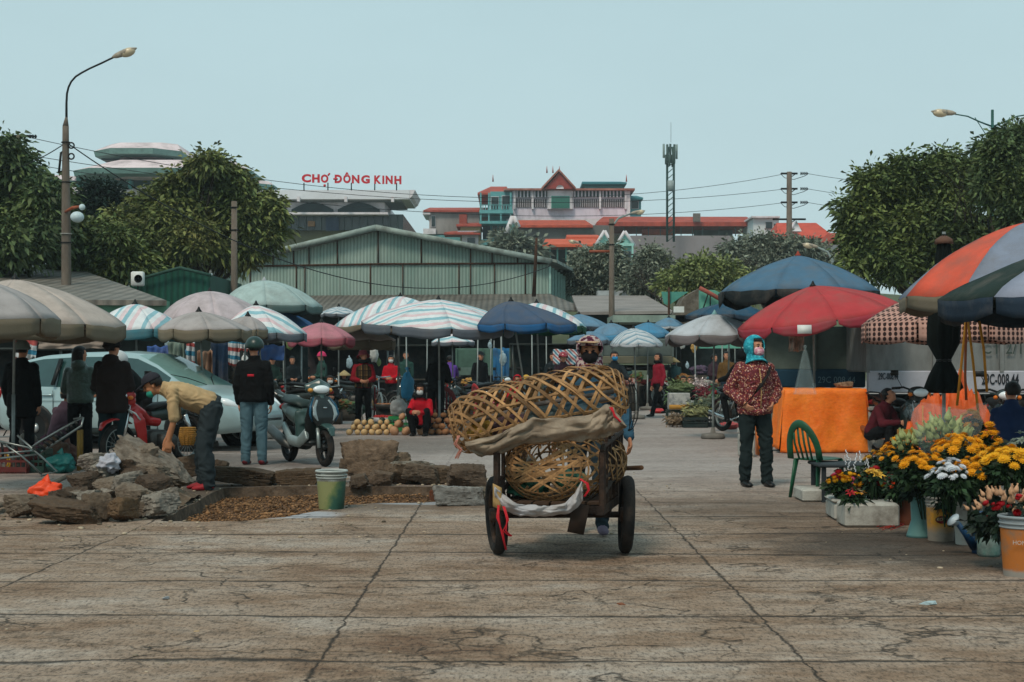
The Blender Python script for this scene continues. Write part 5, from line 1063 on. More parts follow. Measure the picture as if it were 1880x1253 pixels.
for y in (319,347,372,403):
    q=MB(); q.box((.0,0,zz(y,d)),(1.1 if y<400 else 2.2,.12,.12)); q.tube([(0,0,zz(y+9,d)),(.45,0,zz(y,d))],.03,4); q.build('crossarm',DARKMET,er)
    if y<400: 
        q=MB()
        for k in range(4): q.lathe((.8+k*.13,0,zz(y,d)),[(.03,-.05),(.11,-.04),(.11,.0),(.03,.05)],8,roty(R(90)))
        q.build('insulator',DARKMET,er); q=MB(); q.tube([(-.6,0,zz(y,d)),(-.3,0,zz(y+8,d)),(.3,0,zz(y+11,d)),(1.0,0,zz(y+5,d)),(1.3,0,zz(y,d))],.02,4); q.build('jumper_wire',DARKMET,er)
d2=70; lr=empty('electric_pole',GX(34,d2),'far thin pole with insulators poking out above the left tree','electricity pole'); q=MB(); q.tube([(0,0,0),(0,0,zz(248,d2))],[.2,.10],8); q.build('pole',CONC,lr)
for y in (250,285): q=MB(); q.box((.1,0,zz(y,d2)),(1.2,.1,.09)); q.build('crossarm',DARKMET,lr); q=MB(); [q.lathe((k,0,zz(y+1,d2)),[(.02,-.06),(.09,-.03),(.09,.02),(.02,.06)],8,roty(R(90))) for k in (-.55,-.42,-.3,.55,.68,.8)]; q.build('insulator',DARKMET,lr)
def wire(a,b_,sag,r,label,nm='power_line',m=None):
    n=28; q=MB(); q.tube([a.lerp(b_,i/n)-Vector((0,0,sag*4*(i/n)*(1-i/n))) for i in range(n+1)],r,5); o=q.build(nm,m or BLACKP,None); tag(o,label,'cable')
for i,(y0,y1) in enumerate(((252,319),(285,347),(300,372))):
    wire(W(50,y0,70),W(1444,y1,100),[2.2,1.5,1.6][i],.016,['highest thin power line spanning from the left pole to the crossarm pole','middle thin power line spanning from the left pole to the crossarm pole','lowest thin power line spanning from the left pole to the crossarm pole'][i])
    wire(W(1482,y1,100),W(1700,y1+22,95),.15,.016,['top','middle','bottom'][i]+' wire running right from the crossarm pole into the tree')
wire(W(122,262,38),W(1010,489,55),2.0,.016,'thick black cable sagging across the green warehouse front'); wire(W(122,262,38),W(-60,322,42),.25,.014,'thick black cable running left from the street lamp pole')
d=47; rl=empty('street_lamp',GX(1822,d),'double armed green street lamp rising out of the right tree','street lamp'); X2=lambda x:(x-1822)*d/FPX; q=MB(); q.tube([(0,0,0),(0,0,zz(202,d))],[.09,.045],10); q.build('pole',mat('#23504a',rough=.5),rl)
for s in (1,-1):
    A_=1.34; q=MB(); q.tube([(0,0,zz(233,d)),(s*.30*A_,0,zz(224,d)),(s*.58*A_,0,zz(214,d)),(s*.96*A_,0,zz(209,d))],[.03,.025,.022,.02],7); q.tube([(0,0,zz(290,d)),(s*.12,0,zz(255,d)),(0,0,zz(240,d))],.018,5); q.tube([(s*.55,0,zz(216,d)),(s*.2,0,zz(248,d)),(s*.14,0,zz(262,d))],.014,5); q.build('arm',mat('#23504a',rough=.5),rl); lamp_head(rl,Vector((s*.94*A_,0,zz(208,d))),(s,0,.08),1.0)
for i,(x,y,xe,dd) in enumerate(((1062,446,1088,95),(1162,391,1124,80),(1498,453,1528,70))):
    root=empty('street_lamp',GX(xe,dd),['small curved street lamp before the low orange roofs','small street lamp reaching over the long red shed','small white street lamp between trees above the big blue umbrella'][i],'street lamp'); X3=lambda a:(a-xe)*dd/FPX
    q=MB(); q.tube([(0,0,0),(0,0,zz(y+25,dd)),(X3(xe+(x-xe)*.3),0,zz(y+10,dd)),(X3(x),0,zz(y,dd))],[.09,.07,.06,.04],7); q.build('pole',mat('#7f8b88'),root); lamp_head(root,Vector((X3(x),0,zz(y,dd))),((x-xe),0,6),1.0)
# cell tower
d=170; ct=empty('phone_mast',(W(1231,0,d).x,d,W(0,412,d).z-2),'slim lattice phone mast crowded with panel antennas on the hill','mast'); o0=ct.location.z; zt=lambda y:zz(y,d)-o0
for s in (-.38,.38): q=MB(); q.tube([(s,0,0),(s,0,zt(298)),(s*.6,0,zt(270))],.13,6); q.build('mast_leg',mat('#2d4a44',rough=.6),ct)
q=MB(); n=14
for i in range(n): z0=zt(298)*i/n; q.tube([(-.38,0,z0),(.38,0,z0+zt(298)/n)],.045,4)
q.build('lattice',mat('#2d4a44'),ct)
for i,(x,y0,y1) in enumerate(((-.75,264,290),(-.4,266,300),(0,264,300),(.4,266,302),(.72,265,292),(-.15,285,306),(.25,284,307),(-.55,285,303))):
    q=MB(); q.rbox((x,(-.3 if i%2 else .2),(zt(y0)+zt(y1))/2),(.24,.15,zt(y0)-zt(y1)),.03); q.build('antenna_panel',mat('#7d8f8b' if i in(0,4) else '#3b4f4b'),ct)
q=MB(); q.box((0,-.2,zt(342)),(.7,.3,1.2)); q.build('equipment_box',mat('#8f9c9c'),ct); q=MB(); q.tube([(.05,0,zt(262)),(.05,0,zt(225))],.02,4); q.build('lightning_rod',DARKMET,ct)
# ---------------------------------------------------------------- umbrellas
def cl(c,**k): return mat(c,rough=.85,var=.12,scale=3,bump=.15,bscale=60,dirt='#6a625a',damt=.4,dscale=2.4,spec=.15,**k)
BEIGE=cl('#b3a59c'); GREYB=cl('#a09997'); PINKG=cl('#b5a8ab'); GRG=cl('#9db0ad'); NAVY=cl('#42536a'); NAVYD=cl('#263442'); BLUE=cl('#4581a3'); RED=cl('#ab3d40'); PINK=cl('#b0747e'); VAL=cl('#6c6353'); DKV=cl('#1e2426'); GREYV=cl('#5a6068'); LGREY=cl('#adb1b6'); STEEL=cl('#5f829a'); TEALU=cl('#3f6f7a')
SA=stripes(['#86b2bc','#d3d9da','#dac0c3','#dde0e1','#dde0e1','#8eb8c2','#d8dcdd','#dcc8ca'],.55,rot=8); SB=stripes(['#8ab6c0','#d6dbdc','#dcc0c3','#dfe2e2'],.36,rot=86,wob=.14); SC=stripes(['#b9bec2','#7f9aa8','#c9cdd0'],.12,rot=85)
def Um(tx,ty,xl,xr,yr,d,cm,vm,label,n=8,val=.13,loc=None,name=None,**k):
    Rr=S((xr-xl)/2,d); x=((xl+xr)/2-940)*d/FPX; tilt=((tx-(xl+xr)/2)*d/FPX)/Rr
    k.setdefault('off',(tx-(xl+xr)/2)*d/FPX)
    zt=EYE-(ty-HOR)*d/FPX; return umbrella((x,d,0),zt,Rr,S(yr-ty,d),cm,vm,label,n,val,**k)
Um(-45,512,-205,106,584,15.5,GREYB,VAL,'grey beige umbrella cut by the left picture edge, nearest of the market',val=.2,yaw=22)
Um(28,513,-178,226,598,18.5,BEIGE,VAL,'big beige umbrella with pale top and brown valance beside the grey one at far left',val=.2,yaw=10)
Um(385,535,288,500,592,30.5,PINKG,GREYV,'pinkish grey domed umbrella behind the striped tarps at left',val=.12,yaw=12,belly=.9)
Um(485,515,402,592,563,32,GRG,cl('#4c605e'),'pale grey green domed umbrella in front of the green warehouse',val=.16,yaw=5,belly=.9,cap=LGREY)
Um(365,572,292,462,606,24,GREYB,VAL,'small grey umbrella with brown valance between two striped tarps',val=.19,yaw=15)
Um(455,580,392,492,606,25.6,GREYB,VAL,'narrow grey umbrella edge tucked under the right hand striped tarp of the left group',val=.15,yaw=0)
Um(470,560,405,566,612,26.5,SB,GREYV,'umbrella draped with a red and blue striped tarp above the man in the green helmet',val=.14,yaw=25)
Um(248,558,165,345,606,25,SA,TEALU,'umbrella draped with a striped tarp and teal valance right of the big beige one',val=.17,yaw=30)
Um(520,572,470,578,600,33,cl('#2d6394'),cl('#18916e'),'blue umbrella with a bright green hem behind the pink one',val=.08,yaw=10)
Um(590,592,528,652,622,29,PINK,cl('#9a4f5c'),'dusty pink umbrella left of the two big striped ones',val=.15,yaw=8)
Um(622,563,588,655,576,38,SC,GREYV,'small distant striped umbrella peeping over the pink one',val=.08)
Um(660,602,600,728,625,32,BEIGE,VAL,'beige umbrella half hidden below the big striped umbrellas',val=.2,yaw=18)
Um(735,544,610,850,600,31,SA,VAL,'left one of the two large umbrellas with blue and pink stripes',val=.14,yaw=20,scal=.5)
Um(805,550,664,950,594,28.3,SB,GREYV,'right one of the two large striped umbrellas, over the masked vegetable seller',val=.19,yaw=12,tilt=(5,2))
Um(985,556,900,1080,600,30.5,SA,cl('#1c4a3a'),'striped umbrella with dark green hem hidden behind the navy one',val=.16,yaw=14)
Um(938,553,872,1064,597,27.5,NAVY,cl('#255682'),'navy umbrella with bright blue valance right of the striped pair',val=.14,yaw=20)
Um(1063,577,1020,1120,600,42,STEEL,NAVYD,'small steel blue umbrella far behind the navy one',val=.1)
Um(1122,593,1082,1172,616,37,STEEL,BLUE,'small blue umbrella with dark hem left of the white ringed one',val=.14,yaw=10)
Um(1085,608,1040,1121,625,34,STEEL,GREYV,'low slate blue umbrella just behind the pushing woman',val=.1,yaw=10)
Um(1190,592,1145,1232,614,43,BLUE,BLUE,'bright sky blue umbrella behind the white ringed one',val=.1)
Um(1163,603,1120,1217,632,36,SC,LGREY,'white umbrella with thin blue rings above the walking woman in red',val=.06,belly=.8)
Um(1228,583,1196,1258,600,47,STEEL,LGREY,'farthest little grey blue umbrella under the pale canopy board',val=.08)
Um(1312,577,1218,1400,617,26.5,LGREY,cl('#6a6465'),'grey white umbrella with teal patched top left of the red one',val=.17,yaw=22,ribm=cl('#7aa6a8'),scal=.55)
Um(1340,555,1258,1415,580,32,cl('#23485f'),NAVYD,'dark blue umbrella squeezed between the big blue and the red umbrellas',val=.1)
Um(1465,469,1314,1614,537,26,cl('#4a6980'),DKV,'largest blue umbrella with black valance and red tip, standing above the red one',val=.26,yaw=20,cap=mat('#8a3b2c'),ribm=NAVYD,scal=.6,belly=.45)
r_=Um(1492,525,1344,1648,582,23.5,RED,cl('#9c3a45'),'big red umbrella over the orange covered table',val=.17,yaw=0,tilt=(4,-9),scal=.55,belly=.5)
q=MB(); p=W(1477,605,22.3)-r_.location; q.box(p,(.21,.01,.13),rotx(R(-8))); q.build('paper_label',WHITEP,r_)
def dots(N,L,o):
    v=nmap(N,L,o,(1,1,1),(0,0,R(10))); vo=N.new('ShaderNodeTexVoronoi'); vo.inputs['Scale'].default_value=15; vo.inputs['Randomness'].default_value=.0; L.new(v,vo.inputs['Vector']); return nramp(N,L,vo.outputs['Distance'],[(.0,'#2a1714'),(.40,'#2a1714'),(.48,'#ac8274'),(.6,'#b58d80')]),None
DOTM=pattern(dots,.85)
Um(1722,535,1578,1890,596,21,DOTM,DOTM,'umbrella of pinkish cloth with a dark dot lattice pattern behind the closed black one',val=.26,yaw=12,scal=.08)
Um(1885,408,1652,2120,545,15.5,cl('#7a8292'),VAL,'orange and grey panelled umbrella at the right picture edge',val=.16,yaw=9,panelmats=[cl('#7f8798'),cl('#c2533f',k=1.1)],n=10,ribm=DKV)
Um(1990,452,1730,2250,552,12.5,cl('#25322e'),cl('#26323f'),'nearest umbrella with dark green and lilac grey panels cut by the right edge',val=.18,yaw=-10,panelmats=[cl('#25322e'),cl('#8b90a0')],n=8,ribm=DKV)
Um(830,613,792,872,628,38,SB,GREYV,'tiny striped umbrella under the rim of the big striped ones',val=.1)
# closed umbrella
cu=empty('closed_umbrella',GX(1733,17),'closed black umbrella tied at its waist, standing among the flower stall','umbrella'); zz=lambda y,dd:EYE+(HOR-y)*dd/FPX
def foldm(): return mat('#131817',rough=.9,var=.3,scale=4,bump=.6,bscale=14,stretch=(1,1,.15),spec=.1)
q=MB(); pr=[(.012,zz(428,17)),(.06,zz(440,17)),(.085,zz(470,17)),(.13,zz(540,17)),(.17,zz(600,17)),(.165,zz(630,17)),(.07,zz(662,17)),(.15,zz(690,17)),(.20,zz(712,17)),(.14,zz(722,17))]
n=40; vs=[]
for r,z in pr:
    for k in range(n): a=6.283*k/n; rr=r*(1+.13*math.cos(a*9)+.06*noise.noise((a*2,z*3,0))); vs.append((rr*math.cos(a),rr*math.sin(a),z))
q.add(vs,[(i*n+k,i*n+(k+1)%n,(i+1)*n+(k+1)%n,(i+1)*n+k) for i in range(len(pr)-1) for k in range(n)]); q.build('folded_canopy',foldm(),cu)
q=MB(); q.tube([(0,0,0),(0,0,zz(426,17))],.022,8); q.build('pole',METAL,cu); q=MB(); q.torus((0,0,zz(662,17)),.075,.014); q.build('tie_cord',BLACKP,cu); q=MB(); q.lathe((0,0,zz(440,17)),[(.11,-.05),(.10,.0),(.02,.05)],10); q.build('finial',mat('#5b4134'),cu)
# ---------------------------------------------------------------- trucks
def truck(x0,x1,yt,yb,d,label,bedm,lowm,txt=None,txt2=None,yaw=0):
    a=W(x0,yt,d); c=W(x1,yb,d); L_=c.x-a.x; root=empty('truck',((a.x+c.x)/2,d,0),label,'truck'); zt,zb=a.z,c.z; H=zt-zb
    q=MB(); q.rbox((0,.9,zb+H*.64),(L_,1.8,H*.72),.03); q.build('cargo_bed',bedm,root,smooth=False)
    n=max(2,int(L_/.9))
    for i in range(n+1): q=MB(); q.box((-L_/2+L_*i/n,-.03,zb+H*.64),(.06,.06,H*.73)); q.build('bed_rib',bedm,root,smooth=False)
    q=MB(); q.rbox((0,.0,zb+H*.15),(L_,.1,H*.3),.02); q.build('side_board',lowm,root,smooth=False)
    q=MB(); q.box((0,.9,zb-.12),(L_*.98,.9,.16)); q.build('chassis',DARKMET,root)
    for x in (-L_*.36,L_*.30): wheel(root,(x,.15,.40),.40,.2,spokes=6,hub=.10,flat=1.2); wheel(root,(x,1.5,.40),.40,.2,spokes=6,hub=.10,flat=1.2)
    return root
PLK=mat('#7b7e7c',rough=.9,var=.25,scale=1.5,bump=.3,bscale=8,dirt='#3c3f3c',damt=.7,dscale=1.4,stretch=(1,1,.4)); WHT=mat('#a9aab2',rough=.7,var=.1,dirt='#77716c',damt=.5)
TGR=mat('#5e6b64',rough=.9,var=.2,scale=1.5,dirt='#39433e',damt=.5,dscale=1.2); BLT=mat('#1d4155',rough=.5,var=.25,scale=3,dirt='#15252e',damt=.5)
t1=truck(1592,1960,585,722,24,'flatbed truck with weathered boards and white lower panel painted with its plate number',PLK,WHT)
t=text('29C-008.44',.24,mat('#20262c',rough=.8),t1,(W(1800,0,24).x-t1.location.x,-.06,zz(706,24)),ext=.003,off=.004,sx=.50,sp=1.05); t=text('29C-008.44',.15,mat('#39454e'),t1,(W(1611,0,24).x-t1.location.x,-.06,zz(697,24)),ext=.003,off=.002,sx=.45); 
t=text('CT 2/10',.30,mat('#39453f'),t1,(W(1800,0,24).x-t1.location.x,-.05,zz(650,24)),ext=.003,sx=.8)
t2=truck(1400,1588,600,712,25.5,'truck with grey green tarpaulin side and dark blue lower board behind the red umbrella',TGR,BLT)
t=text('29C 008 44',.15,mat('#6e8f9c'),t2,(W(1500,0,25.5).x-t2.location.x,-.06,zz(703,25.5)),ext=.003,sx=.9)
truck(1105,1235,622,668,44,'far grey truck with wooden bed behind the walking woman in red',mat('#55605d',var=.2,scale=2),mat('#6d6a58',var=.2,dirt='#34352f'))
truck(838,935,640,690,48,'far green grey truck parked deep under the striped umbrellas',mat('#466256',var=.2,scale=2,dirt='#2a3d36',damt=.5),mat('#50645c',var=.2))
truck(240,330,628,690,44,'dark blue truck body behind the silver car bonnet',mat('#2a3844',var=.3,scale=2),mat('#253038'))
# ---------------------------------------------------------------- hanging cloths and screens
def hang(x0,x1,y0,y1,d,m,label,name='hanging_cloth',cat='cloth',seed=0,amp=.06,skew=0):
    a=W(x0,y0,d); c=W(x1,y1,d); b=MB(); b.grid(lambda u,v:(a.x+(c.x-a.x)*u+skew*v,d+amp*(math.sin(u*9+seed)+.6*math.sin(u*23+v*3+seed))*(.3+v)+noise.noise((u*3,v*3,seed))*amp,c.z+(a.z-c.z)*(1-v)+.05*noise.noise((u*4,seed,v))),18,10); o=b.build(name,m,None,solid=.006); return tag(o,label,cat)
TRI=stripes(['#2f6e86','#b9bcbc','#a2443f','#b9bcbc'],.34,rot=90,wob=.2)
def tristripe(per,rotv):
    def fn(N,L,o):
        s=nsep(N,L,o); z=nmath(N,L,'ADD',nmath(N,L,'MULTIPLY',s[2],1.0),nmath(N,L,'MULTIPLY',s[0],rotv)); x=nmath(N,L,'FRACT',nmath(N,L,'DIVIDE',nmath(N,L,'ADD',z,nmath(N,L,'MULTIPLY',nnoise(N,L,o,3,3),.08)),per)); return nramp(N,L,x,[(0,'#2f6e86'),(.25,'#b0b4b5'),(.5,'#9c4743'),(.75,'#b3b6b6')],'CONSTANT'),None
    return pattern(fn,.8)
TV=tristripe(.32,.15)
for a in ((28,68,622,660,25,TV,'striped red blue cloth hanging left under the beige umbrella'),(342,358,628,690,27,TV,'narrow striped cloth strip hanging beside the brown sack'),(415,440,622,672,29,TV,'striped cloth hanging between poles behind the green helmet man'),(440,465,622,645,29.5,TV,'short striped cloth scrap right of the longer one'),
          (270,310,636,668,33,cl('#3c5a94'),'blue cloth hanging behind the windscreen of the silver car'),(308,338,628,675,28,cl('#66746a'),'grey green plastic sheet hanging beside a striped strip'),(462,522,634,662,31,cl('#3f5f94'),'pale blue tarpaulin slung low behind the man in black'),(388,418,628,720,28.5,cl('#1a2d42'),'long dark navy cloth hanging under the grey umbrella'),
          (905,935,640,700,42,cl('#2a638c'),'bright blue tarpaulin hanging beside the green grey truck'),(1015,1065,642,670,40,tristripe(.2,1),'checked cloth hanging over the shoulder of the pushing woman'),(1448,1476,612,645,23,mat('#8f8277',rough=.9,var=.5,scale=14,dirt='#4e6a62',damt=.6,dscale=9),'patterned cloth hanging from the red umbrella pole')):
    hang(*a,seed=a[0])
hang(362,390,645,705,27.5,mat('#8a6a55',rough=.8,var=.3,scale=4,bump=.6,bscale=10),'crumpled brown paper sack hanging at a pole',name='sack',cat='sack',amp=.12)
hang(70,190,622,640,27,cl('#8d7f74'),'long drooping beige awning hem under the beige umbrella',name='awning_hem',cat='awning',amp=.05)
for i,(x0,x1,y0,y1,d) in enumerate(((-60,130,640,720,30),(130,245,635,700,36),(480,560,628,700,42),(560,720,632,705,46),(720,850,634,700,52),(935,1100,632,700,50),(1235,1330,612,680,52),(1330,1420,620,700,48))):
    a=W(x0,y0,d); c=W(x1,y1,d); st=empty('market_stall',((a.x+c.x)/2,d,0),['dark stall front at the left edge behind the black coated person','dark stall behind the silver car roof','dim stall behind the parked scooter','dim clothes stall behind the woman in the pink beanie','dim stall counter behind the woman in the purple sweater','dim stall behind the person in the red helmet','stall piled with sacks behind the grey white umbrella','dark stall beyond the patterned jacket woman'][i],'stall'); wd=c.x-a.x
    q=MB(); q.box((0,.6,a.z*.5),(wd,.05,a.z)); q.build('back_screen',mat(['#1c2526','#20282b','#1f2a2a','#221f22','#1b2425','#232d2c','#3b4240','#262c2c'][i],rough=.9,var=.6,scale=2.5,dirt='#4b4440',damt=.6,dscale=3),st)  # near-black backdrop, deep shade under the umbrellas put into its colour
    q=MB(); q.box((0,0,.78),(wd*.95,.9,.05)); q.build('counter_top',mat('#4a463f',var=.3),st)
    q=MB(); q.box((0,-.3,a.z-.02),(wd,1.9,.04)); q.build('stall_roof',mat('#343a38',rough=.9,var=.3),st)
    for sx in (-.46,.46): q=MB(); q.tube([(wd*sx,-.4,0),(wd*sx,-.4,a.z)],.03,6); q.build('post',METAL,st)
# goods laid on stalls
rg=random.Random(21); GC=['#5b6b38','#7d3b2c','#a3957f','#3d5d36','#8b5a2c','#5b4a63','#97a19c','#2f5766','#9b2f2c','#75663b','#39423d','#b08a4a']
gl=['green leafy heap','rusty red heap','pale sack heap','dark green heap','brown onion heap','purple heap','grey plastic bundle','teal bundle','red bundle','ochre heap','dark bundle','yellow brown heap']
pos=['behind the parked scooter','beside the pole left of the plaid vest seller','at the feet of the pink beanie woman','under the purple sweater woman','by the red stool','near the blue tarpaulin','behind the top basket','below the red helmet rider','beside the blue masked woman','in front of the far grey truck','behind the woven basket load','under the grey white umbrella','by the seated pair of sellers','left of the walking woman in red','beyond the orange covered table','under the pink umbrella']
spots=[(520,735,34,.5),(545,742,32,.5),(605,745,33,.4),(630,740,35,.45),(500,728,38,.5),(870,725,36,.5),(900,712,38,.5),(840,730,33,.4),(925,712,40,.45),(980,705,40,.4),(1005,700,42,.4),(860,700,44,.5),(1130,705,38,.5),(1150,700,42,.5),(1105,710,36,.4),(1170,695,48,.5),(1255,695,45,.5),(1285,680,47,.6),(1300,700,42,.5),(1320,690,44,.5),(1345,705,38,.4),(570,752,30,.35),(655,748,33,.35),(690,738,38,.35),(795,735,34,.35),(590,735,37,.4),(460,742,32,.4),(430,735,33,.5),(350,715,30,.5),(1275,705,40,.4),(720,760,31,.3),(1140,688,47,.5),(1190,700,46,.4)]
for i,(x,y,d,s) in enumerate(spots):
    k=i%len(GC); zt=max(0.02,zz(y+S(1,1)*0,d)-.15)
    if zt>.25:
        q=MB(); q.box((0,0,zt/2),(s*1.3,.5,zt)); tb=tag(q.build('goods_stand',mat('#37322c',rough=.9,var=.5,scale=5,dirt='#6d655a',damt=.5),None,loc=GX(x,d)),'dark stand under the %s %s'%(gl[k],pos[i%16]),'stand')
    cloth_heap((GX(x,d).x,d-.05,zt),(s*rg.uniform(.8,1.3),.45,s*rg.uniform(.35,.7)),mat(GC[k],rough=.8,var=.6,scale=11,bump=.8,bscale=25,dirt=GC[(k+5)%12],damt=.8,dscale=9),'%s %s'%(gl[k],pos[i%16]),name='goods_heap',cat='goods',seed=i,knot=False,amp=.5)
HB=[mat(c,rough=.4,var=.3,bump=.4,bscale=20,spec=.5) for c in ('#8fa5ad','#b0b4b0','#a33a34','#3f6f8f','#6a7f4a','#b08a4a','#c7c9c6')]
r9=random.Random(77)
for i in range(34):
    x=[300,1080][i%2*0]+r9.uniform(0,780) if i<26 else r9.uniform(1225,1420); d=r9.uniform(33,48); z=r9.uniform(1.15,1.75); p=GX(x,d); s=r9.uniform(.10,.20)
    if any(abs(x-h)<17 for h in (667,718,773,591,606,745,826,880,950,966,1014,1034,1128,1209,1311,1386,1362)): continue
    cloth_heap(Vector((p.x,d,z)),(s,s*.7,s*1.7),HB[i%7],'small plastic bag of goods hanging in the shade of the market',name='hanging_bag',group='hanging plastic bags',seed=500+i)
for i in range(22):
    x=r9.uniform(430,1060) if i<15 else r9.uniform(1225,1420); d=r9.uniform(32,50)
    q=MB(); q.tube([(0,0,0),(.03*math.sin(i),0,2.1)],.018,6); tag(q.build('awning_pole',METAL,None,loc=GX(x,d)),'thin grey pole holding up the market awnings','pole','thin awning poles')
# ---------------------------------------------------------------- motorbikes behind
mb=motorbike('dark motorbike parked left of the scooter behind the man in black','#1f2b2a',GX(540,30),R(165))
ML=[(452,31,170,'dark motorbike nose behind the black jacket man'),(860,36,-150,'dark motorbike in the row behind the top basket'),(900,38,-40,'dark motorbike next to the blue tarpaulin'),(812,43,100,'motorbike ridden by the woman in the purple sweater'),(985,40,-120,'dark motorbike below the red helmet rider'),(1036,36,-95,'motorbike of the rider in the red helmet'),(1128,33,-95,'motorbike under the blue masked woman'),(575,37,30,'dark motorbike deep behind the scooter'),(770,38,160,'dark motorbike left of the black clad seller'),(1652,21.5,-75,'dark motorbike in front of the plate numbered truck'),(1838,19.5,-100,'motorbike with round mirrors behind the flower stall'),(1362,29,-60,'motorbike of the black hooded rider'),(655,41,15,'dark motorbike behind the plaid vest seller'),(1268,48,10,'far motorbike at the sack stall'),(600,44,150,'far dark motorbike behind the pink beanie woman'),(20,27,20,'dark motorbike at the left edge behind the black coat')]
for x,d,yw,l in ML: copy_tree(mb,GX(x,d),R(yw),l,None)
rg=random.Random(4)
# ---------------------------------------------------------------- people in the market
K1=fabric('#121416',k=1.0); K2=fabric('#1c2326'); MAR=fabric('#7a1622'); REDF=fabric('#a01220',k=1.15); WM=mat('#b9bcba',rough=.8,var=.08); JEAN=fabric('#2c3a48'); GRN=fabric('#26423c'); NVF=fabric('#1c2a44'); SHOE=mat('#131313',rough=.5)
def Pn(x,d,yaw,H,q,label,top,legs,**k):
    return person(GX(x,d),R(yaw),H,q,label,top,legs,**k)
PLAID=pattern(lambda N,L,o:(nmix(N,L,1.0,nramp(N,L,nmath(N,L,'FRACT',nmath(N,L,'MULTIPLY',nsep(N,L,o)[0],9)),[(0,'#4a3b26'),(.5,'#8b7a55'),(.6,'#241c18')],'CONSTANT'),nramp(N,L,nmath(N,L,'FRACT',nmath(N,L,'MULTIPLY',nsep(N,L,o)[2],8)),[(0,'#d0c0a0'),(.55,'#6b4a3a'),(.7,'#ffe9c0')],'CONSTANT'),'MULTIPLY'),None),.9)
Pn(667,30.5,12,1.58,pose('stand',arms='front',hyaw=10,hpitch=-18),'vendor in plaid vest over red sleeves and dusty red bucket hat, hands together',MAR,K1,hat='bucket',hatm=fabric('#7d3a40'),vest=PLAID,scarf=K1,vox=.016)
Pn(718,40,-10,1.55,pose('walk',arms='front',hyaw=15),'woman in bright red jacket and white mask standing behind the fruit display',REDF,K1,mask=WM,hair='mid',vox=.018)
Pn(773,27.6,-12,1.56,pose('squat',lean=R(14),arms='knees',hyaw=0,hpitch=4),'squatting seller in red jacket with white mask and black headscarf behind the pumpkins',REDF,K1,mask=WM,hat='hood',hatm=K1,vox=.014)
Pn(800,28.6,160,1.62,pose('stand',lean=R(18),arms='front'),'black clad person stooping with back turned beside the squatting seller',K1,K1,hat='hood',hatm=K1,vox=.016)
Pn(826,43,185,1.6,pose('ride',lean=R(20),arms='ride',pel=.84),'rider in purple sweater seen from behind under the striped umbrella',fabric('#5a3a86'),K1,hair='short',vox=.02)
Pn(745,44,5,1.66,pose('stand',arms='hang'),'man in dark green shirt standing in the shade behind the red jacket woman',GRN,JEAN,vox=.02)
Pn(591,38,-60,1.6,pose('stand',arms='front',hyaw=-10),'woman in bright pink beanie and dark green coat under the pink umbrella',GRN,K1,hat='beanie',hatm=fabric('#c03a62',k=1.1),vox=.02)
Pn(606,35,10,1.5,pose('sit',arms='knees'),'seated woman in dark clothes with white mask below the pink beanie woman',K1,K2,mask=WM,hair='mid',vox=.02)
Pn(1034,35.5,5,1.58,pose('ride',arms='ride'),'motorbike rider in glossy red helmet and dark coat with magenta sleeves',fabric('#2a1a22'),K1,hat='helmet',hatm=mat('#8a1524',rough=.15,var=.1,spec=.8),vox=.018)
Pn(1014,41,20,1.6,pose('stand',arms='front',hyaw=-20),'woman in dark coat touching her face left of the red helmet rider',K2,K1,hair='mid',vox=.02)
Pn(1128,32.5,8,1.6,pose('ride',arms='ride'),'woman with blue face mask in dark coat sitting on a motorbike',K2,K1,mask=fabric('#2a7fb0',k=1.1),hair='bun',vox=.016)
Pn(1209,37.5,-62,1.6,pose('walk',arms='down',hyaw=-8),'woman in dark red jacket and black trousers walking left with a shoulder bag',fabric('#7d1a2a',k=1.1),K1,hair='mid',scarf=K1,vox=.015)
Pn(1252,36,10,1.5,pose('sit',arms='knees',lean=R(12)),'seated seller in navy coat behind the white carton',NVF,K1,hair='short',vox=.018)
Pn(1270,35,-20,1.5,pose('sit',arms='knees',lean=R(16),hpitch=-15),'seated seller in black holding something red, right of the navy one',K1,K1,hair='mid',vox=.018)
Pn(1311,42,40,1.58,pose('stand',arms='front'),'distant standing woman in dark clothes near the sack stall',fabric('#3a2a32'),K1,hair='bun',vox=.02)
Pn(1362,28.6,-150,1.6,pose('ride',arms='ride'),'rider in black hood seen from behind beside the patterned jacket woman',K1,K1,hat='hood',hatm=K1,vox=.018)
Pn(950,36,-10,1.5,pose('sit',arms='knees'),'seated seller in bright red hood near the red plastic stool',REDF,K1,hat='hood',hatm=REDF,vox=.02)
Pn(966,35,170,1.5,pose('sit',arms='knees'),'seated person in yellow bobble hat seen from behind next to the red hooded seller',K1,K1,hat='beanie',hatm=fabric('#b08a3a',k=1.1),vox=.02)
Pn(812,50,30,1.6,pose('sit',arms='knees',pel=.5),'man in white shirt sitting deep in the shade at a table',fabric('#8a938f'),K1,vox=.022)
Pn(1375,45,0,1.6,pose('stand'),'distant person in red jacket beyond the black hooded rider',REDF,K1,vox=.02)
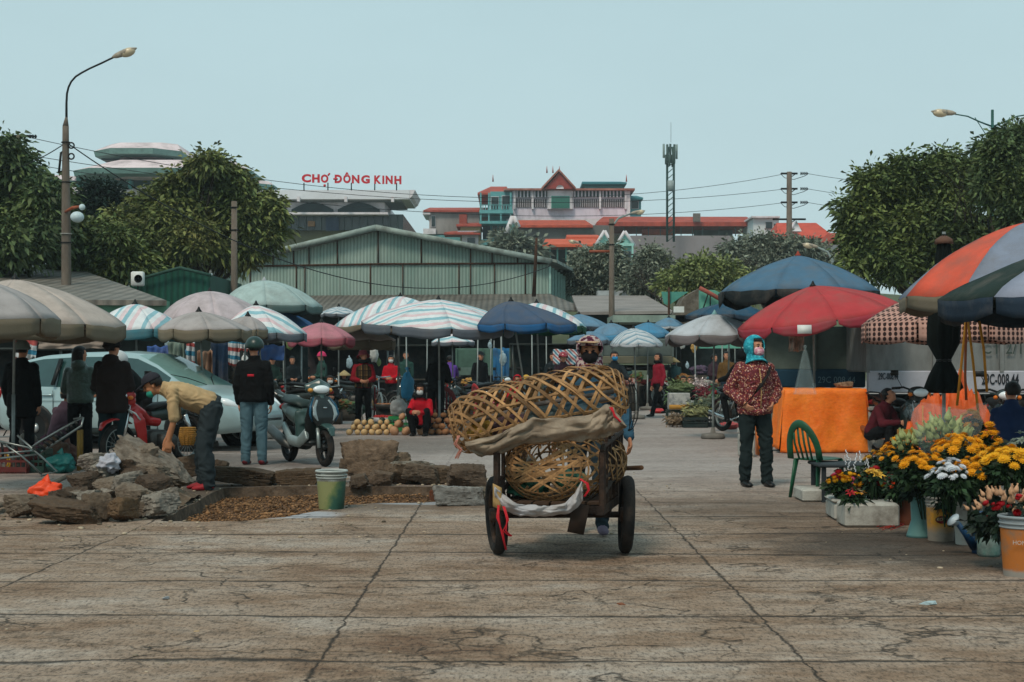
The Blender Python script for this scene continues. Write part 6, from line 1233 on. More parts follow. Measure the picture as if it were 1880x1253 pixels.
XP=[(536,39,20,'front','dark coated shopper deep between the scooter and the pale blue tarpaulin',K2,'short'),(640,44,-30,'front','distant shopper in grey green coat left of the plaid vest seller',fabric('#39443f'),'mid'),(690,47,150,'down','far shopper with back turned behind the bicycle',fabric('#2f2a35'),'short'),(880,41,30,'front','dark dressed shopper by the bright blue tarpaulin',K1,'mid'),(918,44,160,'down','brown coated shopper behind the seated red hooded seller',fabric('#3d2c24'),'short'),(1092,43,10,'front','dim figure in plum coat far behind the pushing woman',fabric('#3a2433'),'bun'),(1242,45,190,'down','far shopper in teal grey coat under the farthest little umbrella',fabric('#2c4547'),'short'),(1335,40,-20,'front','shopper in mustard brown jacket near the herb crates',fabric('#5d4526'),'mid'),(500,37,15,'down','shopper in dark green coat half hidden behind the man in black',fabric('#1c2f2a'),'short'),(322,33,-25,'front','dark shopper under the grey umbrella beyond the car bonnet',K2,'mid')]
for i,(x,d,yw,ar,l,tp,hr) in enumerate(XP): Pn(x,d,yw,[1.5,1.62,1.55,1.66][i%4],pose(['stand','sit','stand','walk'][i%4],lean=R([4,20,32,6][i%4]),arms=['front','knees','hang','down'][i%4]),l,tp,[K1,JEAN,K2][i%3],hair=hr,vox=.022,hat=[None,'cone',None,'cap',None][i%5],hatm=mat('#9c8a63',rough=.8,var=.2) if i%5==1 else K2)
# left group
Pn(40,19.5,172,1.60,pose('stand',arms='down'),'person in long black coat and grey knit cap, standing leftmost with back turned',fabric('#0d0f10'),K1,hat='beanie',hatm=fabric('#6c7a76'),long=.22,puff=1.14,vox=.014)
GPUF=mat('#3c5048',rough=.4,var=.35,scale=22,bump=.5,bscale=60,spec=.5)
Pn(147,19.8,178,1.54,pose('stand',arms='front',hyaw=-40),'woman in shiny green padded jacket seen from behind by the car',GPUF,K1,hair='mid',puff=1.08,hood=True,vox=.014,shoes=mat('#33312e'))
Pn(206,18.9,176,1.62,pose('stand',arms='front',hyaw=-30),'broad man in dark brown hooded coat standing with back turned beside the red motorbike',fabric('#221a18'),fabric('#15272b'),hat='beanie',hatm=fabric('#1a1615'),puff=1.2,long=.14,hood=True,vox=.014,wide=1.12)
Pn(264,21.2,-55,1.6,pose('stand',lean=R(40),arms='ride',hyaw=-15,hpitch=-12),'rider in white helmet with red emblem leaning over the red motorbike',fabric('#101414'),K1,hat='helmet',hatm=mat('#b9bcbc',rough=.3,var=.05,spec=.6),mask=fabric('#2a2a2a'),vox=.014)
q=MB(); 
Pn(104,20.5,150,1.45,pose('sit',arms='knees',lean=R(20)),'small seated person in tan cap and mauve coat between the standing coats',fabric('#4f3b44'),K2,hat='cap',hatm=fabric('#8a7862'),vox=.016)
r_=Pn(466,19.7,174,1.63,pose('stand',arms='down',hyaw=35),'man in black jacket, dark green cap helmet, pale teal jeans and dark red trainers',fabric('#0c0d0e'),fabric('#48616a',k=1.05),hat='helmet',hatm=mat('#16302b',rough=.35,var=.1,spec=.5),shoes=mat('#5c141c',rough=.6),puff=1.16,vox=.011,mask=fabric('#3a7a88'),long=.03,wide=1.1)
q=MB(); q.box((.0,-.125,1.155),(.085,.012,.03)); q.build('back_patch',mat('#c02030'),r_).location=(0,.27,0)
# seated right
Pn(1603,21.5,40,1.5,pose('sit',lean=R(28),arms='knees',hyaw=30,hpitch=-25),'seated person in maroon coat hunched behind the styrofoam boxes',fabric('#4e1a22'),K1,hair='short',vox=.014)
Pn(1852,16.2,150,1.56,pose('sit',lean=R(14),arms='knees',pel=.42,hyaw=40),'person in navy jacket sitting behind the yellow flowers at right edge',fabric('#1b2c4c'),K1,hair='short',vox=.013)
# ---------------------------------------------------------------- centre produce
SQ=mat('#b58a68',rough=.6,var=.2,scale=9,bump=.15,bscale=30,dirt='#7a5236',damt=.5,dscale=8); ON=mat('#c4a373',rough=.5,var=.2,scale=9,dirt='#a0764a',damt=.5,dscale=7); PO=mat('#a5744f',rough=.75,var=.25,scale=10,dirt='#6f4a30',damt=.5,dscale=9); AV=mat('#1f3024',rough=.4,var=.4,scale=9,dirt='#53644a',damt=.5,dscale=6); OR=mat('#c9701c',rough=.5,var=.15,scale=10); PL=mat('#4a2028',rough=.35,var=.2)
def fruit_mesh(nm,m,fn,dims,stem=True):
    b=MB(); b.ell((0,0,0),dims,16,12,None,fn); 
    if stem: b.tube([(0,0,dims[2]*.8),(0,0,dims[2]*1.12)],dims[0]*.13,6)
    o=b.build(nm,m,None); return o
def pile(nm,m,dims,pts,label,group,cat,fn=None,tiltf=.4):
    base=fruit_mesh(nm,m,fn or (lambda u:1-.12*abs(u[2])**3),dims); rr=random.Random(len(label))
    for i,(x,y,z) in enumerate(pts):
        o=base if i==0 else base.copy()
        if i: C.objects.link(o)
        o.location=(x,y,z); o.rotation_euler=(rr.uniform(-tiltf,tiltf)+1.2,rr.uniform(-tiltf,tiltf),rr.uniform(0,6)); k=rr.uniform(.85,1.12); o.scale=(k,k,k); tag(o,label,cat,group)
def heap_pts(x0,x1,d0,r,layers,jit=.2,seed=1,rows=2):
    rr=random.Random(seed); out=[]; X0=W(x0,0,d0).x; X1=W(x1,0,d0).x
    for l in range(layers):
        a,b_=X0+r*l*1.0,X1-r*l*1.0; n=max(1,int((b_-a)/(2*r)))
        for row in range(rows-(1 if l==layers-1 and rows>1 else 0)):
            for i in range(n+1): out.append((a+(b_-a)*i/max(1,n)+rr.uniform(-jit,jit)*r,d0+r*(.9*l+1.9*row)+rr.uniform(-jit,jit)*r,r*.92+l*r*1.55))
    return out
pile('onion',ON,(.058,.058,.055),heap_pts(642,722,27.9,.058,3,.3,1),'round pale yellow onion in the heap left of the pumpkins','pale onions heaped on the ground','onion')
pile('pumpkin',SQ,(.085,.085,.072),heap_pts(722,772,27.8,.085,3,.2,2),'round buff pumpkin in the neat stack before the squatting seller','round pumpkins stacked before the seller','pumpkin',fn=lambda u:(1-.12*abs(u[2])**3)*(1+.03*math.cos(8*math.atan2(u[1],u[0]))))
pile('sweet_potato',PO,(.09,.052,.05),heap_pts(778,832,27.9,.066,4,.35,3),'brown sweet potato in the heap nearest the basket cart','sweet potatoes heaped by the cart','sweet potato',fn=lambda u:1-.25*u[0]*u[0])
pile('avocado',AV,(.06,.06,.075),heap_pts(668,712,28.5,.062,3,.3,4,1),'dark green squash behind the pale onions','dark green squashes behind the onions','squash')
pile('orange',OR,(.045,.045,.045),[(GX(696+ (i%6)*4.2,34).x,34+.09*(i//6%2),.20+.07*(i//12)) for i in range(30)],'bright orange in the tray behind the plaid vest seller','oranges in the tray','orange')
pile('tomato',mat('#a8201c',rough=.3,var=.15),(.045,.045,.04),[(GX(690+(i%7)*4.6,29.6).x,29.6+.09*(i//7),.27) for i in range(14)],'red tomato in the shallow white tray','tomatoes in the white tray','tomato')
pile('egg',mat('#a8744f',rough=.6,var=.1),(.028,.028,.036),[(GX(694+(i%6)*4.6,30.4).x,30.4+.08*(i//6),.50) for i in range(12)],'brown egg standing in the egg tray','brown eggs in the tray','egg')
for (x,d,z,w_,l,c) in ((706,34.05,0,.40,'red rimmed tray holding oranges','#7d2a24'),(705,29.65,.12,.50,'shallow white tray holding tomatoes','#b5b5b5'),(706,30.44,.36,.42,'dark tray holding brown eggs','#3b3a36')):
    q=MB(); q.lathe((0,0,0),[(.0,.0),(w_*.42,0),(w_*.5,.10),(w_*.48,.10),(w_*.41,.015),(0,.015)],20); o=q.build('tray',plastic(c),None,loc=(GX(x,d).x,d,z+.05)); tag(o,l,'tray')
    if z: q=MB(); q.box((0,0,(z+.05)/2),(w_*.8,.25,z+.05)); tag(q.build('box',mat('#2d2b28',var=.4),None,loc=(GX(x,d).x,d+.02,0)),'dark box under the '+l[:l.index(' holding')],'box')
# bicycle-like white wheel, blue bag, red stools
bk=empty('bicycle',GX(690,33),'bicycle with white mudguard parked behind the tomato tray','bicycle',yaw=R(-75)); wheel(bk,(.5,0,.33),.33,.04,spokes=18); wheel(bk,(-.5,0,.33),.33,.04,spokes=18)
for nm,pts,r,m in (('frame',[(-.5,0,.33),(-.08,0,.30),(.32,0,.78),(-.15,0,.80),(-.08,0,.30)],.016,mat('#7d2026')),('fork',[(.5,0,.33),(.36,0,.9),(.33,0,1.02)],.015,CHROME),('handlebar',[(.25,-.28,1.05),(.36,-.1,1.03),(.36,.1,1.03),(.25,.28,1.05)],.014,CHROME),('saddle',[(-.28,0,.90),(-.15,0,.92),(0,0,.90)],.05,BLACKP),('mudguard',[(.86,0,.40),(.78,0,.58),(.6,0,.69),(.4,0,.69),(.22,0,.56)],.022,WHITEP),('seat_post',[(-.15,0,.8),(-.17,0,.9)],.014,CHROME)): q=MB(); q.tube(pts,r,7); q.build(nm,m,bk)
cloth_heap(GX(748,29.6)+Vector((0,0,.62)),(.26,.2,.55),mat('#2f7ca0',rough=.4,var=.2,k=1.1),'blue plastic bag hanging from the pole beside the squatting seller',seed=3); cloth_heap(GX(732,29.4)+Vector((0,0,.3)),(.36,.3,.34),mat('#a3a3a0',rough=.5,var=.3),'pale plastic bag on the green basket beside the squatting seller',seed=5)
crate(GX(733,29.4),(.4,.3,.3),'small green basket under the pale plastic bag','#2c8a4c',name='basket',cat='basket',group=None)
for i,(x,d,yw,l) in enumerate(((893,34,30,'red plastic chair right of the onions sack under the navy umbrella'),(925,36,200,'red plastic chair beside the pole under the navy umbrella'),(818,29.5,90,'dark red plastic chair just behind the basket cart'))): stool_chair(l,GX(x,d),R(yw),plastic(['#a5202a','#a5202a','#6b1820'][i]))
# centre right stall
def carton(loc,d,label,m=None,yaw=0): 
    root=empty('carton',loc,label,'box',None,yaw); q=MB(); q.rbox((0,0,d[2]/2),d,.01); q.build('box_body',m or WHITEP,root,smooth=False); return root
PRN=mat('#b3b3ae',rough=.7,var=.1,scale=5,dirt='#44505a',damt=.8,dscale=9)
crate(GX(1246,32.5),(.52,.4,.33),'dark green crate carrying the printed white carton','#1c322c'); r_=carton(GX(1246,32.4)+Vector((0,0,.335)),(.45,.36,.36),'white carton with printed leaves and orange base band on the dark crate',PRN); q=MB(); q.box((0,-.183,.06),(.45,.006,.10)); q.build('base_band',mat('#b0823c'),r_)
crate(GX(1300,31.6),(.60,.45,.28),'wide dark crate full of herbs left of the patterned jacket woman','#151f20',yaw=.1); crate(GX(1275,31.2),(.5,.4,.22),'low dark crate in front of the herb heaps','#1a2a2a'); crate(GX(1335,32.5),(.5,.4,.30),'dark crate partly hidden by the patterned jacket woman','#20282a')
for i,(x,y,d,s,c,l) in enumerate(((1290,748,31.6,.55,'#4f5b4a','grey green herb bundle heaped on the wide crate'),(1310,740,32,.5,'#6e7561','pale stemmed herb bundle at the back of the crates'),(1275,757,31.3,.45,'#7c7d55','yellowish grass stalks lying across the low crate'),(1330,725,32.5,.55,'#2f7a4c','bright green plastic wrapped leaves under the grey white umbrella'),(1300,722,33,.4,'#8a3540','reddish wrapped bundle beside the green leaves'),(1250,712,33,.5,'#66754f','green bean heap behind the printed carton'),(1235,730,34,.3,'#55704a','leafy clump behind the walking woman'),(1285,705,34.5,.3,'#b9a9a6','pale box of red flowers between the sellers'),(1238,770,31.5,.3,'#7e6b55','crumpled brown leaf litter at the foot of the crate'))):
    o=cloth_heap((GX(x,d).x,d-.1,max(0,zz(y,d)-.12)),(s,.4,s*.45),mat(c,rough=.8,var=.6,scale=14,bump=1,bscale=30,dirt='#20281f',damt=.7,dscale=14),l,name='produce_heap',cat='produce',seed=40+i,knot=False,amp=.5)
    cl_=np.array([(rg.uniform(-s/2,s/2),rg.uniform(-.2,.2),s*.3+rg.uniform(-.05,.12),1.0) for _ in range(40)]); lm=leaf_mesh(cl_,6,.12,i+60,.6,.1,.2,'leaves',mat(c,rough=.7,var=.3,isl=.6,k=1.2),o)
for i,(x,y,d) in enumerate(((1262,700,33.5),(1300,690,33.8),(1320,692,34))): carton(GX(x,d)+Vector((0,0,.25 if i else .2)),(.28,.25,.3),['small white box behind the beans','white box with red blotch near the seated sellers','blank white box right of the red blotched one'][i])
o=hang(1335,1362,762,790,30.5,cl('#a8303a',k=1.1),'red plastic sheet crumpled on the ground by the herb crates',name='plastic_sheet',amp=.12)
cloth_heap(GX(1338,30.4),(.42,.5,.16),cl('#b0484a',k=1.1),'pinkish red plastic sheet heaped flat on the ground',name='plastic_sheet',cat='sheet',seed=9,knot=False); o.hide_render=False
bpy.data.objects.remove(o)
cloth_heap(GX(1210,40)+Vector((0,0,0)),(.5,.3,.14),plastic('#b01e22'),'small red tray on the ground behind the walking woman',name='tray',cat='tray',seed=2,knot=False,amp=.05)
# ---------------------------------------------------------------- vehicles
car('silver teal hatchback with large windscreen parked behind the standing people at left',((408-940)*22.6/FPX-1.42*math.cos(R(-20))-.80*math.sin(R(20))+.02,22.6-1.42*math.sin(R(-20))+.80,0),R(-20))
scooter('dark green scooter with white headlight strips parked beside the man in black',((562-940)*19.8/FPX,19.85,0),R(-60))
copy_tree(mb,((283-940)*19.4/FPX,19.4,0),R(-122),'red motorbike with white arrow stripe standing between the brown coat man and the bending man',None)
rb=[o for o in C.objects if o.get('label','').startswith('red motorbike with')][0]
RM_=mat('#a51c1c',rough=.25,var=.1,spec=.6,dirt='#4b4038',damt=.2)
for c_ in rb.children:
    if c_.type=='MESH' and c_.name.split('.')[0] in('cowl','leg_shield','front_mudguard','side_cover'):
        c_.data=c_.data.copy(); c_.data.materials.clear(); c_.data.materials.append(RM_ if c_.name.split('.')[0]!='side_cover' else mat('#23302c',rough=.3,var=.1,spec=.6))
for s in (-1,1):
    q=MB(); q.tube([(.545,s*.075,.76),(.50,s*.185,.70),(.43,s*.20,.62),(.54,s*.075,.755)],.010,5); q.build('white_stripe',WHITEP,rb)
# ---------------------------------------------------------------- bending man
lean=R(70)
qb=pose('stand',lean=lean,pel=.88,arms='hang',hpitch=28,hyaw=0,Kl=(.10,-.01,.46),Kr=(-.10,-.04,.46),Al=(.11,.03,.075),Ar=(-.11,-.03,.075),Gl=(0,-.15,-1),Gr=(.0,-.1,-1))
P_=Vector((0,.06,.88)); qb['P']=P_; u_=qb['u']
for k_ in 'CNH': pass
for n,s in (('l',1),('r',-1)):
    qb['S'+n]=P_+u_*.43+Vector((s*.155,0,0)); qb['h'+n]=P_+Vector((s*.085,0,-.04)); qb['E'+n]=qb['S'+n]+Vector((s*.03,.03,-.27)); qb['W'+n]=qb['S'+n]+Vector((s*.0,-.02 if s>0 else -.06,-.50))
qb['C']=P_+u_*.30; qb['N']=P_+u_*.50; qb['H']=qb['N']+Vector((0,-.135,.035))
bm_=Pn(378,15.8,-80,1.62,qb,'man in beige shirt, cap and green chin mask bending down over the rubble',fabric('#a48a66',k=1.15),fabric('#2b3336'),hat='cap',hatm=fabric('#2b2a30'),near=True,sleeve=.12,shoes=mat('#8e1a22',rough=.6),vox=.010,skin=mat('#a8714f',rough=.55,var=.12,scale=12),mask=None,wide=1.28,fold=.009)
q=MB(); q.shell(qb['H']+headM(qb)@Vector((0,-.035,-.065)),(.058,.062,.045),lambda u_:u_.y<-.05 and abs(u_.z)<.9,rot=headM(qb)); q.build('face_mask',fabric('#2c8a78',k=1.1),bm_,solid=.005)
# wicker behind arm
wb_=empty('wicker_basket',GX(345,16.6)+Vector((0,0,.42)),'small woven basket hanging on the motorbike behind the bending man','basket'); q=MB()
for i in range(9): q.torus((0,0,.02+i*.022),.07+.02*math.sin(i/8*2.6),.011,None,20,6)
for k in range(14): a=6.283*k/14; q.tube([(math.cos(a)*.07,math.sin(a)*.07,.0),(math.cos(a)*.1,math.sin(a)*.1,.1),(math.cos(a)*.08,math.sin(a)*.08,.2)],.006,5)
q.build('weave',mat('#8d6428',rough=.8,var=.3,scale=20),wb_)
# ---------------------------------------------------------------- patterned jacket woman
def floral(N,L,o):
    out=None; base='#5e1f26'
    vo=N.new('ShaderNodeTexVoronoi'); vo.inputs['Scale'].default_value=52; L.new(o,vo.inputs['Vector'])
    a=nramp(N,L,vo.outputs['Distance'],[(.34,1.),(.46,0.)]); w=N.new('ShaderNodeSeparateColor'); L.new(vo.outputs['Color'],w.inputs[0])
    colr=nramp(N,L,w.outputs[0],[(0,'#b08a72'),(.3,'#9a4a3a'),(.5,'#c2916a'),(.7,'#7a3a4a'),(.85,'#c7a59a')],'CONSTANT')
    c=nmix(N,L,a,base,colr); vo2=N.new('ShaderNodeTexVoronoi'); vo2.inputs['Scale'].default_value=110; L.new(o,vo2.inputs['Vector']); b=nramp(N,L,vo2.outputs['Distance'],[(.18,1.),(.3,0.)])
    return nmix(N,L,nmath(N,L,'MULTIPLY',b,.6),c,'#a8605a'),nnoise(N,L,o,14,4)
def scarfp(N,L,o):
    n=nnoise(N,L,o,22,5,.7); return nramp(N,L,n,[(.36,'#0e5f70'),(.5,'#1f8ea0'),(.6,'#35b2c0'),(.7,'#a5d6d8')]),n
def maskp(N,L,o):
    n=nnoise(N,L,o,30,4); return nramp(N,L,n,[(.4,'#b56a80'),(.52,'#cf8a9c'),(.62,'#e2c3c4')]),None
FJ=pattern(floral,.8)
qw=pose('stand',arms='pocket',hyaw=22,hpitch=0,Al=(.13,-.02,.075),Ar=(-.10,.04,.075),Kl=(.115,-.03,.45),Kr=(-.10,.0,.45))
pw=Pn(1386,16.2,12,1.60,qw,'woman in floral dark red jacket, turquoise headscarf and pink mask beside the orange table',FJ,fabric('#1d2728'),hat='hood',hatm=pattern(scarfp,.8),mask=pattern(maskp,.8),near=True,puff=1.13,long=.06,vox=.010,hair='short',fold=.010,wide=1.05)
q=MB(); pts=[Vector((.145,-.06,1.30)),Vector((.09,-.155,1.22)),Vector((0,-.185,1.10)),Vector((-.10,-.185,.98)),Vector((-.175,-.12,.88))]; q.tube(pts,[(.022,.004)]*5,8,True,(1,0,1)); q.build('bag_strap',mat('#15110f'),pw)
q=MB(); q.tube([(0,-.165,.82),(.005,-.178,1.0),(.005,-.168,1.15),(0,-.13,1.28)],.006,6); q.build('zip',mat('#a9875a'),pw)
q=MB(); q.tube([(-.12,-.135,.835),(-.02,-.175,.81),(.10,-.15,.835)],[(.012,.012),(.035,.02),(.012,.012)],8,True,(0,0,1)); q.build('jacket_hem',FJ,pw)
# ---------------------------------------------------------------- the cart
CO=Vector(((1031-940)*10.45/FPX,10.45,0)); cart=empty('handcart',CO,'old iron two wheeled handcart loaded with two woven baskets, pushed towards the viewer','cart',yaw=R(3))
def cl_(x,y,d):
    p=W(x,y,d)-CO; return rotz(R(-3))@p
IR=mat('#2c221d',rough=.85,var=.4,scale=12,bump=.5,bscale=50,dirt='#5a4232',damt=.6,dscale=8); WOODD=mat('#4b3729',rough=.9,var=.35,scale=6,bump=.5,bscale=25,stretch=(1,1,6),dirt='#241a14',damt=.6)
for sx in (-1,1):
    w_=wheel(cart,(.455*sx,0,.275),.275,.085,spokes=12,axis='x',rotm=roty(R(90))@rotz(0),rimm=IR,hub=.05); w_.rotation_euler=(0,R(2.5*sx),R(-5*sx+2))
q=MB(); q.tube([(-.46,0,.275),(.46,0,.275)],.022,8); q.build('axle',IR,cart)
SK=Matrix(((1,.25,0),(0,1,0),(0,0,1)))
def skew(q): q.v=[tuple(SK@Vector(v)) for v in q.v]; return q
q=MB(); q.box((0,-.02,.315),(.70,.06,.05))
for sx in (-.34,.34): q.box((sx,.25,.352),(.05,1.5,.06))
for yy in (-.46,.1,.55,.97): q.box((0,yy,.356),(.63,.05,.05))
skew(q).build('chassis_frame',IR,cart,smooth=False)
for i in range(6): q=MB(); q.box((-.30+i*.12,.25,.398),(.105,1.46,.018)); skew(q).build('deck_plank',WOODD,cart,smooth=False)
for sx in (1,-1):
    q=MB(); x0=.352*sx; ya,yb=-.48,.55
    q.tube([(x0,ya,.36),(x0,ya,.74)],.024,6); q.tube([(x0,ya,.74),(x0,ya+.06,.775),(x0,yb,.83)],.020,6); q.tube([(x0,ya,.56),(x0,yb,.58)],.013,6); q.tube([(x0,ya,.45),(x0,yb,.60)],.02,5)
    for t in (.2,.38,.56,.74,.87,1.0): q.box((x0,ya+(yb-ya)*t,.60),(.022,.026,.46))
    skew(q).build('side_rail',IR,cart,smooth=False)
q=MB(); q.box((.07,-.50,.30),(.11,.02,.20),roty(R(12))); q.build('hanging_flap',mat('#2d211a',rough=.9,var=.3),cart)
q=MB(); q.tube([cl_(1150,860,11),cl_(1178,859,10.6)],.017,8); q.build('brace_pole',mat('#6b4a33',rough=.8),cart)
for sx in (-.28,.50): q=MB(); q.tube([(sx,.5,.55),(sx,.9,.74),(sx,1.2,.80)],.018,8); q.build('handle',mat('#4b382b',rough=.8),cart)
WICK=mat('#94704a',rough=.75,var=.3,scale=7,bump=.4,bscale=50,dirt='#6b4a2c',damt=.7,dscale=11,isl=.5,k=1.05); WICK2=mat('#9c7648',rough=.75,var=.3,scale=7,bump=.4,bscale=50,dirt='#5a3c22',damt=.6,dscale=9,isl=.35)
def strip(b,fn,w,th=.004,n=40,jit=.0,seed=0):
    """ribbon following fn(t)->(point, normal)"""
    P=[fn(i/n) for i in range(n+1)]; vs=[]
    for i,(p,nn) in enumerate(P):
        t=(P[min(i+1,n)][0]-P[max(i-1,0)][0]).normalized(); s=t.cross(nn); s.normalize(); k=w*(1+.18*noise.noise((i*.15,seed,0)))
        for a,c in ((-.5,0),(-.42,1),(.42,1),(.5,0)): vs.append(p+s*(a*k)+nn*(th*c))
        vs.append(p-nn*th*.6)
    fs=[]
    for i in range(n):
        o=i*5
        for a,c in ((0,1),(1,2),(2,3),(3,4),(4,0)): fs.append((o+a,o+c,o+5+c,o+5+a))
    b.add(vs,fs)
def basket_weave(L_,ry,rz,nring,ndiag,wid,seed,pw=2.6,twist=1.0,squash=0,hor=None,n=56):
    """closed cage along local X: rings round the axis plus crossing diagonals and lengthwise bands"""
    b=MB(); rr=random.Random(seed)
    def surf(u,a,off=0):   # u -1..1 along the axis
        u=max(-.999,min(.999,u)); k=(1-abs(u)**pw)**(1/pw); x=u*L_; c,s=math.cos(a),math.sin(a); 
        zz_=rz*k*s; 
        if s<0 and squash: zz_*=(1-squash)
        y=ry*k*c; nn=Vector((u*.35/L_*abs(u)**3*4,c/ry*.3,s/rz*.3)).normalized(); sag=.015*noise.noise((x*4,a*2,seed))
        return Vector((x,y,zz_))+nn*(off+sag),nn
    lay=[.002,.009,.016]
    for i in range(nring):
        a0=6.283*(i+.5)/nring+rr.uniform(-.05,.05); ph=rr.uniform(0,6)
        strip(b,lambda t,a0=a0,ph=ph:surf(-.985+1.97*t,a0+.10*math.sin(t*5+ph)+rr.uniform(-.01,.01),lay[1]+.007*math.sin(t*40+ph)),wid*rr.uniform(.8,1.1),.004,n,seed=i)
    for i in range(ndiag):
        for sg in (1,-1):
            a0=6.283*i/ndiag+rr.uniform(-.08,.08); tw=twist*sg*rr.uniform(.94,1.06); ph=rr.uniform(0,6)
            strip(b,lambda t,a0=a0,tw=tw,ph=ph,sg=sg:surf(-.97+1.94*t,a0+tw*3.14159*t,lay[1+sg]+.006*math.sin(t*36+ph)),wid*rr.uniform(.85,1.15),.004,n,seed=i+20*sg)
    for uu in (-.97,-.93,.93,.97,-.85,.86):
        strip(b,lambda t,uu=uu:surf(uu+.01*math.sin(t*9),t*6.283,.02),wid*.7,.004,50,seed=int(uu*99))
    return b
# top basket
c1=W(988,752,10.25); ax=roty(R(-13.5)); tb=empty('bamboo_basket',c1,'long woven bamboo basket tilted on top of the cart load','basket'); tb.rotation_euler=(R(0),R(-12.5),R(6))
o=basket_weave(.605,.26,.215,10,12,.0225,3,3.6,2.3,n=90).build('weave',WICK,tb,angle=50)
for y,z,x0,x1 in ((-.10,.02,-.52,.52),(.05,-.03,-.50,.54)): q=MB(); q.tube([(x0,y,z),(0,y,z+.02),(x1,y,z-.01)],.016,8); q.build('inner_pole',mat('#6b625c',rough=.7,var=.2),tb)
for i,(x,y,z,dx,c,l) in enumerate(((.25,.02,-.10,.34,'#54707c','grey blue plastic bundle inside the right half of the top basket'),(.05,.05,-.11,.28,'#5b6a6a','dull grey bundle in the middle of the top basket'),(-.22,.03,-.12,.3,'#6a4a50','mauve bundle in the left half of the top basket'),(-.43,.0,-.09,.17,'#a8812c','yellow striped bundle at the left end of the top basket'))):
    p=c1+Matrix.Rotation(R(6),3,'Z')@roty(R(-12.5))@Vector((x,y,z)); cloth_heap(p-Vector((0,0,.04)),(dx,.26,.17),mat(c,rough=.6,var=.5,scale=9,bump=.6,bscale=25,dirt='#20282a',damt=.7,dscale=9),l,name='bundle',cat='bundle',seed=70+i,knot=False,amp=.4)
# bottom basket, axis away from viewer
c2=Vector((.39,10.50,.625)); lb=empty('bamboo_basket',c2,'round woven bamboo basket lying inside the cart under the tilted one','basket'); lb.rotation_euler=(0,0,R(69))
o=basket_weave(.50,.33,.225,15,12,.019,9,5.0,1.2,n=80).build('weave',WICK,lb,angle=50)
b=MB(); rr=random.Random(2)
for i in range(20):
    a0=rr.uniform(0,6.28); a1=a0+rr.uniform(1.8,3.6); 
    def f(t,a0=a0,a1=a1,k=rr.uniform(.85,1.02)):
        p=Vector((0,math.cos(a0)*.31*k,math.sin(a0)*.205*k)).lerp(Vector((0,math.cos(a1)*.31*k,math.sin(a1)*.205*k)),t); e=(p.y/.335)**2+(p.z/.225)**2; x=-.51*max(0,1-e**2.2)**(1/5)-.014; return Vector((x,p.y,p.z)),Vector((-1,p.y,p.z)).normalized()
    strip(b,f,.015,.004,20,seed=i)
b.build('end_weave',WICK,lb,angle=50)
for i,(x,z,w_,c,l) in enumerate(((968,905,.30,'#2e6b55','green netting bundle at the bottom of the lower basket'),(1045,893,.24,'#4b9a7c','pale green plastic bundle at the right of the lower basket'),(950,880,.2,'#3d5c48','dark green bundle at the left of the lower basket'))):
    cloth_heap(W(x,z,10.35)-Vector((0,0,.02)),(w_,.4,.13),mat(c,rough=.5,var=.5,scale=30,bump=.8,bscale=60,dirt='#1b2a24',damt=.6,dscale=12),l,name='bundle',cat='bundle',seed=80+i,knot=False,amp=.35)
# the rooster inside
rs=empty('rooster',W(976,862,10.3),'pale rooster with a red comb crouching inside the lower basket','bird'); q=MB(); q.ell((0,.12,-.03),(.075,.12,.075),14,10); q.tube([(0,.03,.0),(0,-.02,.04),(0,-.05,.055)],[.045,.03,.024],10); q.ell((0,-.065,.06),(.025,.032,.026),10,8); q.tube([(0,.2,-.02),(0,.30,.06),(0,.33,.01)],[.05,.03,.01],8); q.build('body',mat('#b5a598',rough=.9,var=.3,scale=30,bump=.5),rs,remesh=.006)
q=MB(); q.ell((0,-.055,.092),(.008,.03,.018),8,6); q.ell((0,-.09,.035),(.012,.01,.02),8,6); q.build('comb',mat('#a3202a'),rs); q=MB(); q.tube([(0,-.09,.06),(0,-.115,.052)],[.010,.002],6); q.build('beak',mat('#a98a4a'),rs)
# sacks
SACK=mat('#8f7f6d',rough=.85,var=.25,scale=5,bump=.5,bscale=14,dirt='#4f4439',damt=.7,dscale=3.5); SACKW=mat('#aaa9ac',rough=.7,var=.12,scale=5,bump=.4,bscale=20,dirt='#8a7a66',damt=.5,dscale=5)
def two_edge(top,bot,d,m,label,seed,bul=.05,am=1.0):
    def at(P,u):
        k=u*(len(P)-1); i=min(int(k),len(P)-2); t=k-i; t=t*t*(3-2*t)*.5+t*.5; a,c=P[i],P[i+1]; return a[0]+(c[0]-a[0])*t,a[1]+(c[1]-a[1])*t
    b=MB()
    def f(u,v):
        a=at(top,u); c=at(bot,u); x=a[0]+(c[0]-a[0])*v; y=a[1]+(c[1]-a[1])*v; p=W(x,y,d); p.y+=-bul*math.sin(v*3.14)+.05*v+.014*math.sin(u*28+v*5+seed)+am*(.05*noise.noise((u*9,v*4,seed))-.05*abs(noise.noise((u*14+v*5,v*5,seed)))); p.z+=am*.018*noise.noise((u*16,v*3,seed)); return p
    b.grid(f,80,18); o=b.build('woven_sack',m,None,solid=.007); return tag(o,label,'sack')
two_edge([(853,812),(911,799),(948,782),(984,767),(1035,769),(1088,760),(1115,743),(1126,748),(1148,782)],[(857,824),(884,840),(914,834),(968,815),(1035,810),(1072,811),(1102,806),(1125,800),(1150,785)],9.92,SACK,'dirty brown woven sack slung under the tilted top basket',1)
two_edge([(908,893),(922,907),(950,926),(985,928),(1010,930),(1038,924),(1056,906),(1068,884)],[(909,928),(930,942),(955,948),(985,950),(1012,948),(1040,945),(1058,937),(1070,920)],9.9,SACKW,'white printed plastic sack cradling the lower basket',4,.04,.35)
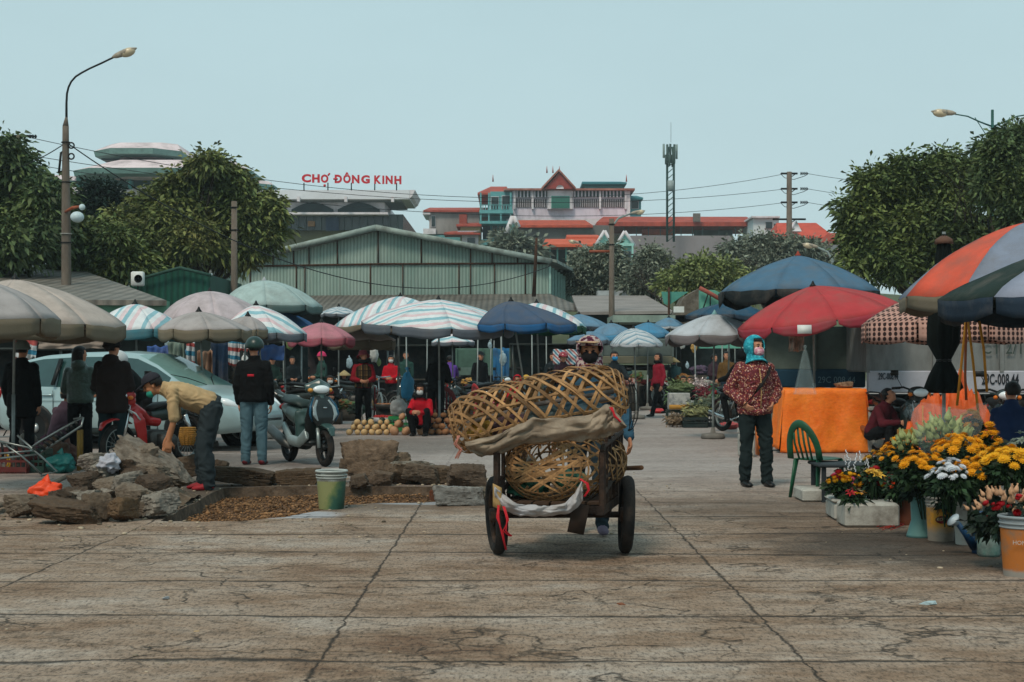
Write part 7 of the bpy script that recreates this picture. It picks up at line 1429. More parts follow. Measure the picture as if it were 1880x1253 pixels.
q=MB(); q.grid(lambda u,v:W(905+16*u,888+(42)*v+8*u,9.9-.01*math.sin(u*3)),4,4); tag(q.build('woven_sack',mat('#a8895a',rough=.8,var=.2),None,solid=.006),'tan sack corner hanging at the left front of the cart','sack')
RS=mat('#b5202a',rough=.6,var=.15,k=1.1)
for i,(P0,l) in enumerate((([(916,928),(914,950),(922,980),(929,1010)],'red string hanging over the left cart wheel'),([(924,930),(931,955),(926,975),(938,985)],'thin red cord dangling beside the left wheel'),([(1066,880),(1078,888),(1082,900),(1074,912)],'red cord knotted at the right end of the lower basket'),([(842,800),(836,815),(846,826),(838,842)],'pink cord tail at the left end of the top basket'),([(1122,748),(1130,765),(1138,775)],'red cord at the right end of the upper sack'))):
    b=MB()
    for k in range(4): b.tube([W(x+rg.uniform(-3,3),y,9.86)+Vector((0,rg.uniform(-.01,.01),0)) for x,y in P0],.0045,5)
    tag(b.build('cord',RS if i!=3 else mat('#b87a6a'),None),l,'cord')
# black wire mesh cage at the right
b=MB(); cm=W(1150,745,10.9)
for i in range(7):
    k=.005+.075*i/6; b.tube([cm+Vector((.015+k*math.cos(t*1.57),-.06+.12*((i*3)%7)/6,.185*math.sin(t*1.57))) for t in (-1,-.7,-.35,0,.35,.7,1)],.0022,4)
for t in (-.7,-.45,-.2,.05,.3,.55,.8): b.tube([cm+Vector((.015+(.005+.075*i/6)*math.cos(t*1.57),-.06+.12*((i*3)%7)/6,.185*math.sin(t*1.57)+.01*(i%2))) for i in range(7)],.0016,4)
tag(b.build('wire_cage',BLACKP,None),'black wire mesh cage hooked on the right end of the top basket','cage')
# pushing woman
def capp(N,L,o):
    n=nnoise(N,L,o,26,4); return nramp(N,L,n,[(.40,'#3a1226'),(.48,'#6d1f3c'),(.54,'#b8a9a4'),(.64,'#9a8a7c')]),None
CP=pattern(capp,.85)
qp=pose('stand',lean=R(12),arms='ride',hyaw=-4,hpitch=-4,Kl=(.09,-.10,.45),Kr=(-.10,.04,.45),Al=(.10,-.16,.09),Ar=(-.06,.14,.13))
qp['El']=qp['Sl']+Vector((.12,-.08,-.25)); qp['Wl']=Vector((.30,-.36,.80)); qp['Er']=qp['Sr']+Vector((-.08,-.10,-.25)); qp['Wr']=Vector((-.30,-.36,.82))
pc=person(Vector(((1080-940)*11.75/FPX,11.75,0)),R(2),1.52,qp,'woman pushing the cart, face wrapped in dark scarf under a floral purple cap',fabric('#2c4a5c'),fabric('#26333a'),hair='short',near=True,vox=.011,shoes=mat('#6a5f70',rough=.7),skin=SKIN2,mask=mat('#141214',rough=.9))
Hc=qp['H']; q=MB(); q.shell(Hc+Vector((0,.01,.04)),(.105,.118,.10),lambda u_:not(u_.y<-.35 and u_.z<.22) and u_.z>-.75); q.build('cap',CP,pc,solid=.012); q=MB(); q.tube([Hc+Vector((-.02,-.08,.085)),Hc+Vector((-.03,-.13,.085)),Hc+Vector((-.035,-.155,.08))],[(.105,.008),(.10,.006),(.07,.004)],12,True,(1,0,0)); q.build('cap_brim',mat('#a98a6c',rough=.8,var=.5,scale=30),pc)
q=MB(); q.tube([Hc+Vector((0,.02,-.03)),Hc+Vector((0,.03,-.10)),qp['N']+Vector((0,.0,.0))],[(.10,.09),(.105,.10),(.12,.10)],14,False,(1,0,0)); q.build('scarf',CP,pc,solid=.012)
# ---------------------------------------------------------------- rubble
RC='#76695b'
lay=[ # x, y(bottom), w px, h px, depthscale, label
((262,928,150,50),.9,'#83776a','biggest tilted slab of broken concrete at the top of the left rubble heap',True),((118,965,130,38),.8,'#5d4b3b','long brown earth crusted block at the front of the left rubble heap',True),((178,962,56,50),.8,'#6b5c4d','round ended core piece beside the long brown block',False),
((225,962,60,40),.8,'#6e5842','rough brown lump at the right front of the left heap',False),((300,940,0,0),0,0,0,0)]
for i,((x,y,w_,h_),ds,c,l,sl_) in enumerate(lay[:4]):
    d=D(y-4); rock(GX(x,d)+Vector((0,.35,.10) if i==0 else (0,0,0)),(S(w_,d),S(w_,d)*.7*ds,S(h_,d)),l,c,seed=30+i,slab=sl_,rot=((R([14,0,0,0][i]),R([24,3,0,5][i]),R([20,5,40,60][i]))),mm=None)
rr=random.Random(12)
LH=[]
for row,(x0,x1,yb,z,dd) in enumerate(((20,275,962,0,13.0),(60,290,948,0,13.4),(120,300,935,.02,13.8),(135,300,930,.10,14.0),(150,290,918,.13,14.2),(165,285,905,.20,14.3),(150,270,890,.26,14.5))):
    x=x0
    while x<x1: w0=rr.uniform(34,66); LH.append((x+w0/2,z+rr.uniform(-.01,.03),w0,rr.uniform(.55,.8)*w0,dd+rr.uniform(-.1,.1))); x+=w0*.82
b=MB(); b.grid(lambda u,v:(lambda x,y:(x,y,max(-.02,.30*math.exp(-((x+3.55)/.42)**2-((y-14.4)/.5)**2)+.10*math.exp(-((x+4.1)/.7)**2-((y-13.8)/.6)**2)-.03+.03*noise.noise((x*6,y*6,0)))))(-5.3+2.45*u,12.9+2.3*v),60,50); b.f=[f for f in b.f if not any(inside(b.v[i][0],b.v[i][1],pp) for i in f)]; tag(b.build('dirt_mound',mat('#5d4c3c',rough=.95,var=.5,scale=12,bump=1,bscale=40,dirt='#8a7a68',damt=.6,dscale=9),None),'loose brown dirt between the chunks of the left rubble heap','dirt',kind='stuff')
for i,(x,z,w_,h_,d) in enumerate(LH):
    rock(Vector((GX(x,d).x,d,z)),(S(w_,d)*1.1,S(w_,d)*.85,S(h_,d)),['grey brown chunk of broken concrete in the left rubble heap','pale grey chunk of broken concrete in the left rubble heap','dark earth crusted chunk in the left rubble heap'][i%3],['#7d6f60','#8d857a','#54463a'][i%3],['concrete chunks in the left heap','pale chunks in the left heap','dark chunks in the left heap'][i%3],seed=50+i)
RH=[((676,880,92,56),'#7a6654','largest upright concrete slab in the right hand row of rubble',True),((745,888,58,34),'#6d5c4b','brown block wedged right of the largest upright slab',False),((700,892,44,26),'#6b5a4b','small squared block under the largest upright slab',False),((755,872,76,24),'#8a8478','flat grey stone lying across the middle of the rubble row',True),((775,890,60,30),'#6a5c4e','dark rounded block below the flat grey stone',False),((728,862,50,26),'#82715f','pinkish slab end behind the rubble row',True),((815,888,62,30),'#665544','brown block between the grey stone and the cart',False),((857,896,72,38),'#5c4d40','dark block near the cart wheel, resting on other rubble',False),((843,928,88,34),'#8d8b86','pale grey granite-like slab lying just left of the cart wheel',True),((870,925,50,26),'#6f6557','chunk behind the pale grey slab beside the cart wheel',False),((800,918,22,18),'#6b3d2a','small reddish brick piece at the trench corner',False),
((440,892,112,26),'#4f4133','long low earth covered lump right of the bending man',True),((542,890,82,24),'#5a4938','long brown lump between the bending man and the green bucket',True),((350,878,50,34),'#5f5041','chunk behind the feet of the bending man',False),((398,872,34,26),'#55483b','small dark chunk right behind the bending man',False),((640,872,30,26),'#6a5a4b','brown stone at the left end of the right rubble row',False),((660,894,30,22),'#5f5144','small dark stone in front of the largest upright slab',False)]
for i,((x,y,w_,h_),c,l,sl_) in enumerate(RH):
    d=D(max(y,886)) if y<893 else D(y); z=max(0,EYE-(y-HOR)*d/FPX); rock(Vector((GX(x,d).x,d,z)),(S(w_,d)*1.12,S(w_,d)*(.5 if sl_ else .75),S(h_,d)*1.15),l,c,seed=90+i,slab=False,rot=(0,R(rr.uniform(-6,6)),R(rr.uniform(-25,25))))
cloth_heap(Vector((GX(206,14.3).x,14.2,.30)),(.20,.2,.17),mat('#a5a5ad',rough=.5,var=.2,bump=.6,bscale=20),'crumpled whitish plastic bag on top of the left rubble heap',seed=11,knot=False,amp=.5)
q=MB(); q.tube([G(-20,948)+Vector((0,0,.06)),G(60,925)+Vector((0,0,.09)),G(128,908)+Vector((0,0,.20))],[(.03,.02)]*3,8); tag(q.build('wooden_pole',mat('#5b5347',rough=.9,var=.3,scale=8),None),'grey wooden pole leaning onto the left rubble heap','pole')
cloth_heap(GX(86,14.2),(.33,.28,.22),mat('#d8451e',rough=.45,var=.15,bump=.5,bscale=18,k=1.1),'bright orange plastic bag sitting in front of the folded rack',seed=6,amp=.3)
bk_=bucket(G(605,937)+Vector((0,.15,0)),.115,.14,.345,pattern(lambda N,L,o:(lambda s:(nmix(N,L,nramp(N,L,s[2],[(.25,0.),(.262,1.)]),nramp(N,L,nmath(N,L,'ADD',nmath(N,L,'ADD',nmath(N,L,'MULTIPLY',s[0],3.2),nmath(N,L,'MULTIPLY',s[2],-1.3)),nmath(N,L,'MULTIPLY',nnoise(N,L,o,14,6),.5)),[(0,'#85875a'),(.12,'#65754a'),(.3,'#31584a'),(.6,'#173e33')]),nramp(N,L,nnoise(N,L,o,9,6),[(.4,'#8f948e'),(.6,'#5e5a50')])),None))(nsep(N,L,o)),.45),'green and white paint bucket standing at the edge of the trench',rim=plastic('#a4a9a4'),handle=True)
# ---------------------------------------------------------------- left foreground things
fr=empty('folding_rack',GX(60,17.5),'black and silver metal folding rack leaning over baskets at the left edge','rack'); X4=lambda x,y,dz=0,dd=17.5:W(x,y,dd)-GX(60,17.5)+Vector((0,dz,0)); TB=mat('#7b8280',rough=.35,metal=.8,var=.2)
for nm,ps in (('back_tube',[(52,825),(75,810),(150,766),(135,770)]),('back_tube',[(68,835),(150,782),(151,767)]),('seat_tube',[(-30,805),(52,822),(68,835),(-30,845)]),('leg_tube',[(0,812),(40,838),(75,872)]),('leg_tube',[(30,800),(75,838),(103,866),(75,874)]),('leg_tube',[(-20,835),(60,828)])): q=MB(); q.tube([X4(x,y,.0 if i%2 else .04) for i,(x,y) in enumerate(ps)],.013,7); q.build(nm,TB,fr)
for k in range(9): t=k/9; q=MB(); q.tube([X4(60+t*88,822-t*54),X4(74+t*78,832-t*56)],[(.018,.004)]*2,6,True,(1,0,1)); q.build('slat',BLACKP,fr)
for k in range(6): t=k/6; q=MB(); q.tube([X4(-25+t*75,806+t*14,.05),X4(-25+t*85,842-t*6,.05)],[(.016,.004)]*2,6,True,(1,0,0)); q.build('slat',BLACKP,fr)
crate(GX(12,18.3),(.62,.4,.30),'dark red basket under the folding rack at the left edge','#5a1714',name='basket',cat='basket',group=None); crate(GX(62,18.4),(.36,.36,.28),'dark green basket beside the red one under the rack','#0f3a30',name='basket',cat='basket',group=None)
cloth_heap(GX(112,18.2),(.36,.3,.24),mat('#155a58',rough=.5,var=.2,bump=.4),'teal plastic bag on the ground right of the folding rack',seed=15)
q=MB(); q.torus((0,0,.12),.115,.013,rotx(R(80))); q.torus((0,.02,.12),.08,.010,rotx(R(80))); q.build('ring',mat('#c79a1c'),None,loc=G(2,868)); tag(C.objects[-1],'yellow and red plastic ring leaning at the left picture edge','ring')
for i,(x,y,w_,h_,c,l) in enumerate(((100,838,.4,.35,'#5b4436','brown bundle behind the teal bag'),(82,800,.35,.35,'#5c3b48','mauve bag beside the seated child'),(125,815,.3,.3,'#6b4a40','reddish brown bag between the standing legs'),(175,855,.16,.12,'#6b6258','small grey box-like bag at the feet of the brown coat man'),(50,790,.3,.4,'#776f66','pale bundle between the black coat and the car'))):
    cloth_heap(GX(x,19+i*.2)+Vector((0,0,0)),(w_,.3,h_),mat(c,rough=.7,var=.3,bump=.5,bscale=15),l,seed=100+i,amp=.35)
cloth_heap(GX(226,17.2)+Vector((0,0,.05)),(.34,.25,.26),mat('#a08c78',rough=.85,var=.25,scale=6,bump=.6,bscale=15),'pale canvas tote bag standing in front of the red motorbike wheel',seed=17,amp=.25)
for i,(x,y) in enumerate(((144,800),(150,850))): q=MB(); q.tube([(0,0,0),(0,0,.5)],[.02,.02],6); tag(q.build('short_stick',mat('#8a6a30'),None,loc=GX(x,18.6+i*.2)),['yellowish short stick standing between the green jacket legs','second yellowish stick beside the brown coat legs'][i],'stick')
# ---------------------------------------------------------------- orange table and boxes
OT=pattern(lambda N,L,o:(nmix(N,L,.45,nramp(N,L,nnoise(N,L,o,2.2,6,.65),[(.3,'#f26a10'),(.7,'#ff9030')]),nramp(N,L,nnoise(N,L,nmap(N,L,o,(1,1,2)),16,7,.75),[(.35,.55),(.65,1.)]),'MULTIPLY'),nnoise(N,L,o,9,5)),.55)
ot=empty('covered_table',GX(1508,22.6),'table fully draped in bright orange tarpaulin behind the green chair','table')
xl,xr=(1432-1508)*22.6/FPX,(1580-1508)*22.6/FPX; zt=.955
def drape(u,v):
    # v 0..1 : hem front, top front edge, top back edge
    sp=.10*(1-min(1,v/.55)); x=xl-sp*.7+(xr-xl+sp*1.3)*u; wv=math.sin(u*17)*.022+noise.noise((u*6,v*4,3))*.05
    if v<.55: t=v/.55; z=-.0+zt*t+(.02 if t>.98 else 0); y=-.35-.05*(1-t)-wv*(1-t*.8); z=max(.012,z-(.0 if t>0.02 else 0)+ (0.03*noise.noise((u*7,0,1)) if t<.1 else 0))
    else: t=(v-.55)/.45; z=zt+.012*noise.noise((u*8,v*8,0)); y=-.35+.75*t
    return (x,y,z)
q=MB(); q.grid(drape,44,30); q.build('orange_cover',OT,ot,solid=.006)
for sx in (0,1):
    q=MB(); X0=xl if sx==0 else xr
    q.grid(lambda u,v:(X0+(-1 if sx==0 else 1)*(.08*(1-v)+.03*math.sin(u*9)*(1-v))+(0 if v<1 else 0),-.37+.76*u,(.06 if sx==0 else .22*(1+u*.5))+(zt-.06 if sx==0 else zt-.22*(1+u*.5))*v),14,14); q.build('orange_side',OT,ot,solid=.006)
for x in (xl+.05,xr-.05):
    for y in (-.28,.34): q=MB(); q.box((x,y,.45),(.05,.05,.9)); q.build('leg',WOODD,ot)
q=MB(); q.box((0,.02,.915),(xr-xl-.04,.68,.04)); q.build('tabletop',WOODD,ot)
rock(GX(1549,22.7)+Vector((0,0,.965)),(.27,.2,.10),'flat pale brown stone weighing down the orange cover','#a08468',seed=200,name='stone',cat='stone',rot=(0,0,.1))
STY=mat('#aba89f',rough=.8,var=.12,scale=6,bump=.25,bscale=60,dirt='#4f453a',damt=.75,dscale=4)
def sty(x,y,w_,h_,dp,d,label,lid=True,dz=0,grp=None,yaw=0):
    root=empty('styrofoam_box',GX(x,d)+Vector((0,0,dz)),label,'foam box',grp,yaw); wd,hh=S(w_,d),S(h_,d); q=MB(); q.rbox((0,0,hh*(.42 if lid else .5)),(wd*.97,dp*.97,hh*(.84 if lid else 1)),.02); q.build('box_body',STY,root,angle=40)
    if lid: q=MB(); q.rbox((0,0,hh*.92),(wd,dp,hh*.16),.012); q.build('lid',STY,root,angle=40)
    return root
sty(1611,0,50,40,.4,22.4,'grimy lower foam box right of the orange table',dz=0); sty(1612,0,46,44,.38,22.4,'grimy upper foam box stacked right of the orange table',dz=S(40,22.4)+.004)
sty(1370,0,26,50,.35,21.5,'small white foam box behind the legs of the floral jacket woman'); 
q=MB(); q.box((0,0,.25),(.10,.3,.5)); tag(q.build('orange_crate',OT,None,loc=GX(1396,21.8)),'narrow orange crate seen between the legs of the floral jacket woman','crate')
sty(1489,0,50,24,.5,14.6,'low white foam slab on the ground under the green chair',lid=False)
sty(1592,0,140,38,.5,12.9,'long stained foam box carrying the flower arrangements',lid=True,yaw=R(-3)); sty(1593,0,102,44,.34,12.3,'clean white foam box in front of the flower arrangements',lid=False)
sty(1650,0,50,36,.3,13.6,'foam box half hidden behind the arrangement boxes')
stool_chair('dark green moulded plastic chair beside the flower arrangements',GX(1500,14.9),R(40),plastic('#0b4f34')).scale=(.88,.88,.88)
# clear plastic bag hanging
pb=empty('hanging_plastic_bag',W(1478,640,21.5),'long clear plastic bag hanging from a pole beside the orange table','plastic bag'); q=MB()
n=24; pr=[(.004,.05),(.03,.03),(.012,0),(.04,-.1),(.08,-.3),(.12,-.5),(.16,-.66)]; vs=[]
for r,z in pr:
    for k in range(n): a=6.283*k/n; rr_=r*(1+.2*math.cos(a*6+z*3)); vs.append((rr_*math.cos(a),rr_*math.sin(a)*.6,z))
q.add(vs,[(i*n+k,i*n+(k+1)%n,(i+1)*n+(k+1)%n,(i+1)*n+k) for i in range(len(pr)-1) for k in range(n)])
m=mat('#b5c9c8',rough=.2,var=.2,spec=.8,alpha=.10); q.build('film',m,pb)
# orange sheet behind flowers
def sheet(x0,x1,d,zt,dep,label,seed):
    b=MB(); a=GX(x0,d).x; c=GX(x1,d).x
    b.grid(lambda u,v:(a+(c-a)*u,d+dep*(v-.5)+.05*noise.noise((u*5,v*5,seed)),max(.03,zt*(math.sin(math.pi*min(1,max(0,u*.96+.02)))**.45)*(math.sin(math.pi*(v*.9+.05))**.5)*(1+.45*noise.noise((u*4,v*3,seed)))-.55*abs(noise.noise((u*7,v*4,seed+3)))-.15*abs(noise.noise((u*17,v*8,seed)))+.12)),60,30); return tag(b.build('orange_sheet',mat('#c4531e',rough=.55,var=.25,scale=3,bump=.6,bscale=12,k=1.1),None,solid=.006),label,'tarpaulin')
sheet(1668,1830,18.6,1.0,.9,'crumpled orange tarpaulin heaped behind the closed black umbrella',5)
cr=crate(GX(1688,17.6),(.42,.4,.55),'yellow plastic crate under the orange tarpaulin','#a8741c')
for i,(pts,l) in enumerate((([(1775,574),(1766,660),(1757,745)],'yellow straps'),([(1775,574),(1786,660),(1803,830)],'x'),([(1798,590),(1806,640),(1812,720)],'x'),([(1774,574),(1772,690),(1774,735)],'x'))):
    b=MB(); b.tube([W(x,y,13.5) for x,y in pts],[(.012,.003)]*3,6,True,(1,0,0)); tag(b.build('strap',mat('#c0812a' if i!=3 else '#8a4a2c',rough=.6),None),['left yellow strap hanging from the lilac grey umbrella corner','long yellow strap slanting down into the yellow flowers','short orange strap hanging right of the long one','thin brownish strap between the yellow straps'][i],'strap')
b=MB(); b.tube([W(1694,745,13),W(1695,850,13)],.006,5); tag(b.build('cane',mat('#c0812a'),None),'thin yellow cane upright in the lily bucket','stick')
# ---------------------------------------------------------------- flower stall
FG=foliage('#243821',k=1.0); FGD=foliage('#18281c',k=1.0); YL=mat('#d08c08',rough=.7,var=.35,scale=14,k=1.05); YL2=mat('#dba018',rough=.7,var=.3,k=1.0); WH=mat('#c9ccd0',rough=.7,var=.08); RDF=mat('#a0141c',rough=.6,var=.25); LIL=mat('#97a06a',rough=.6,var=.2,k=1.1); NET=mat('#b58c6c',rough=.7,var=.15,k=1.1); PINKF=mat('#b54a6a',rough=.6); ORF=mat('#d0441c',rough=.6,k=1.1)
def pot(x,y,r0,r1,h,m,label,name='flower_bucket',lathe=None,rim=True,dd=None):
    d=dd or D(y)+r0; return bucket(GX(x,d),r0,r1,h,m,label,name=name,rim=rim,cat='bucket'),d
KV=pattern(lambda N,L,o:(lambda s:(nmix(N,L,nramp(N,L,nnoise(N,L,o,8,6,.7),[(.5,0.),(.68,.8)]),nmix(N,L,nramp(N,L,nmath(N,L,'ADD',s[2],nmath(N,L,'MULTIPLY',nnoise(N,L,o,20,4),.03)),[(.26,0.),(.275,1.)]),nmix(N,L,nramp(N,L,nmath(N,L,'ADD',s[2],nmath(N,L,'MULTIPLY',nnoise(N,L,o,12,4),.08)),[(.10,0.),(.17,1.)]),'#8a7f72','#b8822a'),'#a5a29c'),'#6f6456'),None))(nsep(N,L,o)),.5)
kb,kd=pot(1727,995,.094,.112,.325,KV,'yellow and grey paint tub with a red oval badge holding chrysanthemums',rim=plastic('#a09c94'))
q=MB(); q.lathe((0,0,0),[(.0,.0),(.052,0)],24); e=q.build('badge',mat('#8c1c24',rough=.5),kb); e.rotation_euler=(R(90),0,R(-4)); e.location=(-.018,-.109,.165); e.scale=(1,.55,1)
for t,sz,z,c in (('KOVA',.032,.158,'#c9b99a'),('CLASSIC',.028,.222,'#8c5a1c'),('PAINT',.018,.25,'#8c5a1c')):
    tt=text(t,sz,mat(c),kb,(-.062 if t!='PAINT' else -.05,-.112 if t=='KOVA' else -.112,z),ext=.0015); tt.rotation_euler=(R(90),0,R(-2))
OB=pattern(lambda N,L,o:(lambda s:(nmix(N,L,nramp(N,L,nnoise(N,L,o,7,6,.7),[(.5,0.),(.66,.8)]),nmix(N,L,nramp(N,L,s[2],[(.30,0.),(.31,1.)]),nmix(N,L,nramp(N,L,nmath(N,L,'ADD',s[2],nmath(N,L,'MULTIPLY',nnoise(N,L,o,12,4),.05)),[(.05,0.),(.075,1.)]),'#8f8a82','#b0682c'),'#8a9296'),'#7d6a58'),None))(nsep(N,L,o)),.5)
ob,od=pot(1880,1062,.125,.15,.37,OB,'big orange brown bucket with scribbled white writing at the right edge, holding netted roses',rim=plastic('#7f878a'))
tt=text('HONGA',.036,mat('#b5ada5'),ob,(-.115,-.128,.21),ext=.001); tt.rotation_euler=(R(88),0,R(-30))
# teal vase shaped
vz=empty('flared_vase',GX(1687,11.5),'tall pale teal metal vase flaring at its foot','vase'); q=MB(); q.lathe((0,0,0),[(0,0),(.095,0),(.092,.02),(.058,.13),(.066,.33),(.075,.40),(.07,.40),(.05,.13),(0,.12)],24); q.build('vase_body',mat('#5d8784',rough=.45,var=.15,dirt='#46605c',damt=.5),vz)
gb,gd=pot(1780,1002,.10,.115,.31,STY,'grey white pail between the yellow tub and the watering can'); 
rbk,_=pot(1662,965,.07,.08,.24,mat('#6b3a26',rough=.6,var=.3,dirt='#33251c',damt=.6),'small reddish brown pot left of the teal vase',rim=False)
# watering can
wc=empty('watering_can',GX(1792,10.5),'dark blue plastic watering can with a long spout and pale rose','watering can'); WB=plastic('#133a5c'); q=MB(); q.lathe((.06,0,0),[(0,0),(.085,0),(.09,.03),(.085,.16),(.075,.20),(.04,.205),(0,.205)],22); q.build('can_body',WB,wc)
q=MB(); q.tube([(-.02,-.03,.05),(-.09,-.06,.14),(-.155,-.09,.22)],[.034,.022,.018],10); q.build('spout',WB,wc); q=MB(); q.lathe((0,0,0),[(.014,0),(.05,.045),(.052,.05),(.0,.062)],18); r__=q.build('rose_head',plastic('#a9b3b8'),wc); r__.location=(-.155,-.09,.215); r__.rotation_euler=(R(10),R(-48),0)
q=MB(); q.tube([(.0,0,.195),(-.01,0,.26),(.03,0,.285),(.09,0,.285),(.13,0,.24),(.14,0,.13)],.013,8); q.build('handle',WB,wc)
jg=empty('plastic_jug',GX(1815,10.35),'cloudy plastic jug with green liquid beside the watering can','jug'); q=MB(); q.lathe((0,0,0),[(0,0),(.07,0),(.078,.02),(.078,.13),(.065,.165),(.025,.19),(.022,.215),(0,.215)],22); q.build('jug_body',mat('#71807a',rough=.25,var=.5,scale=9,dirt='#2f7a70',damt=.6,dscale=7,spec=.6),jg); q=MB(); q.lathe((0,0,.205),[(.026,0),(.026,.03),(0,.03)],12); q.build('cap',plastic('#5c8a80'),jg)
def fl(x,y,d,label,r,h,m,n=26,kind='mum',size=.032,seed=1,fm=FG,**k):
    p=W(x,y,d); z=p.z-h*.75; b=bouquet(Vector((p.x,d,z)),label,r,h,fm,n,m,seed=seed,size=size,kind=kind,stemh=max(.05,z-.15),**k); return b
fl(1700,850,11.35,'yellow chrysanthemum bunch leaning left over the teal vase',.19,.26,YL,45,size=0.046,seed=2,lean=(-.05,-.04))
fl(1762,820,11.5,'arched row of yellow chrysanthemums behind the white ones',.23,.28,YL,51,size=0.044,seed=3,nleaf=150)
fl(1742,866,10.8,'white chrysanthemum bunch in the middle of the yellow ones',.15,.22,WH,59,size=0.033,seed=4,nleaf=130)
fl(1785,860,10.9,'yellow chrysanthemum bunch right of the white one',.17,.22,YL,48,size=0.044,seed=5)
fl(1850,838,10.8,'broad yellow chrysanthemum bunch at the right edge',.24,.24,YL2,59,size=0.046,seed=6,nleaf=150)
fl(1890,850,11.2,'pale yellow chrysanthemums half outside the right edge',.2,.22,YL2,40,size=0.046,seed=16)
fl(1818,800,12.4,'lone yellow chrysanthemum cluster above the others near the navy seated person',.08,.18,YL,18,size=0.044,seed=7,nleaf=50)
fl(1785,770,13.2,'small yellow cluster standing tall beside the wrapped lilies',.08,.2,YL,18,size=0.044,seed=8,nleaf=50)
fl(1650,830,13.4,'loose yellow flower bunch with brown buds behind the red one',.20,.30,YL,40,size=0.038,seed=9,nleaf=150)
fl(1610,838,13.8,'sparse yellow and brown flower sprays at the left of the stall',.13,.2,mat('#b0801c',rough=.7,var=.4,scale=20),20,size=.028,seed=19,nleaf=60)
fl(1648,888,12.3,'red carnation bunch at the left side of the stall',.07,.13,ORF,15,kind='rose',size=.026,seed=10,nleaf=50)
fl(1670,815,13.2,'green lily buds standing behind the yellow chrysanthemums',.16,.30,LIL,20,kind='bud',size=.05,seed=11,nleaf=60)
fl(1735,795,12.5,'large lily bunch with green buds wrapped in clear film',.22,.42,LIL,40,kind='bud',size=.06,seed=12,nleaf=90)
wf=W(1738,800,12.4); fm_=empty('plastic_wrap',wf,'clear crinkled film wrapped round the tall lily bunch','plastic film'); q=MB(); vs=[]
n=30; pr=[(.10,-.42),(.17,-.2),(.24,0),(.29,.16),(.31,.24)]
for r,z in pr:
    for k in range(n): a=6.283*k/n; rr_=r*(1+.10*math.cos(a*7+z*5)+.06*math.cos(a*13)); vs.append((rr_*math.cos(a),rr_*math.sin(a)*.7,z+.05*math.cos(a*3)*(z+.4)))
q.add(vs,[(i*n+k,i*n+(k+1)%n,(i+1)*n+(k+1)%n,(i+1)*n+k) for i in range(len(pr)-1) for k in range(n)]); q.build('film',mat('#c5d3d8',rough=.15,var=.3,scale=12,spec=.9,alpha=.09,bump=.4,bscale=8),fm_)
fl(1850,925,9.75,'tall bunch of netted beige rose buds in the orange bucket',.25,.34,NET,44,kind='bud',size=.036,seed=13,fm=FGD,nleaf=170)
fl(1858,930,9.6,'dark red roses scattered among the netted buds',.22,.26,RDF,18,kind='rose',size=.030,seed=14,fm=FGD,nleaf=100)
fl(1880,815,12.6,'pale green white flowers and long leaves at the upper right edge',.14,.3,mat('#a3ad9a'),14,kind='lily',size=.045,seed=15)
fl(1775,900,11.2,'dark leafy undergrowth of the chrysanthemum buckets',.26,.20,YL,4,size=0.026,seed=17,fm=FGD,nleaf=240)
fl(1700,885,11.5,'dark leaves hanging over the teal vase',.15,.18,FG,2,size=.02,seed=18,fm=FGD,nleaf=120)
fl(1640,880,12.9,'dark red and green filler bunch between foam boxes and vase',.14,.25,mat('#5a1418'),10,kind='rose',size=.02,seed=20,fm=FGD,nleaf=120)
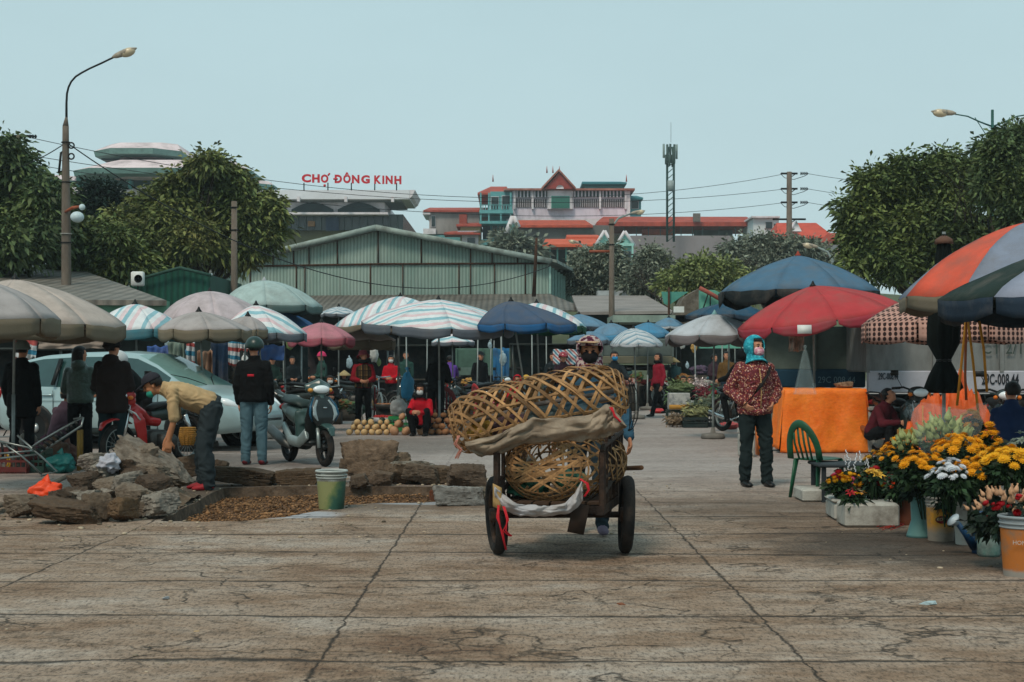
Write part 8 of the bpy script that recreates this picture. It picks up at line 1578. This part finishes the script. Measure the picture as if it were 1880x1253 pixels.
# arrangements on foam boxes
fl(1545,880,12.8,'left flower arrangement of yellow, red and white blooms on the foam box',.13,.14,[YL,RDF,YL2,PINKF,YL],34,kind='rose',size=.036,seed=21,nleaf=70); fl(1600,880,12.8,'right flower arrangement with red roses and a big yellow lily',.13,.13,[RDF,YL,RDF,YL2],30,kind='rose',size=.036,seed=22,nleaf=70)
fl(1605,868,12.65,'yellow lilies in the right arrangement',.07,.06,mat('#cfa23a',rough=.6),4,kind='lily',size=.05,seed=23,nleaf=10); fl(1572,858,12.9,'white snapdragon spikes between the two arrangements',.13,.14,WH,9,kind='spike',size=.034,seed=24,nleaf=30)
bp_=bucket(W(1571,924,12.25)-Vector((0,0,0)),.035,.055,.05,plastic('#16261f'),'small dark pot with a cream lily on the front foam box',name='flower_pot',rim=False,cat='pot')
fl(1571,905,12.22,'cream lily with red roses in the small dark pot',.075,.09,[mat('#d0bd8a'),RDF,YL],9,kind='lily',size=.036,seed=25,nleaf=26)
q=MB()
for k in range(7): q.tube([G(1610+k*5,970+k%3*3)+Vector((0,0,.012)),G(1640+k*4,964+k%2*4)+Vector((0,0,.02)),G(1668-k*3,960+k)+Vector((0,0,.012))],.004,4)
tag(q.build('string',mat('#8a2a20'),None),'tangle of red string on the ground by the foam boxes','string')
q=MB(); q.rbox((0,0,.35),(.9,.6,.03),.01); 
for x in (-.4,.4):
    for y in (-.25,.25): q.box((x,y,.17),(.04,.04,.34))
tag(q.build('low_bench',mat('#2a3033',rough=.7,var=.3),None,loc=GX(1578,14.6),smooth=False),'low dark bench behind the arrangements right of the green chair','bench')
# small litter pieces seen near the viewer
for i,(x,y,s,c,l) in enumerate(((360,1160,.018,'#a58a68','small tan pebble on the slab at lower left'),(485,1228,.016,'#a08a72','tiny brown leaf scrap at the bottom left'),(305,1100,.03,'#a9b0b5','torn whitish scrap on the left slab'),(1705,1110,.04,'#a3b5b8','pale crumpled wrapper on the right slab'),(1140,1110,.03,'#7d4a30','rusty brown leaf on the middle slab'),(1732,1020,.015,'#c5c5c0','white bottle cap before the watering can'))):
    rock(G(x,y)+Vector((0,0,.004)),(s*2,s*1.3,s*.5),l,c,seed=300+i,name='scrap',cat='scrap',mm=mat(c,rough=.8,var=.15))
hb=MB(); hb.box((0,170,28),(470,400,60)); hz_=hb.build('haze',None,None,smooth=False); tag(hz_,'thin pale mist softening the far buildings','haze',kind='stuff')
hm=bpy.data.materials.new('mist'); hm.use_nodes=True; N=hm.node_tree.nodes; N.remove(N['Principled BSDF']); vp=N.new('ShaderNodeVolumePrincipled'); vp.inputs['Color'].default_value=(.86,.96,1,1); vp.inputs['Density'].default_value=.0005; vp.inputs['Anisotropy'].default_value=.2
hm.node_tree.links.new(vp.outputs[0],N['Material Output'].inputs['Volume']); hz_.data.materials.append(hm)
fit_all(); fonts_to_mesh(); weld_all(); bake_all()
